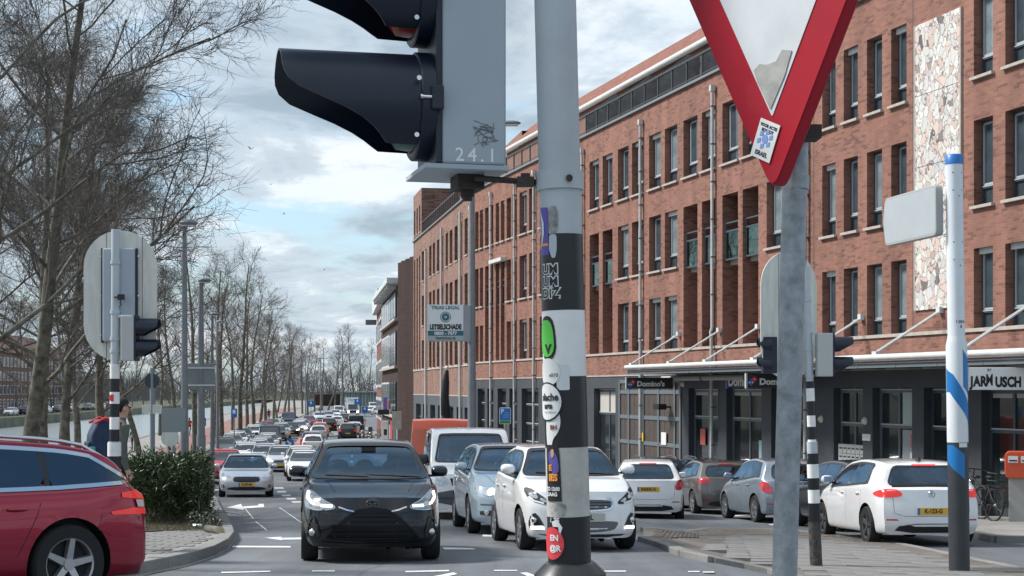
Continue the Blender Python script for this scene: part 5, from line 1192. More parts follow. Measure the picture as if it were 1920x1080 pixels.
car_at(gen_hatch(True, [(.50, .82), (.80, .80), (.80, .97), (.56, .97)], 'R', 4.05, 1.75, 1.45, None, rim='five', rails=None).finish(), P_GREYB, 1371, 38.6, (-.12, 1), 'grey_hatchback', 'grey brown hatchback seen from behind between two parked cars')
car_at(gen_hatch(True, [(.60, .66), (.80, .70), (.83, .92), (.74, .96), (.64, .84)], 'R', 4.0, 1.735, 1.488, None, rim='five', rear=(.58, 1.0, .50, 1.33), rise=.13, kr=.26).finish(), P_STEEL, 1502, 33.2, (-.145, 1), 'steel_blue_hatchback', 'steel blue five door hatchback beside the galvanised sign pole')
gh_rails = gen_hatch(True, None, 'R', 4.4, 1.8, 1.55, None, rails=CHROME).finish()
car_at(gh_rails, P_DARK, 1243, 43.2, (-.06, 1), 'dark_estate_car', 'dark estate car with silver roof rails behind the white hatchback')
car_at(gh_rails, P_DARK, 1345, 48.0, (-.1, 1), 'dark_estate_car', 'dark car behind the grey brown hatchback, only its roof showing')
car_at(gen_hatch(True, None, 'R', 4.2, 1.78, 1.44, None, rim='ten').finish(), P_DARK, 1672, 28.9, (-.12, 1), 'dark_hatchback', 'dark blue grey hatchback half hidden in front of the white hatchback', swap={'side_window': CGLASS})
# red estate crossing at the left edge
def estate():
    top = [(0, .72), (.12, .76), (.6, .88), (1.08, .95), (1.72, 1.31), (2.0, 1.37), (2.7, 1.395), (3.5, 1.365), (3.95, 1.30), (4.2, 1.20), (4.42, .99), (4.585, .9)]
    bl = [(0, .70), (.5, .80), (1.1, .90), (2.6, .925), (3.6, .95), (4.3, .99), (4.585, .88)]
    c = Car(4.585, 1.804, 1.395, top, bl, .2, .88, 3.61, .335, .72, rr=[(.15, .10), (.35, .0), (.65, .0), (.95, .05), (1.4, .1)], kf=.32, kr=.30, n=96, q=4, rim='five')
    c.glazing((.72, .97, .56, 1.32), (.62, 1.0, .52, 1.22), (1.42, 4.22, 3.86, .085), (2.45, 3.42), tint=TINT, trim=CHROME)
    for sg in (1, -1):
        kind = 'L' if sg > 0 else 'S'
        for poly, mm in (([(4.10, .925), (4.28, .945), (4.56, .92), (4.56, .86), (4.25, .87), (4.10, .885)], TAILON), ([(4.26, .862), (4.56, .852), (4.56, .79), (4.28, .80)], CLEARL), ([(3.98, .765), (4.22, .795), (4.56, .785), (4.56, .735), (4.0, .74)], TAILON)): c.put('taillight', c.patch(kind, poly, .010, .03), mm)
        c.seam(kind, [(3.9, .74), (3.86, .62), (4.0, .56)]); c.seam(kind, [(2.45, .35), (2.45, .92)]); c.seam(kind, [(3.36, .93), (3.30, .75), (3.22, .6), (3.13, .42)])
        c.put('shoulder_crease', c.ribbon(kind, [(3.0, .80), (3.6, .81), (4.05, .84)], .006, .006, .007, .06, False), 'body')
    c.both('headlight', chaikin([(.5, .66), (.82, .70), (.84, .80), (.6, .76)], 1), HEADL); c.plate('R', .72); c.rails(1.75, 4.05, CHROME); c.mirror(1.5); c.handles((2.25, 3.12), .80); c.interior(1.1, 2.05)
    return c.finish()
es = estate(); rot = math.atan2(-.72, -.69); f_ = Vector((math.cos(rot), math.sin(rot))); lf = Vector((-f_.y, f_.x))
wpt = Vector(((131-CX)/F*12.3, 12.3)); cen = wpt-f_*(es.L/2-es.ra)-lf*(es.W/2-.02)
place(es, P_RED, (cen.x, cen.y, gz(cen.y, cen.x)), rot, 'red_estate_car', 'dark red estate car with silver roof rail leaving at the left edge')
# orange delivery van behind the white van
ov = car_at(van(5.3, 2.0, 2.52, False, 40), P_ORANGE, 826, 44, (-.05, 1), 'orange_delivery_van', 'orange delivery van parked behind the white van', cat='van')
# oncoming queue and the receding cars, near to far
H1 = gen_hatch(False, None, 'F', 4.35, 1.80, 1.47).finish(); H2 = gen_hatch(False, None, 'F', 4.0, 1.72, 1.5, hood=.78, cz=1.0).finish(); SUV = gen_hatch(False, None, 'F', 4.4, 1.83, 1.62, hood=.92, cz=1.1, belt=1.03, tail=1.05, bot=.24, R_=.345, cowl=1.05).finish(); VAN = van(4.7, 1.9, 1.93, False, 40)
foc = gen_hatch(True, None, 'F', 4.378, 1.825, 1.471, 'K-007-MJ', lamps=[(.50, .68), (.80, .68), (.86, .80), (.78, .82), (.60, .76)]).finish()
car_at(foc, P_SILV, 462, 49, (.19, -1), 'silver_hatchback', 'silver hatchback with yellow front plate leading the oncoming queue')
car_at(SUV, P_REDB, 423, 67, (.22, -1), 'red_crossover', 'red crossover just behind the silver hatchback in the queue')
IN, OUT = (.165, -1), (-.13, 1)
far = [(527, 83, H2, P_SILV, IN, 'silver hatchback with a lit headlamp right of the queue', 1), (566, 77, SUV, P_WHITE, IN, 'tall white car partly behind the black hatchback', 0), (572, 71, H2, P_WHITE, IN, 'white hatchback nearest beside the left mirror of the black hatchback', 0),
    (497, 88, H1, P_SILV, IN, 'silver car with dark bumper behind the silver hatchback', 0), (461, 91, H1, P_WHITE, IN, 'white car behind the red crossover', 0), (484, 97, H2, P_WHITE, IN, 'white hatchback with low roof in mid queue', 0), (419, 103, H1, P_GREY, IN, 'grey car parked nearest along the left kerb', 0),
    (434, 110, H2, P_SILV, IN, 'silver car parked second along the left kerb', 0), (444, 118, H1, P_WHITE, IN, 'white car parked third along the left kerb', 0), (455, 125, H2, P_DARK, IN, 'dark car parked fourth along the left kerb', 0), (477, 133, SUV, P_WHITE, IN, 'white crossover parked fifth along the left kerb', 0), (489, 146, H1, P_GREY, IN, 'grey car parked behind the white crossover', 0), (500, 156, H2, P_REDB, IN, 'small red car parked far along the left kerb', 0), (511, 166, H1, P_DARK, IN, 'dark car parked next to the far trees', 0), (541, 188, VAN, P_NAVY, IN, 'dark blue van with roof load far along the left kerb', 0),
    (493, 104.5, H1, P_SILV, IN, 'silver car in the middle of the queue', 0), (503, 111.5, H2, P_WHITE, IN, 'white car in front of the dark van', 0), (506, 118, VAN, P_DARK, IN, 'dark van standing out of the oncoming queue', 0), (520, 137, H1, P_GREY, IN, 'grey car right behind the dark van', 0), (528, 143, SUV, P_SILV, IN, 'silver crossover following the dark van', 0), (546, 151, H1, P_BLACK, IN, 'black car with bright headlamp in the far queue', 1), (562, 157, H2, P_WHITE, IN, 'white car with lit headlamps in the far queue', 1), (566, 168, H1, P_SILV, IN, 'silver car far back in the queue', 0), (580, 181, SUV, P_RED, IN, 'dark red crossover far back in the queue', 0), (600, 214, SUV, P_WHITE, IN, 'white crossover with high roof far down the road', 0), (617, 230, H1, P_SILV, IN, 'silver car in front of the rental truck', 0), (630, 246, H2, P_WHITE, IN, 'white car beside the rental truck', 0),
    (587, 108, H2, P_WHITE, OUT, 'white hatchback driving away with red tail lamps', 0), (584, 117, H1, P_DARK, OUT, 'dark car driving away just ahead of the white hatchback', 0), (597, 137, H2, P_SILV, OUT, 'silver hatchback driving away in the centre', 0), (600, 150, H1, P_ORANGE, OUT, 'orange red car driving away in the centre', 0), (617, 166, SUV, P_BLACK, OUT, 'black crossover driving away past the queue', 0), (632, 187, H1, P_WHITE, OUT, 'white car driving away far down the road', 0), (647, 205, H2, P_DARK, OUT, 'dark taxi far down the road', 0), (652, 141, SUV, P_DARK, OUT, 'dark green car parked by the motorcycles', 0), (665, 152, H1, P_SILV, OUT, 'silver car parked ahead of the dark green car', 0), (668, 166, VAN, P_DARK, OUT, 'dark van parked near the motorcycles', 0), (700, 330, VAN, P_WHITE, IN, 'white van far off beside the red gabled house', 0), (692, 290, H1, P_WHITE, IN, 'white car far off near the end of the row', 0), (706, 275, H2, P_SILV, OUT, 'silver car far off by the house row', 0), (636, 262, VAN, P_WHITE, IN, 'white van just left of the rental truck', 0)]
for x, D, mdl, pm, fw, lab, lit in far:
    car_at(mdl, pm, x, D, fw, {VAN: 'van', SUV: 'crossover_car', H1: 'car', H2: 'hatchback'}[mdl], lab, group='cars queueing and parked along the far road', cat='van' if mdl is VAN else 'car', swap={'headlight': LAMPON} if lit else {'taillight': TAILON} if fw is OUT else None)
# parked cars across the canal
rc = random.Random(3); pl = [P_WHITE, P_GREY, P_SILV, P_DARK, P_WHITE, P_NAVY]
cn = ['white', 'grey', 'silver', 'dark', 'white', 'navy']; bn = ['car', 'hatchback', 'crossover']; od = ['first', 'second', 'third', 'fourth', 'fifth', 'sixth', 'seventh', 'eighth', 'ninth', 'tenth', 'eleventh', 'twelfth']
for k in range(12):
    D = 205+k*13+rc.uniform(-2, 2); X = FX(D)-5
    place([H1, H2, SUV][k % 3], pl[k % 6], (X, D, gz(D)+.25), R(90+rc.choice((0, 180))+rc.uniform(-3, 3)), 'car', '%s %s on the far canal bank, %s from the left' % (cn[k % 6], bn[k % 3], od[k]), 'cars parked across the canal')
# box truck
tk = empty('box_truck', gp(661, 262), (0, 0, math.atan2(-1, .165)), 'white rental box truck facing the camera far down the road', 'truck')
m = M(); m.bx(-5.2, -.1, -1.1, 1.1, .9, 3.35); mk('cargo_box', m, P_WHITE, tk, bev=.05); m = M(); m.prism([(0, .5), (1.75, .5), (1.8, 1.25), (1.4, 2.3), (0, 2.35)], -.98, .98, 'y'); mk('cab', m, P_WHITE, tk, bev=.08)
m = M(); m.prism([(1.805, 1.3), (1.83, 1.3), (1.46, 2.2), (1.43, 2.2)], -.85, .85, 'y'); mk('windscreen', m, CGL_D, tk); m = M(); m.bx(1.76, 1.83, -.6, .6, .7, 1.1); mk('grille', m, PLAST, tk)
for sg in (1, -1): m = M(); m.bx(1.75, 1.84, sg*.65, sg*.95, .75, 1.0); mk('headlight', m, LAMPON, tk)
for x in (1.0, -3.6):
    for sg in (1, -1): m = M(); m.cyl((x, sg*.75, .42), (x, sg*1.0, .42), .42, n=18); mk('wheel', m, TYRE, tk)
lettering('Hertz', .62, mat('truck_lettering', (.25, .26, .28), .5), tk, Matrix.Translation((-.085, 0, 2.95)) @ Matrix.Rotation(R(90), 4, 'Z') @ Matrix.Rotation(R(90), 4, 'X'), .015)
# ------------------------------------------------------------------ street furniture
POLEG = mat('pole_light_grey', (.45, .50, .53), .5, var=.08, vs_=3); HEADG = mat('signal_grey', (.36, .42, .465), .5, var=.05, vs_=2); BAND_B = mat('band_black', (.010, .012, .016), .35, var=.2); BAND_W = mat('band_white', (.78, .79, .77), .45, var=.12, vs_=5); VIS = mat('visor_black', (.006, .013, .028), .42, var=.2)
GALV = mat('galvanised', (.27, .30, .32), .45, .25, var=.30, vs_=22, bump=.1, bs=30); RUST = mat('rusty_steel', (.045, .038, .034), .7, .3, var=.4, vs_=20); BOARD = mat('backboard_grey', (.62, .63, .58), .75, var=.14, vs_=3, stretch=(4, 4, .6)); LGREY = mat('lamp_post_grey', (.20, .215, .235), .5, .2, var=.1)
RD = mat('yield_red', (.34, .004, .016), .38, coat=.15, spec=.3, var=.1, vs_=3); RWH = mat('retro_white', (.56, .59, .61), .4, var=.07, vs_=6); STK_G = mat('sticker_green', (.10, .55, .07), .4); STK_P = mat('sticker_purple', (.10, .07, .36), .4); STK_W = mat('sticker_white', (.66, .68, .67), .5, var=.06); STK_K = mat('sticker_black', (.012, .012, .014), .4); STK_R = mat('sticker_red', (.62, .05, .06), .45); STK_O = mat('sticker_orange', (.80, .30, .04), .5); RESID = mat('sticker_residue', (.30, .30, .29), .8, var=.5, vs_=28); SKIN_ = mat('skin', (.50, .30, .22), .55)
def cylmap(r, a0=0.0): return lambda q: ((r+q[2])*math.sin(a0+q[0]/r), -(r+q[2])*math.cos(a0+q[0]/r), q[1])       # arc length, height -> on a pole, a0 = 0 faces the camera
def sticker(parent, r, poly, mtl, off=.0015, name='sticker', step=.012):
    bm = bmesh.new(); bm.faces.new([bm.verts.new((a, b, 0)) for a, b in poly]); lo = min(p[0] for p in poly); hi = max(p[0] for p in poly); n = max(1, int((hi-lo)/step))
    for k in range(1, n): bmesh.ops.bisect_plane(bm, geom=bm.verts[:]+bm.edges[:]+bm.faces[:], plane_co=(lo+(hi-lo)*k/n, 0, 0), plane_no=(1, 0, 0))
    m = M(); f = cylmap(r); ids = {v: m.p(f((v.co.x, v.co.y, off))) for v in bm.verts}
    for fc in bm.faces: m.face([ids[v] for v in fc.verts])
    bm.free(); return mk(name, m, mtl, parent, 60)
def stxt(parent, r, body, size, mtl, x, z, off=.003, bold=.0, sx=1., rot=0, align='CENTER'):
    f = cylmap(r); c, s_ = math.cos(rot), math.sin(rot); me = text_mesh(body, size, bold, align, sx); m = M(); m.add(me, lambda q: f((x+q[0]*c-q[1]*s_, z+q[0]*s_+q[1]*c, off))); return mk('sticker_lettering', m, mtl, parent)
def circ(cx, cz, rx, rz=None, n=24): return [(cx+rx*math.cos(2*math.pi*i/n), cz+(rz or rx)*math.sin(2*math.pi*i/n)) for i in range(n)]
def visor(m, r, L, prof, n=28, th=.006):     # hood along +x: length depends on height
    f = pw(prof)
    for rr in (r, r-th):
        A = []; B = []
        for i in range(n+1):
            t = -2.55+5.1*i/n; y, z = rr*math.sin(t), rr*math.cos(t); A.append(m.p((0, y, z))); B.append(m.p((f(z/r)*L, y*(1-.06), z*(1-.02)+.0)))
        for i in range(n): m.face((A[i], A[i+1], B[i+1], B[i]))
        if rr == r: oB = B
        else:
            for i in range(n): m.face((oB[i], oB[i+1], B[i+1], B[i]))
# --- big traffic light close to the camera
PD = 4.85; ps = F/PD; r0 = .0685; lean = .0257
yb = HY+hg(PD)*ps; xb = 1068+(yb-1050)*lean
tl = empty('traffic_light', px(xb, yb, PD), (0, -lean, 0), 'big grey traffic light on a striped sticker covered pole close to the camera', 'traffic light')
def zl(y): return (yb-y)/ps
m = M(); m.lathe([(.14, 0), (.14, .35), (.125, .5), (.118, zl(1075)), (.085, zl(1056)), (.078, zl(1053)), (0, zl(1053))], 40); mk('flared_base', m, mat('base_black', (.02, .021, .022), .3, var=.3), tl, 40)
m = M(); m.cyl((0, 0, zl(1060)), (0, 0, zl(-420)), r0, n=48); mk('pole', m, POLEG, tl, 60)
for y0, y1, mm in ((441, 583, BAND_B), (583, 706, BAND_W), (706, 838, BAND_B), (838, 967, mat('band_bare', (.50, .49, .46), .5, .2, var=.2, vs_=9)), (967, 1054, BAND_B)):
    m = M(); m.cyl((0, 0, zl(y1)+.001), (0, 0, zl(y0)), r0+.002, n=48, caps=False); mk('stripe_band', m, mm, tl, 60)
m = M(); m.cyl((0, 0, zl(357)), (0, 0, zl(322)), r0+.009, n=48); mk('clamp', m, POLEG, tl, 50); m = M(); m.cyl((.028, -.085, zl(340)), (.028, -.06, zl(340)), .011, n=12); mk('clamp_bolt', m, RUST, tl)
rr = r0+.002
sticker(tl, rr, [(-.085, zl(480)), (-.047, zl(480)), (-.047, zl(392)), (-.085, zl(390))], STK_P); sticker(tl, rr, [(-.082, zl(470)), (-.064, zl(440)), (-.064, zl(420)), (-.08, zl(395)), (-.075, zl(420)), (-.075, zl(440))], STK_W, .003); sticker(tl, rr, [(-.085, zl(463)), (-.047, zl(463)), (-.047, zl(458)), (-.085, zl(458))], STK_O, .003)
sticker(tl, rr, chaikin([(-.044, zl(390)), (-.012, zl(390)), (-.014, zl(441)), (-.042, zl(441))], 1), RESID)
sticker(tl, rr, round_poly([(-.044, zl(442)), (-.046, zl(470)), (-.036, zl(486)), (-.024, zl(486)), (-.018, zl(470)), (-.018, zl(442))], .01), POLEG, .001)
for t, y in (('UM', 507), ('UM', 530), ('DIZ', 552)):
    stxt(tl, rr, t, .042, STK_W, -.046, zl(y), .0015, .0045, .95); stxt(tl, rr, t, .042, STK_K, -.046, zl(y), .003, .0005, .95)
sticker(tl, rr, chaikin([(-.10, zl(598)), (-.052, zl(590)), (-.030, zl(610)), (-.026, zl(675)), (-.10, zl(674))], 2), STK_K); sticker(tl, rr, chaikin([(-.10, zl(604)), (-.056, zl(598)), (-.037, zl(614)), (-.034, zl(669)), (-.10, zl(668))], 2), STK_G, .003); stxt(tl, rr, '✓' if False else 'V', .04, STK_K, -.058, zl(655), .004, .002)
sticker(tl, rr, circ(-.062, zl(697), .045), STK_W, .003); stxt(tl, rr, 'n010', .016, STK_K, -.040, zl(703), .0045, .0003)
sticker(tl, rr, round_poly([(-.03, zl(731)), (.012, zl(731)), (.012, zl(684)), (-.03, zl(684))], .006), STK_W, .0015)
sticker(tl, rr, circ(-.068, zl(752), .058, .064), STK_K, .004); sticker(tl, rr, circ(-.068, zl(752), .053, .059), STK_W, .0055); stxt(tl, rr, 'slache', .033, STK_K, -.058, zl(744), .007, .0012, .85); stxt(tl, rr, 'arts', .026, STK_K, -.062, zl(760), .007, .0012, .85); stxt(tl, rr, 'ROTTERDAM', .008, STK_K, -.055, zl(772), .007, 0)
sticker(tl, rr, chaikin([(-.08, zl(770)), (-.03, zl(765)), (-.018, zl(785)), (-.026, zl(808)), (-.05, zl(822)), (-.055, zl(838)), (-.08, zl(838))], 2), STK_W, .002); stxt(tl, rr, 'BH', .02, mat('sticker_maroon', (.22, .04, .06), .5), -.045, zl(800), .0035, .001)
sticker(tl, rr, [(-.08, zl(832)), (-.03, zl(832)), (-.026, zl(850)), (-.022, zl(937)), (-.08, zl(937))], STK_K, .003); sticker(tl, rr, chaikin([(-.074, zl(850)), (-.052, zl(838)), (-.034, zl(850)), (-.026, zl(882)), (-.05, zl(890)), (-.06, zl(875))], 2), mat('poster_indigo', (.09, .08, .30), .5), .0042); sticker(tl, rr, chaikin([(-.058, zl(842)), (-.046, zl(838)), (-.043, zl(852)), (-.055, zl(858))], 2), SKIN_, .0055)
stxt(tl, rr, 'E', .026, STK_O, -.060, zl(875), .006, .001); stxt(tl, rr, 'IES', .030, STK_O, -.050, zl(893), .006, .0015, .9); stxt(tl, rr, 'ZO 12:00', .017, STK_W, -.054, zl(914), .006, .0008, .8); stxt(tl, rr, 'DAAG', .017, STK_W, -.056, zl(924), .006, .0008, .85)
sticker(tl, rr, chaikin([(-.068, zl(940)), (-.012, zl(940)), (-.006, zl(952)), (-.018, zl(968)), (-.066, zl(966))], 1), RESID, .0012)
sticker(tl, rr, circ(-.063, zl(1015), .050, .058), STK_K, .003); sticker(tl, rr, circ(-.063, zl(1015), .045, .053), STK_R, .0045); stxt(tl, rr, 'EN', .026, STK_W, -.052, zl(1005), .006, .001); stxt(tl, rr, '@R', .026, STK_W, -.050, zl(1024), .006, .001); sticker(tl, rr, [(-.06, zl(975)), (-.04, zl(970)), (-.022, zl(985)), (-.03, zl(998)), (-.034, zl(992)), (-.036, zl(984)), (-.056, zl(984))], STK_W, .0045)
stxt(tl, rr, '/. TS', .02, STK_W, -.05, zl(972), .004, .0005)
# signal head, seen from its side
near = px(889.5, 308, 4.80)
hd = M(); hyaw = R(194.5)
inv = tl.matrix_basis.inverted() if False else None
Hm = Matrix.Translation(near) @ Matrix.Rotation(hyaw, 4, 'Z')
bpy.context.view_layer.update(); Ti = tl.matrix_world.inverted()
def hp(name, m, mtl, parent=tl, sm=None, bev=0): return mk(name, m, mtl, parent, sm, bev)
def HM(): return M(Ti @ Hm)
HW = .30
m = HM(); m.bx(-.107, .107, -HW, 0, 0, 1.15); head = hp('signal_housing', m, HEADG, tl, None, .008)
m = HM(); m.bx(-.115, .165, -HW-.03, .008, -.018, -.002); hp('bottom_plate', m, HEADG, tl, None, .002)
m = HM(); m.bx(.108, .128, -HW-.01, .004, .0, 1.15); hp('signal_door', m, VIS, tl, None, .004)
prof = [(-1, .28), (-.85, .30), (-.6, .38), (-.35, .50), (-.12, .68), (.05, .86), (.25, .96), (.5, 1.0), (1, 1.0)]
for k, lens in ((0, mat('lens_green', (.02, .10, .085), .25)), (1, mat('lens_red', (.30, .035, .02), .25)), (2, mat('lens_amber', (.25, .12, .02), .25))):
    zc = .205+.378*k; T = Ti @ Hm @ Matrix.Translation((.128, -HW/2, zc))
    m = M(T); visor(m, .170, .49, prof); hp('visor', m, VIS, tl, 50)
    m = M(T @ Matrix.Rotation(R(90), 4, 'Y')); m.lathe([(.172, 0), (.178, .0), (.178, .045), (.172, .05), (.150, .05), (.150, .02), (.13, .0)], 36); hp('lens_ring', m, VIS, tl, 40)
    m = M(T @ Matrix.Rotation(R(90), 4, 'Y')); m.lathe([(.150, .02), (.142, .10), (.11, .125), (.06, .135), (0, .138)], 32); hp('lens', m, lens, tl, 50)
    for zz, xx in ((.06, .06), (-.115, .06)): m = M(T); m.cyl((xx, .172 if zz > 0 else .128, zz), (xx, .182 if zz > 0 else .142, zz), .008, n=10); hp('screw', m, CHROME, tl)
    m = M(T); m.bx(-.02, .02, .168, .190, -.04, .04); hp('latch', m, VIS, tl, None, .006); m = M(T); m.cyl((.02, .182, .0), (.055, .182, .0), .006, n=8); m.cyl((.05, .182, 0), (.056, .182, 0), .009, n=8); hp('latch_pin', m, CHROME, tl)
m = HM(); m.add(text_mesh('24.1', .062, .0006, 'CENTER', 1, 1.35), lambda q: (-q[0]-.005, .0012, q[1]+.028)); hp('number_lettering', m, WHT)
rg = random.Random(4)
for k in range(5):         # scratched tag
    m = HM(); x = -.075+rg.uniform(0, .02); pts = []
    for i in range(7): pts.append((-.035-rg.uniform(-.045, .045), .001, .125-.05*i/6+rg.uniform(-.02, .02)))
    m.tube([Vector(q) for q in pts], .0012, 4); hp('scratched_tag', m, mat('scratch_dark', (.16, .17, .18), .6))
m = HM(); m.bx(-.055, .035, -.21, -.09, -.065, -.018); hp('bracket_block', m, RUST); m = HM(); m.cyl((-.01, -.15, -.085), (-.01, -.15, -.065), .024, n=12); m.cyl((-.01, -.15, -.10), (-.01, -.15, -.085), .017, n=6); hp('bracket_nut', m, RUST)
m = M(Ti); a = px(890, 334, 4.86); b = px(1005, 342, 4.86)
m.tube([a, b], .010, 6); hp('bracket_arm', m, RUST); m = M(Ti); m.box(px(985, 341, 4.86), (.055, .06, .028)); m.box(px(985, 332, 4.86), (.03, .045, .02)); hp('bracket_joint', m, RUST)
# --- yield sign on the galvanised pole
YD = 4.45; ys = F/YD; sa = R(-56)
gb = px(1470, HY+hg(4.6)*F/4.6, 4.6)
ysg = empty('yield_sign', gb, (0, 0, 0), 'red and white yield sign on a galvanised pole, seen from close by', 'traffic sign')
tip = px(1450, 364, YD)-gb
m = M(); m.cyl((-.02, 0, 0), px(1501, -60, 4.6)-gb, .0385, n=40); m.cyl(px(1492, 355, 4.6)-gb, px(1493, 330, 4.6)-gb, .0415, n=40); mk('pole', m, GALV, ysg, 60)
Ym = Matrix.Translation(tip) @ Matrix.Rotation(sa, 4, 'Z')       # x = across the face, -y = towards the viewer of the face
def tri(h0, side, r): hh = side*math.sqrt(3)/2; return round_poly([(0, h0), (side/2, h0+hh), (-side/2, h0+hh)], r, 6)
m = M(Ym); o = tri(0, .92, .06); i_ = tri(.232, .92-.232*2*1.5/math.sqrt(3)*1.0, .012)
m.prism([(a, b) for a, b in o], .0, .045, 'y'); mk('sign_body', m, RD, ysg, 30, .006)
m = M(Ym); m.prism([(a*.985, .008+b*.985) for a, b in o], -.003, -.001, 'y'); mk('sign_border', m, RD, ysg)
inn = [(0, .232), (.264, .232+.457), (-.264, .232+.457)]; m = M(Ym); m.prism(round_poly(inn, .008), -.0055, -.0035, 'y'); mk('sign_face', m, RWH, ysg)
m = M(Ym); m.prism([(-.005, .255), (.055, .345), (.085, .415), (.045, .425), (.02, .395), (-.02, .392), (-.05, .40), (-.075, .385), (-.06, .345)], -.0085, -.007, 'y'); mk('worn_patch', m, mat('worn_sheeting', (.33, .33, .31), .8, var=.25, vs_=14), ysg)
ck, sk = math.cos(R(-24)), math.sin(R(-24)); cxs, czs = -.028, .165
m = M(Ym); m.prism([(cxs+a*ck-b*sk, czs+a*sk+b*ck) for a, b in ((-.045, -.058), (.045, -.058), (.045, .058), (-.045, .058))], -.0075, -.0055, 'y'); mk('sticker', m, STK_W, ysg)
for t, dz, sz_, mm in (('VOOR ACTIE', .042, .013, STK_K), ('BOYCOT', .028, .013, STK_K), ('ISRAEL', -.042, .019, STK_K)):
    m = M(Ym); m.add(text_mesh(t, sz_, .0006), lambda q: (cxs+q[0]*ck-(q[1]+dz)*sk, -.0085, czs+q[0]*sk+(q[1]+dz)*ck)); mk('sticker_lettering', m, mm, ysg)
m = M(Ym)
for k in range(6): t = math.pi*k/3; m.prism([(cxs+.026*math.cos(t)+a, czs+.004+.022*math.sin(t)+b) for a, b in ((-.009, -.006), (.006, -.007), (.009, .006), (-.005, .007))], -.0088, -.008, 'y')
m.prism([(cxs+a, czs+.004+b) for a, b in circ(0, 0, .013)], -.0088, -.008, 'y'); mk('sticker_print', m, mat('sticker_blue', (.18, .30, .62), .5), ysg)
m = M(); m.box(px(1520, 250, 4.52)-gb, (.05, .09, .04)); mk('sign_clamp', m, RUST, ysg)
# --- blue and white post with parking panel
VD = 18.0; vsx = F/VD; pb = gp(1799, VD); pp = empty('parking_guidance_post', pb, (0, R(-.75), 0), 'tall white and blue banded post with a blank panel on its left', 'post')
def vz(y): return px(0, y, VD).z-pb.z
m = M(); m.cyl((0, 0, 0), (0, 0, vz(829)), .124, n=28); mk('lower_post', m, mat('post_black', (.035, .04, .046), .45, var=.15), pp, 60)
m = M(); m.lathe([(.126, vz(829)), (.126, vz(648)), (.108, vz(634)), (.103, vz(628)), (.103, vz(309))], 28); mk('white_sleeve', m, mat('post_white', (.66, .70, .73), .4, var=.05), pp, 60)
m = M(); m.lathe([(.105, vz(309)), (.105, vz(292)), (.09, vz(290)), (0, vz(290))], 28); mk('blue_cap', m, SBLU, pp, 60)
BLB = mat('band_blue', (.012, .17, .46), .4)
for poly in ([(.03, vz(655)), (.30, vz(740)), (.30, vz(700)), (.06, vz(660))], [(-.2, vz(688)), (.2, vz(800)), (.22, vz(757)), (-.2, vz(640))] if False else [(-.2, vz(735)), (-.13, vz(735)), (.12, vz(790)), (.2, vz(825)), (.2, vz(785)), (.12, vz(752)), (-.08, vz(702)), (-.2, vz(690))]): sticker(pp, .126, poly, BLB, .002, 'blue_band', .02)
sticker(pp, .126, [(.04, vz(655)), (.16, vz(690)), (.16, vz(745)), (.04, vz(725))], BLB, .002, 'blue_band', .02); sticker(pp, .124, [(-.2, vz(834)), (-.09, vz(834)), (.05, vz(852)), (.05, vz(898)), (-.12, vz(875)), (-.2, vz(862))], BLB, .002, 'blue_band', .02)
stxt(pp, .103, '13841', .055, STK_K, .03, vz(604), .002, .0005); stxt(pp, .103, '8', .055, STK_K, .03, vz(613), .002, .0005)
sticker(pp, .124, [(-.02, vz(838)), (.09, vz(838)), (.09, vz(830)), (-.02, vz(830))], STK_W, .003)
for y, xs in ((325, (-.045, .07)), (358, (-.045, .07)), (369, (.025,)), (455, (-.045, .07)), (488, (-.045, .07)), (499, (.03,))):
    for x in xs: sticker(pp, .103, circ(x, vz(y), .008, None, 8), STK_K, .002, 'bolt_hole', .01)
a, b = px(1771, 390, VD)-pb, px(1674, 410, VD+1.35)-pb; dv = (b-a); dv.z = 0; ln = dv.length; ang = math.atan2(dv.y, dv.x)
m = M(Matrix.Translation((a.x, a.y, vz(441))) @ Matrix.Rotation(ang, 4, 'Z')); hh = vz(345)-vz(441); m.prism(round_poly([(0, 0), (ln, 0), (ln+.06, hh*.5), (ln, hh), (0, hh)], .08), -.05, .05, 'y'); mk('panel_frame', m, mat('panel_frame', (.36, .37, .37), .5), pp, None, .01)
m = M(Matrix.Translation((a.x, a.y, vz(441))) @ Matrix.Rotation(ang, 4, 'Z'))
for y in (-.052, .05): m.prism(round_poly([(.02, .03), (ln-.02, .03), (ln+.03, hh*.5), (ln-.02, hh-.03), (.02, hh-.03)], .08), y, y+.002, 'y')
mk('panel_face', m, mat('panel_face', (.40, .44, .46), .45, var=.04), pp)
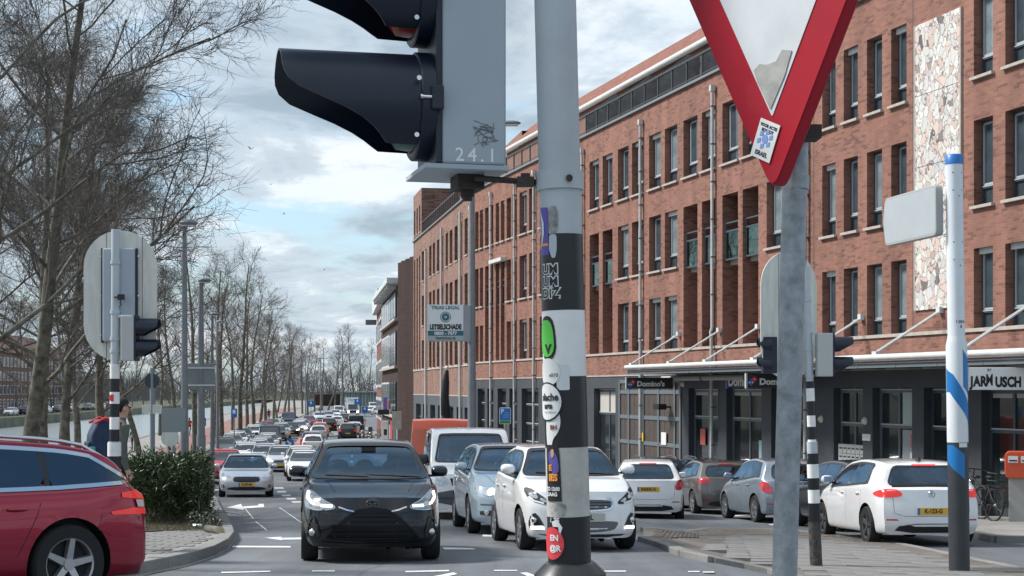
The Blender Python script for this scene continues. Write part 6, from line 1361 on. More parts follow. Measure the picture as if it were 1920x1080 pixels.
# --- smaller traffic lights with backboards
def back_light(xpole, D, ytop, ybot, board, yaw, name, label, bands, boxx, hoods, hdir, hood2=None, xtop=None):
    s_ = F/D; base = gp(xpole, D); e = empty(name, base, (0, 0, 0), label, 'traffic light')
    z = lambda y: px(0, y, D).z-base.z; X = lambda x: (x-xpole)/s_
    tx = X(xtop) if xtop else 0
    q_ = tx*z(828)/z(ytop); m = M(); m.cyl((0, 0, 0), (q_, 0, z(828)), .068, n=20); m.cyl((q_, 0, z(828)), (tx, 0, z(ytop)), .047, n=20); mk('pole', m, POLEG, e, 60)
    for y0, y1, c in bands:
        m = M(); r_ = .050 if y0 < 828 else .071; f0 = tx*.35*(1-z(y1)/z(700)) if False else tx*z(y1)/z(ytop)*.6; m.cyl((tx*z(y1)/z(ytop), 0, z(y1)), (tx*z(y0)/z(ytop), 0, z(y0)), r_+.004, n=20); mk('stripe_band', m, BAND_B if c == 'k' else BAND_W, e, 60)
    x0, x1, y0, y1 = board; cx_ = X((x0+x1)/2); w = X(x1)-X(x0); h = z(y0)-z(y1); W_ = w/math.cos(yaw)
    B = Matrix.Translation((cx_, -.02 if False else .10, z(y1))) @ Matrix.Rotation(yaw, 4, 'Z'); r_ = W_/2*.99
    pts = [(-W_/2, r_), (-W_/2, h-r_)]+[(-W_/2*math.cos(t), h-r_+r_*math.sin(t)) for t in [math.pi*i/16 for i in range(1, 16)]]+[(W_/2, h-r_), (W_/2, r_)]+[(W_/2*math.cos(t), r_-r_*math.sin(t)) for t in [math.pi*i/16 for i in range(1, 16)]]
    m = M(B); m.prism(pts, 0, .012, 'y'); mk('backboard', m, BOARD, e)
    m = M(B); m.bx(-W_*.19, -W_*.185, -.004, -.001, h*.02, h*.98); m.bx(W_*.3, W_*.305, -.004, -.001, h*.03, h*.97); mk('board_fold', m, PLAST, e)
    if boxx:
        m = M(B); m.bx(-W_*.22, W_*.22, -.085, -.006, h*.15, h*.86); mk('lamp_housing', m, HEADG, e, None, .02); m = M(B)
        for sx in (-1, 1): m.bx(sx*W_*.235-.008, sx*W_*.235+.008, -.05, -.005, h*.14, h*.86)
        mk('housing_gasket', m, PLAST, e)
        for zz in (.2, .5, .8):
            for sx in (-1, 1): m = M(B); m.cyl((sx*W_*.25, -.03, h*zz), (sx*W_*.25, -.012, h*zz), .012, n=8); mk('bolt', m, CHROME, e)
    for yy in (ytop+62, ytop+155, ytop+205, ytop+228 if boxx else ytop+150):
        m = M(); q = tx*z(yy)/z(ytop); m.cyl((q, 0, z(yy)-.02), (q, 0, z(yy)+.02), .056, n=20); mk('clamp', m, POLEG, e, 60)
    hx0, hx1, hy0, hy1 = hoods; m = M(); m.bx(X(hx0), X(hx1), -.14, .04, z(hy1), z(hy0)); mk('signal_housing', m, mat('signal_pale', (.46, .47, .46), .5), e, None, .012)
    m = M(); m.bx(X(hx0)-.05 if hdir > 0 else X(hx1), X(hx0) if hdir > 0 else X(hx1)+.05, -.06, -.03, z(hy0)-.02, z(hy0)+.01); mk('signal_bracket', m, POLEG, e)
    lx = X(hx1) if hdir > 0 else X(hx0); hl = .24
    m = M(); m.bx(min(lx, lx+hdir*.02), max(lx, lx+hdir*.02), -.14, .04, z(hy1), z(hy0)); mk('signal_door', m, VIS, e)
    for k in range(2):
        zc = z(hy0)-(z(hy0)-z(hy1))*(.27+.46*k); m = M(Matrix.Translation((lx+hdir*.02, -.05, zc)) @ Matrix.Rotation(0 if hdir > 0 else math.pi, 4, 'Z')); visor(m, .105, hl, [(-1, .25), (-.7, .35), (-.2, .75), (.1, 1), (1, 1)], 20); mk('visor', m, VIS, e, 50)
        m = M(Matrix.Translation((lx+hdir*.02, -.05, zc)) @ Matrix.Rotation(R(90*hdir), 4, 'Y')); m.lathe([(.1, .0), (.09, .03), (0, .045)], 16); mk('lens', m, MT['lens_green'] if k else MT['lens_red'], e, 50)
    return e, z, X
e, z, X = back_light(213, 16.5, 430, 910, (152, 290, 430, 677), 0.0, 'traffic_light', 'traffic light with large round ended backboard seen from behind at left', [(683, 710, 'w'), (710, 735, 'k'), (735, 757, 'w'), (757, 782, 'k'), (782, 805, 'w'), (805, 830, 'k'), (830, 855, 'w'), (855, 880, 'k'), (880, 902, 'w'), (902, 925, 'k')], True, (232, 257, 592, 677), 1, None, 217)
m = M(); m.box((X(231), -.09, z(558)), (.07, .05, .06)); m.tube([(X(217), -.05, z(557)), (X(226), -.09, z(557))], .012, 6); m.tube([(X(229), -.09, z(562)), (X(231), -.09, z(572)), (X(227), -.08, z(577))], .006, 5); mk('detector', m, BLACKM, e)
sticker(e, .054, circ(0, z(746), .04, .04), STK_R, .002)
e, z, X = back_light(1531, 18.9, 500, 1060, (1424, 1541, 470, 712), R(28), 'traffic_light', 'traffic light with backboard seen from behind, right of the galvanised pole', [(715, 728, 'k'), (728, 752, 'w'), (752, 779, 'k'), (779, 800, 'w'), (800, 824, 'k'), (824, 850, 'w'), (850, 870, 'k'), (870, 896, 'w'), (896, 918, 'k'), (918, 943, 'w'), (943, 980, 'k')], False, (1529, 1558, 625, 706), 1, None, 1511)
m = M(); m.cyl((0, 0, 0), (-.03, 0, z(978)), .078, n=20); mk('worn_base', m, mat('worn_black', (.03, .03, .03), .6, var=.8, vs_=14, col2=(.10, .09, .085)), e, 60)
sticker(e, .072, circ(-.11, z(859), .035), STK_O, .006)
m = M(); m.bx(X(1428), X(1455), -.10, .06, z(700), z(632)); mk('signal_housing', m, VIS, e, None, .01)
for yy in (648, 684): m = M(Matrix.Translation((X(1445), -.02, z(yy))) @ Matrix.Rotation(math.pi, 4, 'Z')); visor(m, .105, .17, [(-1, .25), (-.2, .75), (.1, 1), (1, 1)], 18); mk('visor', m, VIS, e, 50)
# --- lamp posts
def lamp(x, D, ytop, label, tilt=0, sleeve=None, r=.075, arm=.0, hw=.21):
    b = gp(x, D); e = empty('street_lamp', b, (0, R(tilt), 0), label, 'street lamp', 'grey street lamps'); H = px(0, ytop, D).z-b.z
    m = M(); m.cyl((0, 0, 0), (0, 0, H*.32), r*1.25, n=14); m.cyl((0, 0, H*.32), (0, 0, H), r*1.1, r*.62, n=14); mk('lamp_column', m, LGREY, e, 60)
    m = M(); c = .09+arm
    m.ball((c, 0, H+.02), (hw, .15, .075), 18, 10); hd_ = mk('lamp_head', m, LGREY, e, 60); m = M(); m.bx(c-hw*.7, c+hw*.7, -.11, .11, H-.055, H-.03); mk('lamp_glass', m, WFRAME, hd_)
    return e, H, b
lamp(346, 33, 420, 'tall grey street lamp, nearest on the left side'); e2, H2_, b2 = lamp(377, 38.5, 527, 'grey street lamp carrying a square sign seen from behind', r=.095, hw=.17)
m = M(); zz = px(0, 731, 38.5).z-b2.z; m.bx(-.37, .37, -.05, -.02, zz, zz+.69); so = mk('sign_back', m, mat('sign_back_grey', (.20, .235, .255), .5, .2), e2, None, .01); m = M(); 
for q in (.12, .57): m.bx(-.37, .37, -.09, -.052, zz+q-.02, zz+q+.02)
mk('sign_rail', m, WFRAME, e2)
lamp(398, 62, 590, 'thin grey street lamp behind the square sign'); lamp(408, 75, 604, 'street lamp among the plane trees, fourth from left'); lamp(573, 200, 668, 'far street lamp left of the rental truck', hw=.8); lamp(601, 215, 672, 'far street lamp above the oncoming queue', hw=.8); lamp(641, 260, 678, 'far street lamp directly above the rental truck', hw=.9)
e3, H3, b3 = lamp(885, 42, 232, 'tall street lamp carrying the letselschade sign', r=.10, arm=1.0, hw=.30)
m = M(); m.tube([(0, 0, H3-.1), (.3, 0, H3+.02), (.9, 0, H3+.03)], .04, 8); mk('lamp_arm', m, LGREY, e3, 60)
# lit box sign on that lamp
SD_ = 41.6; lb = empty('advertising_sign', px(801, 640, SD_), (0, 0, 0), 'white box sign reading TRIAS LEGAL LETSELSCHADE on the lamp column', 'sign'); ss = F/SD_; bw, bh = 69/ss, 69/ss
m = M(); m.bx(0, bw, 0, .25, 0, bh); mk('sign_box', m, HEADG, lb, None, .01); m = M(); m.prism([(bw, .0), (bw+.2, .35), (bw+.2, .6), (bw, .25)], 0.005, bh-.005); mk('sign_side', m, HEADG, lb)
def sgn(name, x0, x1, z0, z1, mtl, y=-.006): m = M(); m.bx(x0*bw, x1*bw, y, y+.004, z0*bh, z1*bh); return mk(name, m, mtl, lb)
TEAL = mat('sign_teal', (.03, .13, .16), .5)
sgn('sign_face', .02, .98, .02, .98, mat('sign_face_grey', (.74, .77, .78), .5)); sgn('sign_stripe', .02, .98, .15, .29, TEAL, -.011); sgn('sign_foot', .02, .98, .02, .14, mat('sign_foot', (.36, .42, .44), .5), -.011)
def stx(t, sz_, x, zz, mtl, bold=.004, sx=1.): lettering(t, sz_*bh, mtl, lb, Matrix.Translation((x*bw, -.014, zz*bh)) @ RX, bold, 'CENTER', sx)
stx('TRIAS LEGAL', .125, .5, .91, TEAL, .003, 1.08); stx('LETSELSCHADE', .185, .5, .385, BLK, .011, .68); stx('0800 - 7077', .125, .5, .215, WHT, .004, 1.0); stx('TRIASLEGAL.NL', .08, .5, .08, BLK, .003, 1.0)
for r_, c in ((.145, TEAL), (.125, STK_W), (.105, TEAL), (.04, mat('sign_pale_teal', (.30, .45, .46), .5))): m = M(Matrix.Translation((.5*bw, -.010-.004*(1-r_), .66*bh)) @ RX); m.cyl((0, 0, 0), (0, 0, .002+.02*(.15-r_)), r_*bh, n=28); mk('sign_emblem', m, c, lb)
# furled black banner on its pole
fb = gp(838, 66); bn_ = empty('furled_banner', fb, (0, 0, 0), 'furled black banner hanging from a pole before the brick wing', 'banner')
m = M(); zt_ = px(0, 692, 66).z-fb.z; m.cyl((0, 0, 0), (0, 0, zt_), .05, n=8); mk('banner_pole', m, PIPE, bn_); m = M(); m.tube([(0, 0, zt_-.05), (-.06, 0, zt_-.6), (-.10, 0, zt_-1.3), (-.06, 0, zt_-2.0), (.06, 0, zt_-2.3)], [.08, .17, .19, .22, .10], 10); mk('banner_cloth', m, BLACKM, bn_, 60); m = M(); m.ball((0, 0, zt_+.05), .09, 8, 6); mk('pole_finial', m, WFRAME, bn_)
# parking sign and other plates
def plate_sign(x, y0, y1, D, w, name, label, face, post=True, extra=None, back=False, shape='box'):
    b = gp(x, D); e = empty(name, b, (0, 0, 0), label, 'traffic sign'); s_ = F/D; z0, z1 = px(0, y1, D).z-b.z, px(0, y0, D).z-b.z
    m = M(); m.cyl((0, .04, 0), (0, .04, z1), .035, n=8); mk('post', m, GALV, e, 60)
    m = M()
    if shape == 'box': m.prism(round_poly([(-w/2, z0), (w/2, z0), (w/2, z1), (-w/2, z1)], .04), -.01, .01, 'y')
    else: m.prism([(a, b_) for a, b_ in circ(0, (z0+z1)/2, w/2, None, 24)], -.01, .01, 'y')
    mk('sign_plate', m, face, e); return e, z0, z1
e, z0, z1 = plate_sign(947, 764, 795, 43, .34, 'parking_sign', 'small blue P parking sign with green strip above the white van', WHT)
m = M(); m.bx(-.155, .155, -.016, -.011, z0+.11, z1-.02); mk('sign_field', m, SBLU, e); m = M(); m.bx(-.155, .155, -.016, -.011, z0+.015, z0+.1); mk('sign_strip', m, mat('sign_green', (.03, .25, .07), .5), e); lettering('P', .2, WHT, e, Matrix.Translation((-.08, -.018, z1-.12)) @ RX, .004)
for k in range(4): m = M(); m.bx(-.02-.05*(k > 1), .12, -.018, -.016, z1-.16-.045*k, z1-.145-.045*k); mk('sign_text_line', m, mat('line_pale_blue', (.2, .45, .75), .5), e)
e, z0, z1 = plate_sign(543, 822, 840, 92, .55, 'keep_right_sign', 'round blue arrow sign standing between the queue and the receding cars', SBLU, shape='round')
m = M(Matrix.Translation((0, -.014, (z0+z1)/2)) @ RX @ Matrix.Rotation(R(-45), 4, 'Z')); m.prism([(-.2, -.05), (.0, -.05), (.0, -.13), (.18, 0), (.0, .13), (.0, .05), (-.2, .05)], 0, .003); mk('sign_arrow', m, WHT, e)
e, z0, z1 = plate_sign(285, 700, 728, 33.6, .34, 'round_sign_back', 'small dark round sign seen from behind above a two part plate in the hedge', mat('sign_dark_back', (.03, .045, .06), .5), shape='round')
zz = px(0, 774, 33.6).z-gp(285, 33.6).z
for x in (-.117, .117):
    m = M(); m.bx(x-.09, x+.09, -.01, .005, zz, zz+.165); mk('side_plate', m, BOARD, e); m = M()
    for a, b, c, d in ((-.105, .105, -.016, 0), (-.105, .105, .165, .181), (-.105, -.088, 0, .165), (.088, .105, 0, .165)): m.bx(x+a, x+b, -.014, .008, zz+c, zz+d)
    mk('plate_frame', m, WHT, e)
m = M(); zb_ = px(0, 850, 33.6).z-gp(285, 33.6).z; m.cyl((0, .04, 0), (0, .04, zb_), .085, n=14); m.cyl((0, .04, zb_), (0, .04, px(0, 690, 33.6).z-gp(285, 33.6).z), .058, n=14); mk('post_sleeve', m, mat('post_blue_grey', (.21, .25, .28), .5), e, 60)
e, z0, z1 = plate_sign(325, 765, 810, 31, .50, 'sign_back', 'square grey sign with a round one below, seen from behind beside the lamp', mat('sign_back_pale', (.24, .27, .28), .55, .2))
m = M(); m.prism(circ(-.07, z0-.12, .19), -.005, .01, 'y'); mk('round_plate', m, BOARD, e); m = M(); m.tube([(-.12, .05, z0-.1), (-.06, .05, 0)], .025, 8); mk('brace', m, GALV, e)
for x, y0, y1, D, lab in ((380.5, 783, 799, 60, 'blue parking sign beside the lamp with the square sign'), (439, 766, 783, 85, 'blue parking sign between the far tree trunks'), (583, 751, 763, 150, 'small blue sign on the far left kerb'), (670, 748, 758, 190, 'blue pedestrian crossing sign by the rental truck'), (684, 762, 774, 140, 'blue sign above the motorcycles')): e, z0, z1 = plate_sign(x, y0, y1, D, 11.5/(F/D), 'blue_sign', lab, SBLU); m = M(); m.bx(-.08, .08, -.02, -.012, z0+(z1-z0)*.45, z1-(z1-z0)*.15); mk('sign_symbol', m, WHT, e)
# post box on its stand
mb = empty('post_box', gp(1912, 31.5), (0, 0, R(-20)), 'orange red post box on a grey stand at the right edge', 'post box')
m = M(); m.bx(-.22, .22, -.1, .1, 0, 1.05); mk('stand', m, mat('stand_grey', (.38, .38, .37), .6), mb, None, .01); m = M(); m.prism(round_poly([(-.27, 1.05), (.27, 1.05), (.30, 1.2), (.30, 1.55), (.24, 1.62), (-.24, 1.62), (-.30, 1.55), (-.30, 1.2)], .06), -.2, .2, 'y'); mk('box', m, mat('post_orange', (.62, .09, .035), .4), mb, None, .02)
for x in (-.13, .13): m = M(); m.bx(x-.10, x+.10, -.208, -.2, 1.38, 1.52); mk('letter_slot', m, WHT, mb); m = M(); m.bx(x-.08, x+.08, -.214, -.207, 1.41, 1.44); mk('slot_opening', m, BLACKM, mb)
# ------------------------------------------------------------------ bare trees
BARK = mat('bark', (.085, .078, .062), .9, var=.5, vs_=5, bump=.5, bs=14, col2=(.20, .19, .15)); TWIG = mat('twigs', (.10, .09, .08), .9)
def make_tree(seed, H=16.5, lean=.3, clear=.24, spread=4.6, dens=1.0):
    rn = random.Random(seed); tr = M(); cr = M()
    def seg(m, pts, r0, r1, n):
        k = len(pts); m.tube(pts, [r0+(r1-r0)*i/(k-1) for i in range(k)], n)
    def path(p, d, L, k, wob, up):
        pts = [p.copy()]; d = d.normalized()
        for i in range(k):
            d = (d+Vector((rn.gauss(0, wob), rn.gauss(0, wob), rn.gauss(0, wob)+up))).normalized(); p = p+d*(L/k); pts.append(p.copy())
        return pts, d
    def side(d, ang):
        o = d.orthogonal().normalized(); o.rotate(Matrix.Rotation(rn.uniform(0, 2*math.pi), 3, d)); return (d*math.cos(ang)+o*math.sin(ang)).normalized()
    def at(pts, t): f = t*(len(pts)-1); i = min(int(f), len(pts)-2); return pts[i].lerp(pts[i+1], f-i), (pts[i+1]-pts[i]).normalized()
    def twig(p, d, L):
        pts, _ = path(p, d, L, 3, .22, .05); seg(cr, pts, .0065, .003, 3)
        for k in range(rn.randint(2, 4)): q, dd = at(pts, rn.uniform(.2, .95)); pp, _ = path(q, side(dd, rn.uniform(.5, 1.0)), L*rn.uniform(.35, .7), 2, .25, .05); seg(cr, pp, .0045, .0025, 3)
    def sub(p, d, L, r):
        pts, dd = path(p, d, L, 4, .17, .07); seg(cr, pts, r, .008, 4)
        for k in range(int(rn.randint(6, 8)*dens)): q, dd = at(pts, rn.uniform(.15, 1)); twig(q, side(dd, rn.uniform(.4, .95)), rn.uniform(.5, 1.05))
    def branch(p, d, L, r):
        pts, dd = path(p, d, L, 5, .13, .05); seg(cr, pts, r, .014, 5)
        for k in range(int(rn.randint(6, 8)*dens)): t = rn.uniform(.2, 1); q, dd = at(pts, t); sub(q, side(dd, rn.uniform(.45, .9)), L*rn.uniform(.35, .6), r*.42)
    pts, d = path(Vector((0, 0, -.3)), Vector((rn.uniform(-lean, lean)*.3, rn.uniform(-.1, .1), 1)), H*.86, 10, .055, .03)
    seg(tr, pts, .215, .04, 12); tr.cyl(pts[0], pts[0]+Vector((0, 0, .5)), .34, .235, 12)
    nl = 19
    for k in range(nl):
        t = clear+(.97-clear)*(k/(nl-1))**.9; q, dd = at(pts, t); L = spread*(1.12-.62*(t-clear)/(1-clear))*rn.uniform(.75, 1.15)
        a = k*2.4+rn.uniform(-.5, .5); el = .35+.55*t+rn.uniform(-.15, .2); dr = Vector((math.cos(a)*math.cos(el), math.sin(a)*math.cos(el), math.sin(el)))
        r = .066*(1.15-t); lp, ld = path(q, dr, L, 5, .11, .05); seg(tr, lp, r, .022, 7)
        for j in range(int(6*dens)): q2, d2 = at(lp, rn.uniform(.22, 1)); branch(q2, side(d2, rn.uniform(.4, .85)), L*rn.uniform(.3, .52), r*.42)
    return tr.mesh('trunk', BARK, 60), cr.mesh('crown', TWIG)
TR = [make_tree(11, 16.5, .3, .24, 4.6, .97), make_tree(23, 16, .5, .26, 4.4, .97), make_tree(37, 17.5, .25, .22, 4.9, .97), make_tree(51, 15.5, .4, .28, 4.2, .97)]
TF = [make_tree(12, 16.5, .3, .26, 4.0, .52), make_tree(24, 16, .5, .3, 3.9, .52), make_tree(38, 17.5, .25, .26, 4.2, .52)]
rt = random.Random(9)
trees = [(32, 36, 2, 1.0, 'leaning bare tree with mottled trunk nearest the left edge'), (81, 48, 0, 1.0, 'bare tree, second trunk from the left edge'), (110, 54, 1, 1.0, 'bare tree with crooked trunk, third from the left edge'), (146, 82, 3, 1.05, 'slim bare tree left of the backboard traffic light'), (183, 63, 0, 1.0, 'bare tree right behind the backpack wearer'), (264, 104, 1, 1.05, 'bare tree beside the walking person by the canal'), (330, 128, 2, .95, 'bare tree behind the nearest tall street lamp'), (366, 108, 3, 1.05, 'bare tree beside the lamp with the square sign'), (403, 116, 0, 1.02, 'bare tree above the parked grey car'), (416, 126, 1, 1.05, 'bare tree just right of the fourth street lamp'),
         (-60, 30, 0, 1.05, 'bare tree at the left frame edge, only branches in view'), (-20, 58, 3, 1.1, 'bare tree behind the left edge, thin crown'), (225, 88, 2, 1.0, 'bare tree behind the signal head of the left light'), (300, 150, 0, 1.0, 'bare tree beyond the grey sign backs'), (128, 120, 2, 1.0, 'bare tree near the canal edge behind the slim tree')]
for x, D, k, sc_, lab in trees:
    e = empty('bare_tree', gp(x, D), (0, 0, rt.uniform(0, 6.28)), lab, 'tree', 'bare trees along the canal'); e.scale = (sc_, sc_, sc_); T_ = TR[k] if D < 70 else TF[k % 3]; link('trunk', T_[0], e); link('crown', T_[1], e)
    if x == 32: e.rotation_euler = (R(3), R(6), 1.0)
od2 = ['first', 'second', 'third', 'fourth', 'fifth', 'sixth', 'seventh', 'eighth', 'ninth', 'tenth', 'eleventh', 'twelfth', 'thirteenth', 'fourteenth', 'fifteenth', 'sixteenth', 'seventeenth', 'eighteenth', 'nineteenth']
row = [(437, 140), (449, 128), (463, 165), (476, 152), (487, 190), (498, 178), (513, 215), (520, 240), (530, 205), (541, 255), (553, 232), (567, 285), (577, 262), (590, 310), (604, 340), (613, 295), (628, 370), (552, 330), (520, 300)]
for i, (x, D) in enumerate(row):
    e = empty('bare_tree', gp(x, D), (0, 0, rt.uniform(0, 6.28)), 'bare tree of the far row by the queue, %s counted from the left kerb' % od2[i], 'tree', 'bare trees along the canal'); s_ = rt.uniform(.92, 1.08); e.scale = (s_, s_, s_); k = rt.randrange(3); link('trunk', TF[k][0], e); link('crown', TF[k][1], e)
for x, D, s_, lab in ((643, 300, 1.0, 'pale tall bare tree left of the rental truck'), (664, 335, 1.12, 'tall bare tree standing above the rental truck'), (688, 380, 1.0, 'bare tree at the right end of the far row'), (676, 300, .8, 'small bare tree near the red gabled house')):
    e = empty('bare_tree', gp(x, D), (0, 0, rt.uniform(0, 6.28)), lab, 'tree', 'bare trees at the street end'); e.scale = (s_, s_, s_*1.08); k = rt.randrange(3); link('trunk', TF[k][0], e); link('crown', TF[k][1], e)
# trees of the far bank read as one wood
ft = make_tree(77, 14, .3, .25, 4.0, .45)
def far_wood():
    for i in range(18):
        D = 190+i*17+rt.uniform(-4, 4); X = FX(D)-rt.uniform(7, 12); a = rt.uniform(0, 6.28); s_ = rt.uniform(.75, 1.0)
        if i < 18:
            e = empty('bare_tree', (X, D, gz(D)+.2), (0, 0, a), 'bare tree on the far canal bank, %s from the left' % od2[i], 'tree', 'bare trees across the canal'); e.scale = (s_,)*3; link('trunk', ft[0], e); link('crown', ft[1], e)
far_wood()
# distant wood closing the street
dw = M(); rd_ = random.Random(2)
for i in range(2600):
    x = rd_.uniform(-330, 60); y = rd_.uniform(640, 760); h = rd_.uniform(5, 14)*(1 if x < 20 else .8); z0 = CZ-4.5
    for j in range(3): a = rd_.uniform(-.5, .5); dw.poly([(x-.12, y, z0+h*.25*j), (x+.12, y, z0+h*.25*j), (x+a*5+.04, y, z0+h*(.5+.25*j)), (x+a*5-.04, y, z0+h*(.5+.25*j))])
for i in range(2400):
    y = rd_.uniform(250, 640); x = FX(y)-rd_.uniform(32, 75); h = rd_.uniform(4, 13); z0 = gz(300)
    for j in range(3): a = rd_.uniform(-.5, .5); dw.poly([(x-.1, y, z0+h*.25*j), (x+.1, y, z0+h*.25*j), (x+a*5+.04, y, z0+h*(.5+.25*j)), (x+a*5-.04, y, z0+h*(.5+.25*j))])
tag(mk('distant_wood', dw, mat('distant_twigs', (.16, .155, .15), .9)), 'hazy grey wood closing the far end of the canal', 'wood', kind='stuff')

# ------------------------------------------------------------------ hedge and ground cover
LEAF = mat('laurel_leaf', (.030, .060, .020), .35, var=.5, vs_=9, col2=(.085, .13, .05)); LEAF2 = mat('dull_leaf', (.045, .055, .025), .6, var=.5, vs_=7)
def leaf(m, p, d, n, L, w):
    d = d.normalized(); s_ = d.cross(n)
    if s_.length < 1e-4: s_ = d.orthogonal()
    s_.normalize(); n = s_.cross(d); a = m.p(p); b = m.p(p+d*L*.5+s_*w+n*.006); c = m.p(p+d*L-n*L*.12); e = m.p(p+d*L*.5-s_*w+n*.006); f = m.p(p+d*L*.5-n*.004); m.face((a, b, f)); m.face((b, c, f)); m.face((a, f, e)); m.face((f, c, e))
def hedge(name, label, pts, hfun, n, L, mtl, seed, stem=True):
    rn = random.Random(seed); m = M(); x0 = min(p[0] for p in pts); x1 = max(p[0] for p in pts); y0 = min(p[1] for p in pts); y1 = max(p[1] for p in pts); c = Vector(((x0+x1)/2, (y0+y1)/2)); k = 0
    base = Vector((c.x, c.y, gz(c.y, c.x)+.12)); e = empty(name, base, (0, 0, 0), label, 'hedge')
    while k < n:
        x, y = rn.uniform(x0, x1), rn.uniform(y0, y1)
        if not inside((x, y), pts): continue
        h = hfun(x, y)*(.86+.28*math.sin(x*5.1+y*2.3)*math.sin(y*3.7-x*1.9)+.06*rn.gauss(0, 1)); t = rn.random()**.45; q = Vector((x+rn.gauss(0, .05), y+rn.gauss(0, .05), gz(y, x)+.12+h*t))-base
        cell = math.sin(x*9+t*7)*math.sin(y*8+t*5)
        if cell < -.35 and t < .93 and rn.random() < .8: k += 1; continue
        out = Vector((x-c.x, y-c.y, 0)); out = out.normalized()*.6 if out.length > .01 else Vector(); d = Vector((rn.gauss(0, .6), rn.gauss(0, .6), rn.uniform(.1, 1.1)))+out
        leaf(m, q, d, Vector((rn.gauss(0, .3), rn.gauss(0, .3), 1)), L*rn.uniform(.7, 1.25), L*.17); k += 1
    mk('foliage', m, mtl, e)
    if stem:
        s_ = M()
        for i in range(46):
            x, y = rn.uniform(x0, x1), rn.uniform(y0, y1)
            if inside((x, y), pts): p = Vector((x, y, gz(y, x)+.1))-base; s_.tube([p, p+Vector((rn.gauss(0, .06), rn.gauss(0, .06), .4)), p+Vector((rn.gauss(0, .12), rn.gauss(0, .12), hfun(x, y)*.8))], [.016, .012, .006], 5)
        mk('stems', s_, BARK, e)
    return e
hp_ = [(gp(236, 25.2).x, 25.2), (gp(384, 25.2).x, 25.2), (gp(392, 28).x, 28), (gp(392, 33).x, 33), (gp(262, 33).x, 33), (gp(225, 28).x, 28)]
hedge('laurel_hedge', 'dense dark green laurel hedge on the corner beside the road', hp_, lambda x, y: 1.0+.02*(y-25), 27000, .13, LEAF, 4)
hp2 = [(gp(330, 36).x, 36), (gp(392, 36).x, 36), (gp(398, 55).x, 55), (gp(398, 72).x, 72), (gp(345, 72).x, 72), (gp(318, 50).x, 50)]
hedge('low_shrubs', 'low brownish shrubs round the lamp posts behind the laurel hedge', hp2, lambda x, y: .75+.3*math.sin(x*2), 6500, .13, LEAF2, 5)
gc = M(); rn = random.Random(8)
for i in range(2600):
    x = rn.uniform(352, 412); y = rn.uniform(962, 1004)
    if x-352 > (y-940)*1.1: continue
    g_ = gpx(x, y); leaf(gc, g_+Vector((0, 0, .14+rn.random()**2*.22)), Vector((rn.gauss(0, 1), rn.gauss(0, 1), rn.uniform(0, .8))), Vector((0, 0, 1)), .07*rn.uniform(.6, 1.3), .02)
tag(mk('ground_cover', gc, mat('ivy_leaf', (.035, .05, .03), .4, var=.6, vs_=16, col2=(.12, .14, .10))), 'ivy like ground cover at the foot of the hedge', 'ground cover', kind='stuff')
gr = M()
for i in range(3200):
    x = rn.uniform(196, 402); y = rn.uniform(992, 1012); g_ = gpx(x, y); a = rn.uniform(0, 6.28); h = rn.uniform(.02, .10); gr.poly([g_+Vector((-.004, 0, .12)), g_+Vector((.004, 0, .12)), g_+Vector((math.cos(a)*.04, math.sin(a)*.04, .12+h))])
tag(mk('grass_tufts', gr, mat('grass_blade', (.075, .085, .03), .8, var=.5, vs_=5, col2=(.17, .14, .07))), 'sparse grass and dead leaves before the hedge', 'grass', kind='stuff')
# litter on the island tip
lt = empty('drink_can', gpx(371, 1006)+Vector((0, 0, .17)), (R(90), 0, R(70)), 'crushed white and green drink can lying by the hedge', 'can'); m = M(); m.lathe([(0, -.075), (.03, -.075), (.036, -.06), (.032, -.02), (.037, .02), (.035, .06), (.028, .075), (0, .075)], 16); mk('can_body', m, mat('can_print', (.55, .57, .55), .3, .5, var=.6, vs_=12, col2=(.75, .78, .76)), lt, 50)
m = M(); m.lathe([(.0375, -.02), (.0385, .0), (.0375, .02)], 16); mk('can_band', m, mat('can_green', (.04, .12, .06), .35), lt, 50)
lg = empty('cut_log', gpx(414, 1016)+Vector((0, 0, .16)), (0, 0, R(35)), 'short sawn log lying on the kerb', 'log'); m = M(); m.cyl((0, 0, 0), (0, .5, 0), .065, .06, 14, False); mk('log_bark', m, BARK, lg, 60); m = M(); m.cyl((0, -.002, 0), (0, .004, 0), .064, n=14); mk('sawn_face', m, mat('sawn_wood', (.52, .42, .26), .8, var=.15, vs_=30), lg)
tk_ = empty('broken_branch', gpx(400, 990)+Vector((0, 0, .15)), (0, 0, 0), 'thin broken branch lying beside the hedge by the road', 'branch'); m = M(); m.tube([(-.6, .5, .05), (-.2, .1, .10), (.1, -.4, .06), (.3, -.7, .02)], [.01, .016, .012, .006], 5); m.tube([(-.2, .1, .1), (.15, .25, .12), (.5, .2, .06)], [.010, .008, .004], 4); mk('stick', m, BARK, tk_)
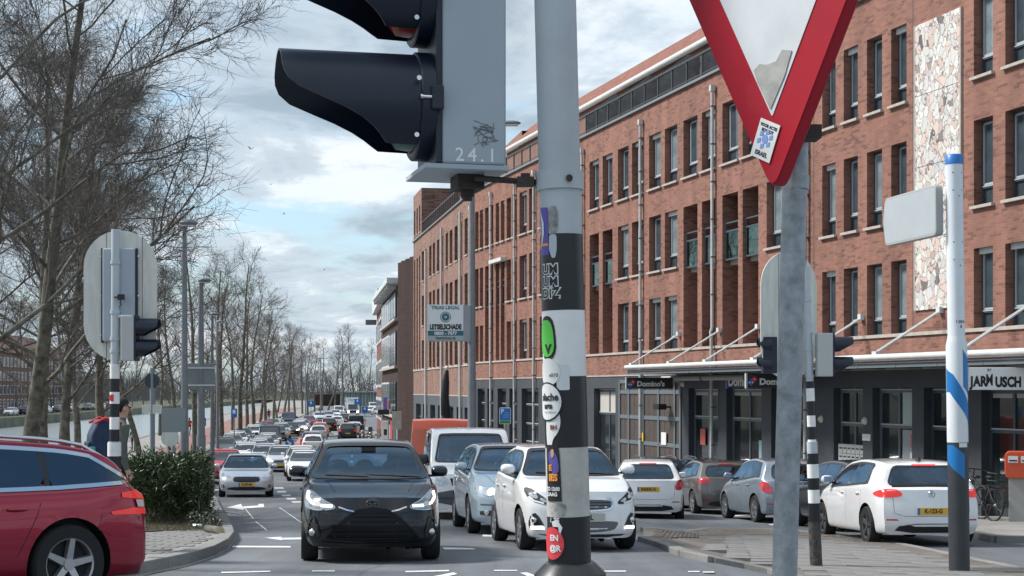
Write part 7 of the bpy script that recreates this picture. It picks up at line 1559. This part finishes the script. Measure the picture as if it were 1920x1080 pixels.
# gulls
def gull(x, y, D, span, label, rz):
    e = empty('gull', px(x, y, D), (0, R(12), rz), label, 'bird', 'gulls in the sky'); m = M(); m.ball((0, 0, 0), (.20, .065, .06), 10, 6); m.ball((.2, 0, .02), (.06, .04, .04), 8, 6); mk('body', m, WFRAME, e, 60)
    for sg in (1, -1): m = M(); m.prism([(.10, 0), (.07, sg*.30), (-.08, sg*span/2), (-.10, sg*.28), (-.08, 0)], 0, .012); m.v = [(a, b, c+abs(b)*.55-max(0, abs(b)-.3)*.5) for a, b, c in m.v]; mk('wing', m, mat('gull_grey', (.30, .31, .32), .7), e)
gull(470, 279, 165, 1.2, 'grey gull flying left of the traffic light, largest of the birds', R(150)); gull(532, 401, 260, 1.2, 'distant gull just above the bright cloud', R(20)); gull(608, 506, 300, 1.2, 'distant gull low over the far trees', R(200)); gull(507, 346, 330, 1.2, 'tiny gull below the large gull', R(80))
# ------------------------------------------------------------------ people, bicycles, motorcycles
HAIR = mat('hair_dark', (.02, .016, .013), .7)
def figure(name, label, loc, rz, J, mats, scale=1.0, hair=True, hat=None):
    # J: joint name -> position; one skinned surface, coloured by height and limb
    bones = [('pelvis', 'spine'), ('spine', 'chest'), ('chest', 'neck'), ('neck', 'head'), ('head', 'crown')]
    rad = dict(pelvis=.135, spine=.125, chest=.145, neck=.052, head=.085, crown=.075, sh=.072, el=.048, wr=.034, ha=.03, hip=.095, kn=.062, an=.042, to=.04)
    for s_ in 'LR': bones += [('chest', 'sh'+s_), ('sh'+s_, 'el'+s_), ('el'+s_, 'wr'+s_), ('wr'+s_, 'ha'+s_), ('pelvis', 'hip'+s_), ('hip'+s_, 'kn'+s_), ('kn'+s_, 'an'+s_), ('an'+s_, 'to'+s_)]
    names = list(J); idx = {n: i for i, n in enumerate(names)}; me = bpy.data.meshes.new('skeleton'); me.from_pydata([J[n] for n in names], [(idx[a], idx[b]) for a, b in bones], [])
    o = bpy.data.objects.new('skeleton', me); COL.objects.link(o); sm = o.modifiers.new('skin', 'SKIN'); sm.use_smooth_shade = True; sv = me.skin_vertices[0].data
    for n in names: r_ = rad[n.rstrip('LR')]; sv[idx[n]].radius = (r_, r_*(.78 if n in ('chest', 'spine') else 1)); sv[idx[n]].use_root = n == 'pelvis'
    ss = o.modifiers.new('sub', 'SUBSURF'); ss.levels = ss.render_levels = 2
    dg = bpy.context.evaluated_depsgraph_get(); bm_ = bpy.data.meshes.new_from_object(o.evaluated_get(dg)); bpy.data.objects.remove(o)
    m = M(); m.add(bm_); cz = []
    for f in m.f: cz.append(sum((Vector(m.v[i]) for i in f), Vector())/len(f))
    H = Vector(J['neck'])
    for k, c in enumerate(cz):
        mi = 1
        if c.z > H.z+.03 and (c-Vector(J['head'])).length < .25: mi = 0
        elif min((c-Vector(J['ha'+s_])).length for s_ in 'LR') < .075: mi = 0
        elif min(((c-Vector(J[a+s_])).length) for a in ('kn', 'an') for s_ in 'LR') < .30 or min((c-Vector(J['hip'+s_])).length for s_ in 'LR') < .13: mi = 2
        if min((c-Vector(J['to'+s_])).length for s_ in 'LR') < .1: mi = 3
        m.mi[k] = mi
    m.k = 0
    hd = Vector(J['head'])+Vector((0, 0, .03)); m.ball((hd.x+.095, hd.y, hd.z-.01), (.022, .014, .024), 6, 5)      # nose
    for s_ in (1, -1): m.ball((hd.x, hd.y+s_*.088, hd.z), (.022, .012, .032), 6, 5)
    for s_ in 'LR':                                                      # five fingers on each hand
        h_ = Vector(J['ha'+s_]); w_ = Vector(J['wr'+s_]); d = (h_-w_).normalized(); sd_ = d.orthogonal().normalized(); nn = d.cross(sd_)
        for k in range(4): b_ = h_+d*.01+sd_*(.026-.0175*k); m.tube([b_, b_+d*(.04-.004*abs(k-1)), b_+d*(.058-.006*abs(k-1))+nn*.02], [.009, .008, .006], 5)
        b_ = w_+d*.04+sd_*.03; m.tube([b_, b_+d*.03+sd_*.022, b_+d*.055+sd_*.026], [.010, .009, .007], 5)
    e = empty(name, loc, (0, 0, rz), label, 'person'); e.scale = (scale,)*3; mk('body', m, mats, e, 180)
    g_ = M()
    for s_ in (1, -1): g_.ball((hd.x+.082, hd.y+s_*.033, hd.z+.018), (.012, .014, .009), 6, 5)
    g_.box((hd.x+.088, hd.y, hd.z-.055), (.012, .05, .008)); mk('face_features', g_, mat('eye_dark', (.02, .015, .012), .4), e)
    if hair: g_ = M(); g_.ball((hd.x-.015, hd.y, hd.z+.035), (.105, .098, .105), 14, 8); g_.v = [(a+(.03 if False else 0), b, max(c, hd.z-.05)) if a < hd.x else (min(a, hd.x+.06+.3*max(0, c-hd.z-.06)), b, max(c, hd.z+.055)) for a, b, c in g_.v]; mk('hair', g_, hat or HAIR, e, 60)
    return e
def walk_pose(st=.22, arm=.15): return dict(pelvis=(0, 0, .96), spine=(.01, 0, 1.16), chest=(.02, 0, 1.36), neck=(.03, 0, 1.52), head=(.05, 0, 1.62), crown=(.05, 0, 1.70), shL=(.02, .18, 1.42), elL=(-.04-arm*.3, .24, 1.16), wrL=(.02-arm, .24, .94), haL=(.05-arm, .23, .86), shR=(.02, -.18, 1.42), elR=(0+arm*.3, -.24, 1.16), wrR=(.10+arm, -.23, .96), haR=(.14+arm, -.22, .89), hipL=(0, .1, .90), knL=(st*.6+.04, .1, .50), anL=(st, .1, .09), toL=(st+.15, .1, .03), hipR=(0, -.1, .90), knR=(-st*.1, -.1, .48), anR=(-st, -.1, .11), toR=(-st+.14, -.1, .03))
def sit_pose(): return dict(pelvis=(0, 0, .0), spine=(-.04, 0, .20), chest=(-.08, 0, .42), neck=(-.07, 0, .57), head=(-.04, 0, .68), crown=(-.04, 0, .77), shL=(-.07, .18, .48), elL=(.12, .25, .26), wrL=(.33, .17, .36), haL=(.40, .14, .40), shR=(-.07, -.18, .48), elR=(.12, -.25, .26), wrR=(.33, -.17, .36), haR=(.40, -.14, .40), hipL=(.05, .1, -.02), knL=(.46, .12, .08), anL=(.62, .12, -.30), toL=(.78, .12, -.34), hipR=(.05, -.1, -.02), knR=(.46, -.12, .08), anR=(.62, -.12, -.30), toR=(.78, -.12, -.34))
JK = lambda n, c: mat('cloth_'+n, c, .85, var=.2, vs_=6); SHOE = mat('shoe_dark', (.02, .02, .022), .6); DEN = JK('denim', (.04, .055, .09)); KHA = JK('grey_green', (.085, .095, .085)); BLKC = JK('black', (.012, .012, .014)); REDC = JK('red', (.42, .03, .035)); NAVC = JK('navy', (.03, .04, .07)); LTC = JK('grey', (.22, .22, .23))
# walker with a backpack behind the left traffic light
w_ = figure('person', 'person in grey green jacket with blue backpack and black hat behind the left traffic light', gp(222, 17.9)+Vector((0, 0, .12)), R(28), walk_pose(.12, -.06), [SKIN_, KHA, BLKC, SHOE], 1.04, True, BLKC)
bpk = empty('backpack', w_.location+Vector((-.19, -.10, 1.05)), (0, 0, R(28)), 'dark blue backpack with red trim on the walker', 'backpack'); m = M(); m.prism(round_poly([(-.12, .0), (.10, .0), (.11, .50), (-.04, .56), (-.14, .35)], .06), -.15, .15, 'y'); mk('pack', m, mat('pack_navy', (.012, .03, .075), .7, var=.3, vs_=9), bpk, 40, .03)
m = M(); m.prism(round_poly([(-.19, .05), (-.12, .05), (-.12, .28), (-.17, .28)], .03), -.12, .12, 'y'); mk('pocket', m, mat('pack_dark', (.008, .016, .035), .7), bpk, None, .02); m = M(); m.tube([(-.10, -.16, .5), (.02, -.17, .56), (.2, -.17, .50), (.26, -.16, .3)], .018, 6); m.tube([(-.10, .16, .5), (.02, .17, .56), (.2, .17, .50), (.26, .16, .3)], .018, 6); mk('strap', m, REDC, bpk, 60)
m = M(); m.cyl((-.13, -.17, .02), (-.13, -.17, .22), .035, n=10); mk('bottle_pocket', m, mat('bottle_teal', (.10, .32, .33), .3), bpk, 60)
figure('person', 'distant walker in black jacket on the canal path', gp(250, 113)+Vector((0, 0, .12)), R(100), walk_pose(.26), [SKIN_, BLKC, BLKC, SHOE], 1.0)
figure('person', 'far person in dark clothes by the canal beyond the parked cars', gp(504, 222)+Vector((0, 0, .12)), R(100), walk_pose(.2), [SKIN_, NAVC, BLKC, SHOE], 1.0)
figure('person', 'far pedestrian in dark clothes near the rental truck', gp(600, 250)+Vector((0, 0, .1)), R(-80), walk_pose(.2), [SKIN_, BLKC, DEN, SHOE], 1.0)
# drivers
def driver(car, x, y, z, label, cl, hair=True, look=0):
    bpy.context.view_layer.update(); p = car.matrix_world @ Vector((x, y, z)); return figure('person', label, p, car.rotation_euler.z+look, sit_pose(), [SKIN_, cl, DEN, SHOE], 1.0, hair)
driver(yar, -.02, .36, .50, 'driver with short hair in the black hatchback', BLKC); driver(cit, -.05, .34, .48, 'driver in dark cap in the small white city car', NAVC, True, .3); driver(mpv, .05, .37, .53, 'driver in the silver blue car', LTC)
driver(wv, .55, .45, .98, 'driver in the white van', LTC, True, .4); driver(wv, .55, -.45, .98, 'passenger in the white van', KHA, True, -.3)
for k, dy in enumerate((-.48, -.30)):
    e = empty('paper_roll', wv.matrix_world @ Vector((1.22, dy, 1.20)), (0, 0, wv.rotation_euler.z), 'white paper roll behind the van windscreen, %s one' % ('left' if k == 0 else 'right'), 'paper roll'); m = M(Matrix.Rotation(R(90), 4, 'Y')); m.lathe([(.025, -.05), (.06, -.05), (.065, 0), (.06, .05), (.025, .05), (.025, -.05)], 18); mk('roll', m, WHT, e, 50); m = M(Matrix.Rotation(R(90), 4, 'Y')); m.cyl((0, 0, -.04), (0, 0, .045), .024, n=10); mk('roll_core', m, mat('roll_core', (.15, .32, .30), .7), e)
# bicycles
def bicycle(loc, rz, label, fcol, name='bicycle', group='parked bicycles'):
    e = empty(name, loc, (R(6), 0, rz), label, 'bicycle', group); R0 = .34; FM = mat('bike_frame_'+fcol[0], fcol[1], .4, .3)
    def wheel(x):
        m = M(); m.tube([(x+R0*math.cos(t), 0, R0+R0*math.sin(t)) for t in [2*math.pi*i/28 for i in range(28)]], .021, 6, True); w = mk('wheel', m, TYRE, e, 60); m = M()
        for i in range(14): t = 2*math.pi*i/14; m.cyl((x, 0, R0), (x+R0*.95*math.cos(t), 0, R0+R0*.95*math.sin(t)), .0016, n=3)
        m.cyl((x, -.04, R0), (x, .04, R0), .02, n=8); mk('spokes', m, CHROME, w)
        m = M(); m.tube([(x+(R0+.04)*math.cos(t), 0, R0+(R0+.04)*math.sin(t)) for t in [.3+2.6*i/14 for i in range(15)]], .018, 5); mk('mudguard', m, PLAST, e, 60)
    wheel(0); wheel(1.08); BB, ST, HD = (.44, 0, .30), (.30, 0, .82), (.90, 0, .86)
    m = M()
    for a, b in ((BB, ST), (BB, (.93, 0, .72)), ((.34, 0, .66), HD), ((0, .0, R0), BB), ((0, 0, R0), (.32, 0, .74)), (HD, (.95, 0, .62)), ((.95, 0, .62), (1.08, 0, R0))): m.cyl(a, b, .017, n=8)
    mk('frame', m, FM, e, 60); m = M(); m.ball((.26, 0, .93), (.13, .09, .04), 10, 6); m.cyl(ST, (.27, 0, .92), .013, n=6); mk('saddle', m, BLACKM, e, 60)
    m = M(); m.tube([(.70, .28, 1.02), (.84, .27, 1.06), (.90, .12, 1.08), (.90, -.12, 1.08), (.84, -.27, 1.06), (.70, -.28, 1.02)], .012, 6); m.cyl(HD, (.90, 0, 1.08), .014, n=6); mk('handlebar', m, BLACKM, e, 60)
    m = M()
    for y in (-.06, .06): m.tube([(-.28, y, .74), (.25, y, .76)], .008, 5); m.cyl((-.1, y, .74), (0, y*.6, R0), .006, n=4)
    for x in (-.26, -.1, .06, .2): m.cyl((x, -.06, .745), (x, .06, .745), .006, n=4)
    mk('carrier', m, BLACKM, e); m = M(); m.cyl((.44, -.05, .30), (.44, -.06, .30), .09, n=18); m.cyl((.44, .05, .3), (.44, .09, .3), .03, n=8); m.box((.53, -.1, .22), (.09, .07, .02)); m.box((.35, .1, .38), (.09, .07, .02)); mk('crank', m, CHROME, e); m = M(); m.ball((1.02, 0, .80), (.04, .035, .045), 8, 6); mk('head_lamp', m, CHROME, e, 60); m = M(); m.box((-.30, 0, .68), (.02, .05, .04)); mk('rear_lamp', m, TAIL, e)
    return e
b0 = gp(1862, 31.8)+Vector((0, 0, .12)); bicycle(b0, R(105), 'black bicycle with front carrier parked behind the white hatchback', ('black', (.015, .016, .018))); bicycle(gp(1838, 33.0)+Vector((0, 0, .12)), R(112), 'dark bicycle behind the black one by the shop window', ('grey', (.06, .065, .07)))
m = M(); bike = bpy.data.objects['bicycle']
for z in (.86, 1.02): m.tube([(-.30, -.2, z), (.0, -.24, z), (.15, -.1, z), (.15, .1, z), (.0, .24, z), (-.30, .2, z)], .010, 5, True)
for q in ((-.3, -.2), (-.3, .2), (.15, -.1), (.15, .1), (0, .24), (0, -.24)): m.cyl((*q, .86), (*q, 1.02), .006, n=4)
mk('wire_basket', m, BLACKM, bike)
for x, D, a in ((704, 131, 70), (709, 128, 95)): bicycle(gp(x, D)+Vector((0, 0, .12)), R(a), 'bicycle parked by the white door, %s one' % ('left' if x == 704 else 'right'), ('blue', (.05, .07, .10)))
cy = bicycle(gp(355, 150)+Vector((0, 0, .12)), R(100), 'dark bicycle ridden by the person in red', ('dark', (.02, .02, .025)), 'bicycle', 'moving bicycles'); P = sit_pose(); P['knL'] = (.40, .12, -.12); P['anL'] = (.25, .12, -.50); P['toL'] = (.38, .12, -.54); P['knR'] = (.38, -.12, .0); P['anR'] = (.24, -.12, -.34); P['toR'] = (.38, -.12, -.38)
figure('person', 'cyclist in a red jacket on the cycle path', cy.location+Vector((-.05, .26, .98)), R(100), P, [SKIN_, REDC, DEN, SHOE], 1.0)
def motorcycle(loc, rz, label, c):
    e = empty('motorcycle', loc, (R(-8), 0, rz), label, 'motorcycle', 'parked motorcycles'); R0 = .30
    for x in (0, 1.35): m = M(); m.tube([(x+.25*math.cos(t), 0, R0+.25*math.sin(t)) for t in [2*math.pi*i/20 for i in range(20)]], .06, 8, True); w = mk('wheel', m, TYRE, e, 60); m = M(); m.cyl((x, -.03, R0), (x, .03, R0), .2, n=14); mk('rim', m, ALLOYD, w)
    m = M(); m.ball((.85, 0, .85), (.32, .17, .16), 12, 8); m.ball((.65, 0, .5), (.30, .16, .22), 10, 8); mk('tank', m, c, e, 60); m = M(); m.ball((.3, 0, .83), (.38, .14, .07), 12, 6); mk('seat', m, BLACKM, e, 60); m = M()
    for y in (-.1, .1): m.cyl((1.35, y, R0), (1.1, y, 1.0), .025, n=6)
    mk('fork', m, CHROME, e); m = M(); m.tube([(.95, .35, 1.08), (1.1, .15, 1.05), (1.1, -.15, 1.05), (.95, -.35, 1.08)], .016, 6); mk('handlebar', m, BLACKM, e); m = M(); m.ball((1.25, 0, .92), (.09, .11, .11), 10, 8); mk('headlight', m, CLEARL, e, 60); m = M(); m.tube([(.7, -.17, .35), (.2, -.18, .32), (-.2, -.18, .4)], [.04, .05, .055], 8); mk('exhaust', m, CHROME, e, 60)
    m = M(); m.prism([(1.15, 1.0), (1.35, 1.0), (1.12, 1.38)], -.16, .16, 'y'); mk('windshield', m, CGL_D, e); return e
for x, D, a, lab, c in ((676, 140, 80, 'black motorcycle, leftmost of the parked group', P_BLACK), (683, 136, 100, 'beige scooter like motorcycle in the parked group', mat('beige_cover', (.38, .30, .20), .8)), (690, 133, 75, 'black motorcycle with tall screen in the middle of the parked group', P_DARK), (697, 131, 95, 'grey motorcycle, rightmost of the parked group', P_GREY)): motorcycle(gp(x, D)+Vector((0, 0, .05)), R(a), lab, c)
# white advertising door panel by the bicycles
dp = empty('white_display', gp(722, 126)+Vector((0, 0, .12)), (0, 0, 0), 'white standing display cabinet with dark window beside the bicycles', 'cabinet'); m = M(); m.bx(-.3, .3, 0, .5, 0, 2.0); mk('cabinet', m, WHT, dp, None, .03); m = M(); m.bx(-.1, .16, -.02, -.002, .8, 1.3); mk('cabinet_window', m, BLACKM, dp)
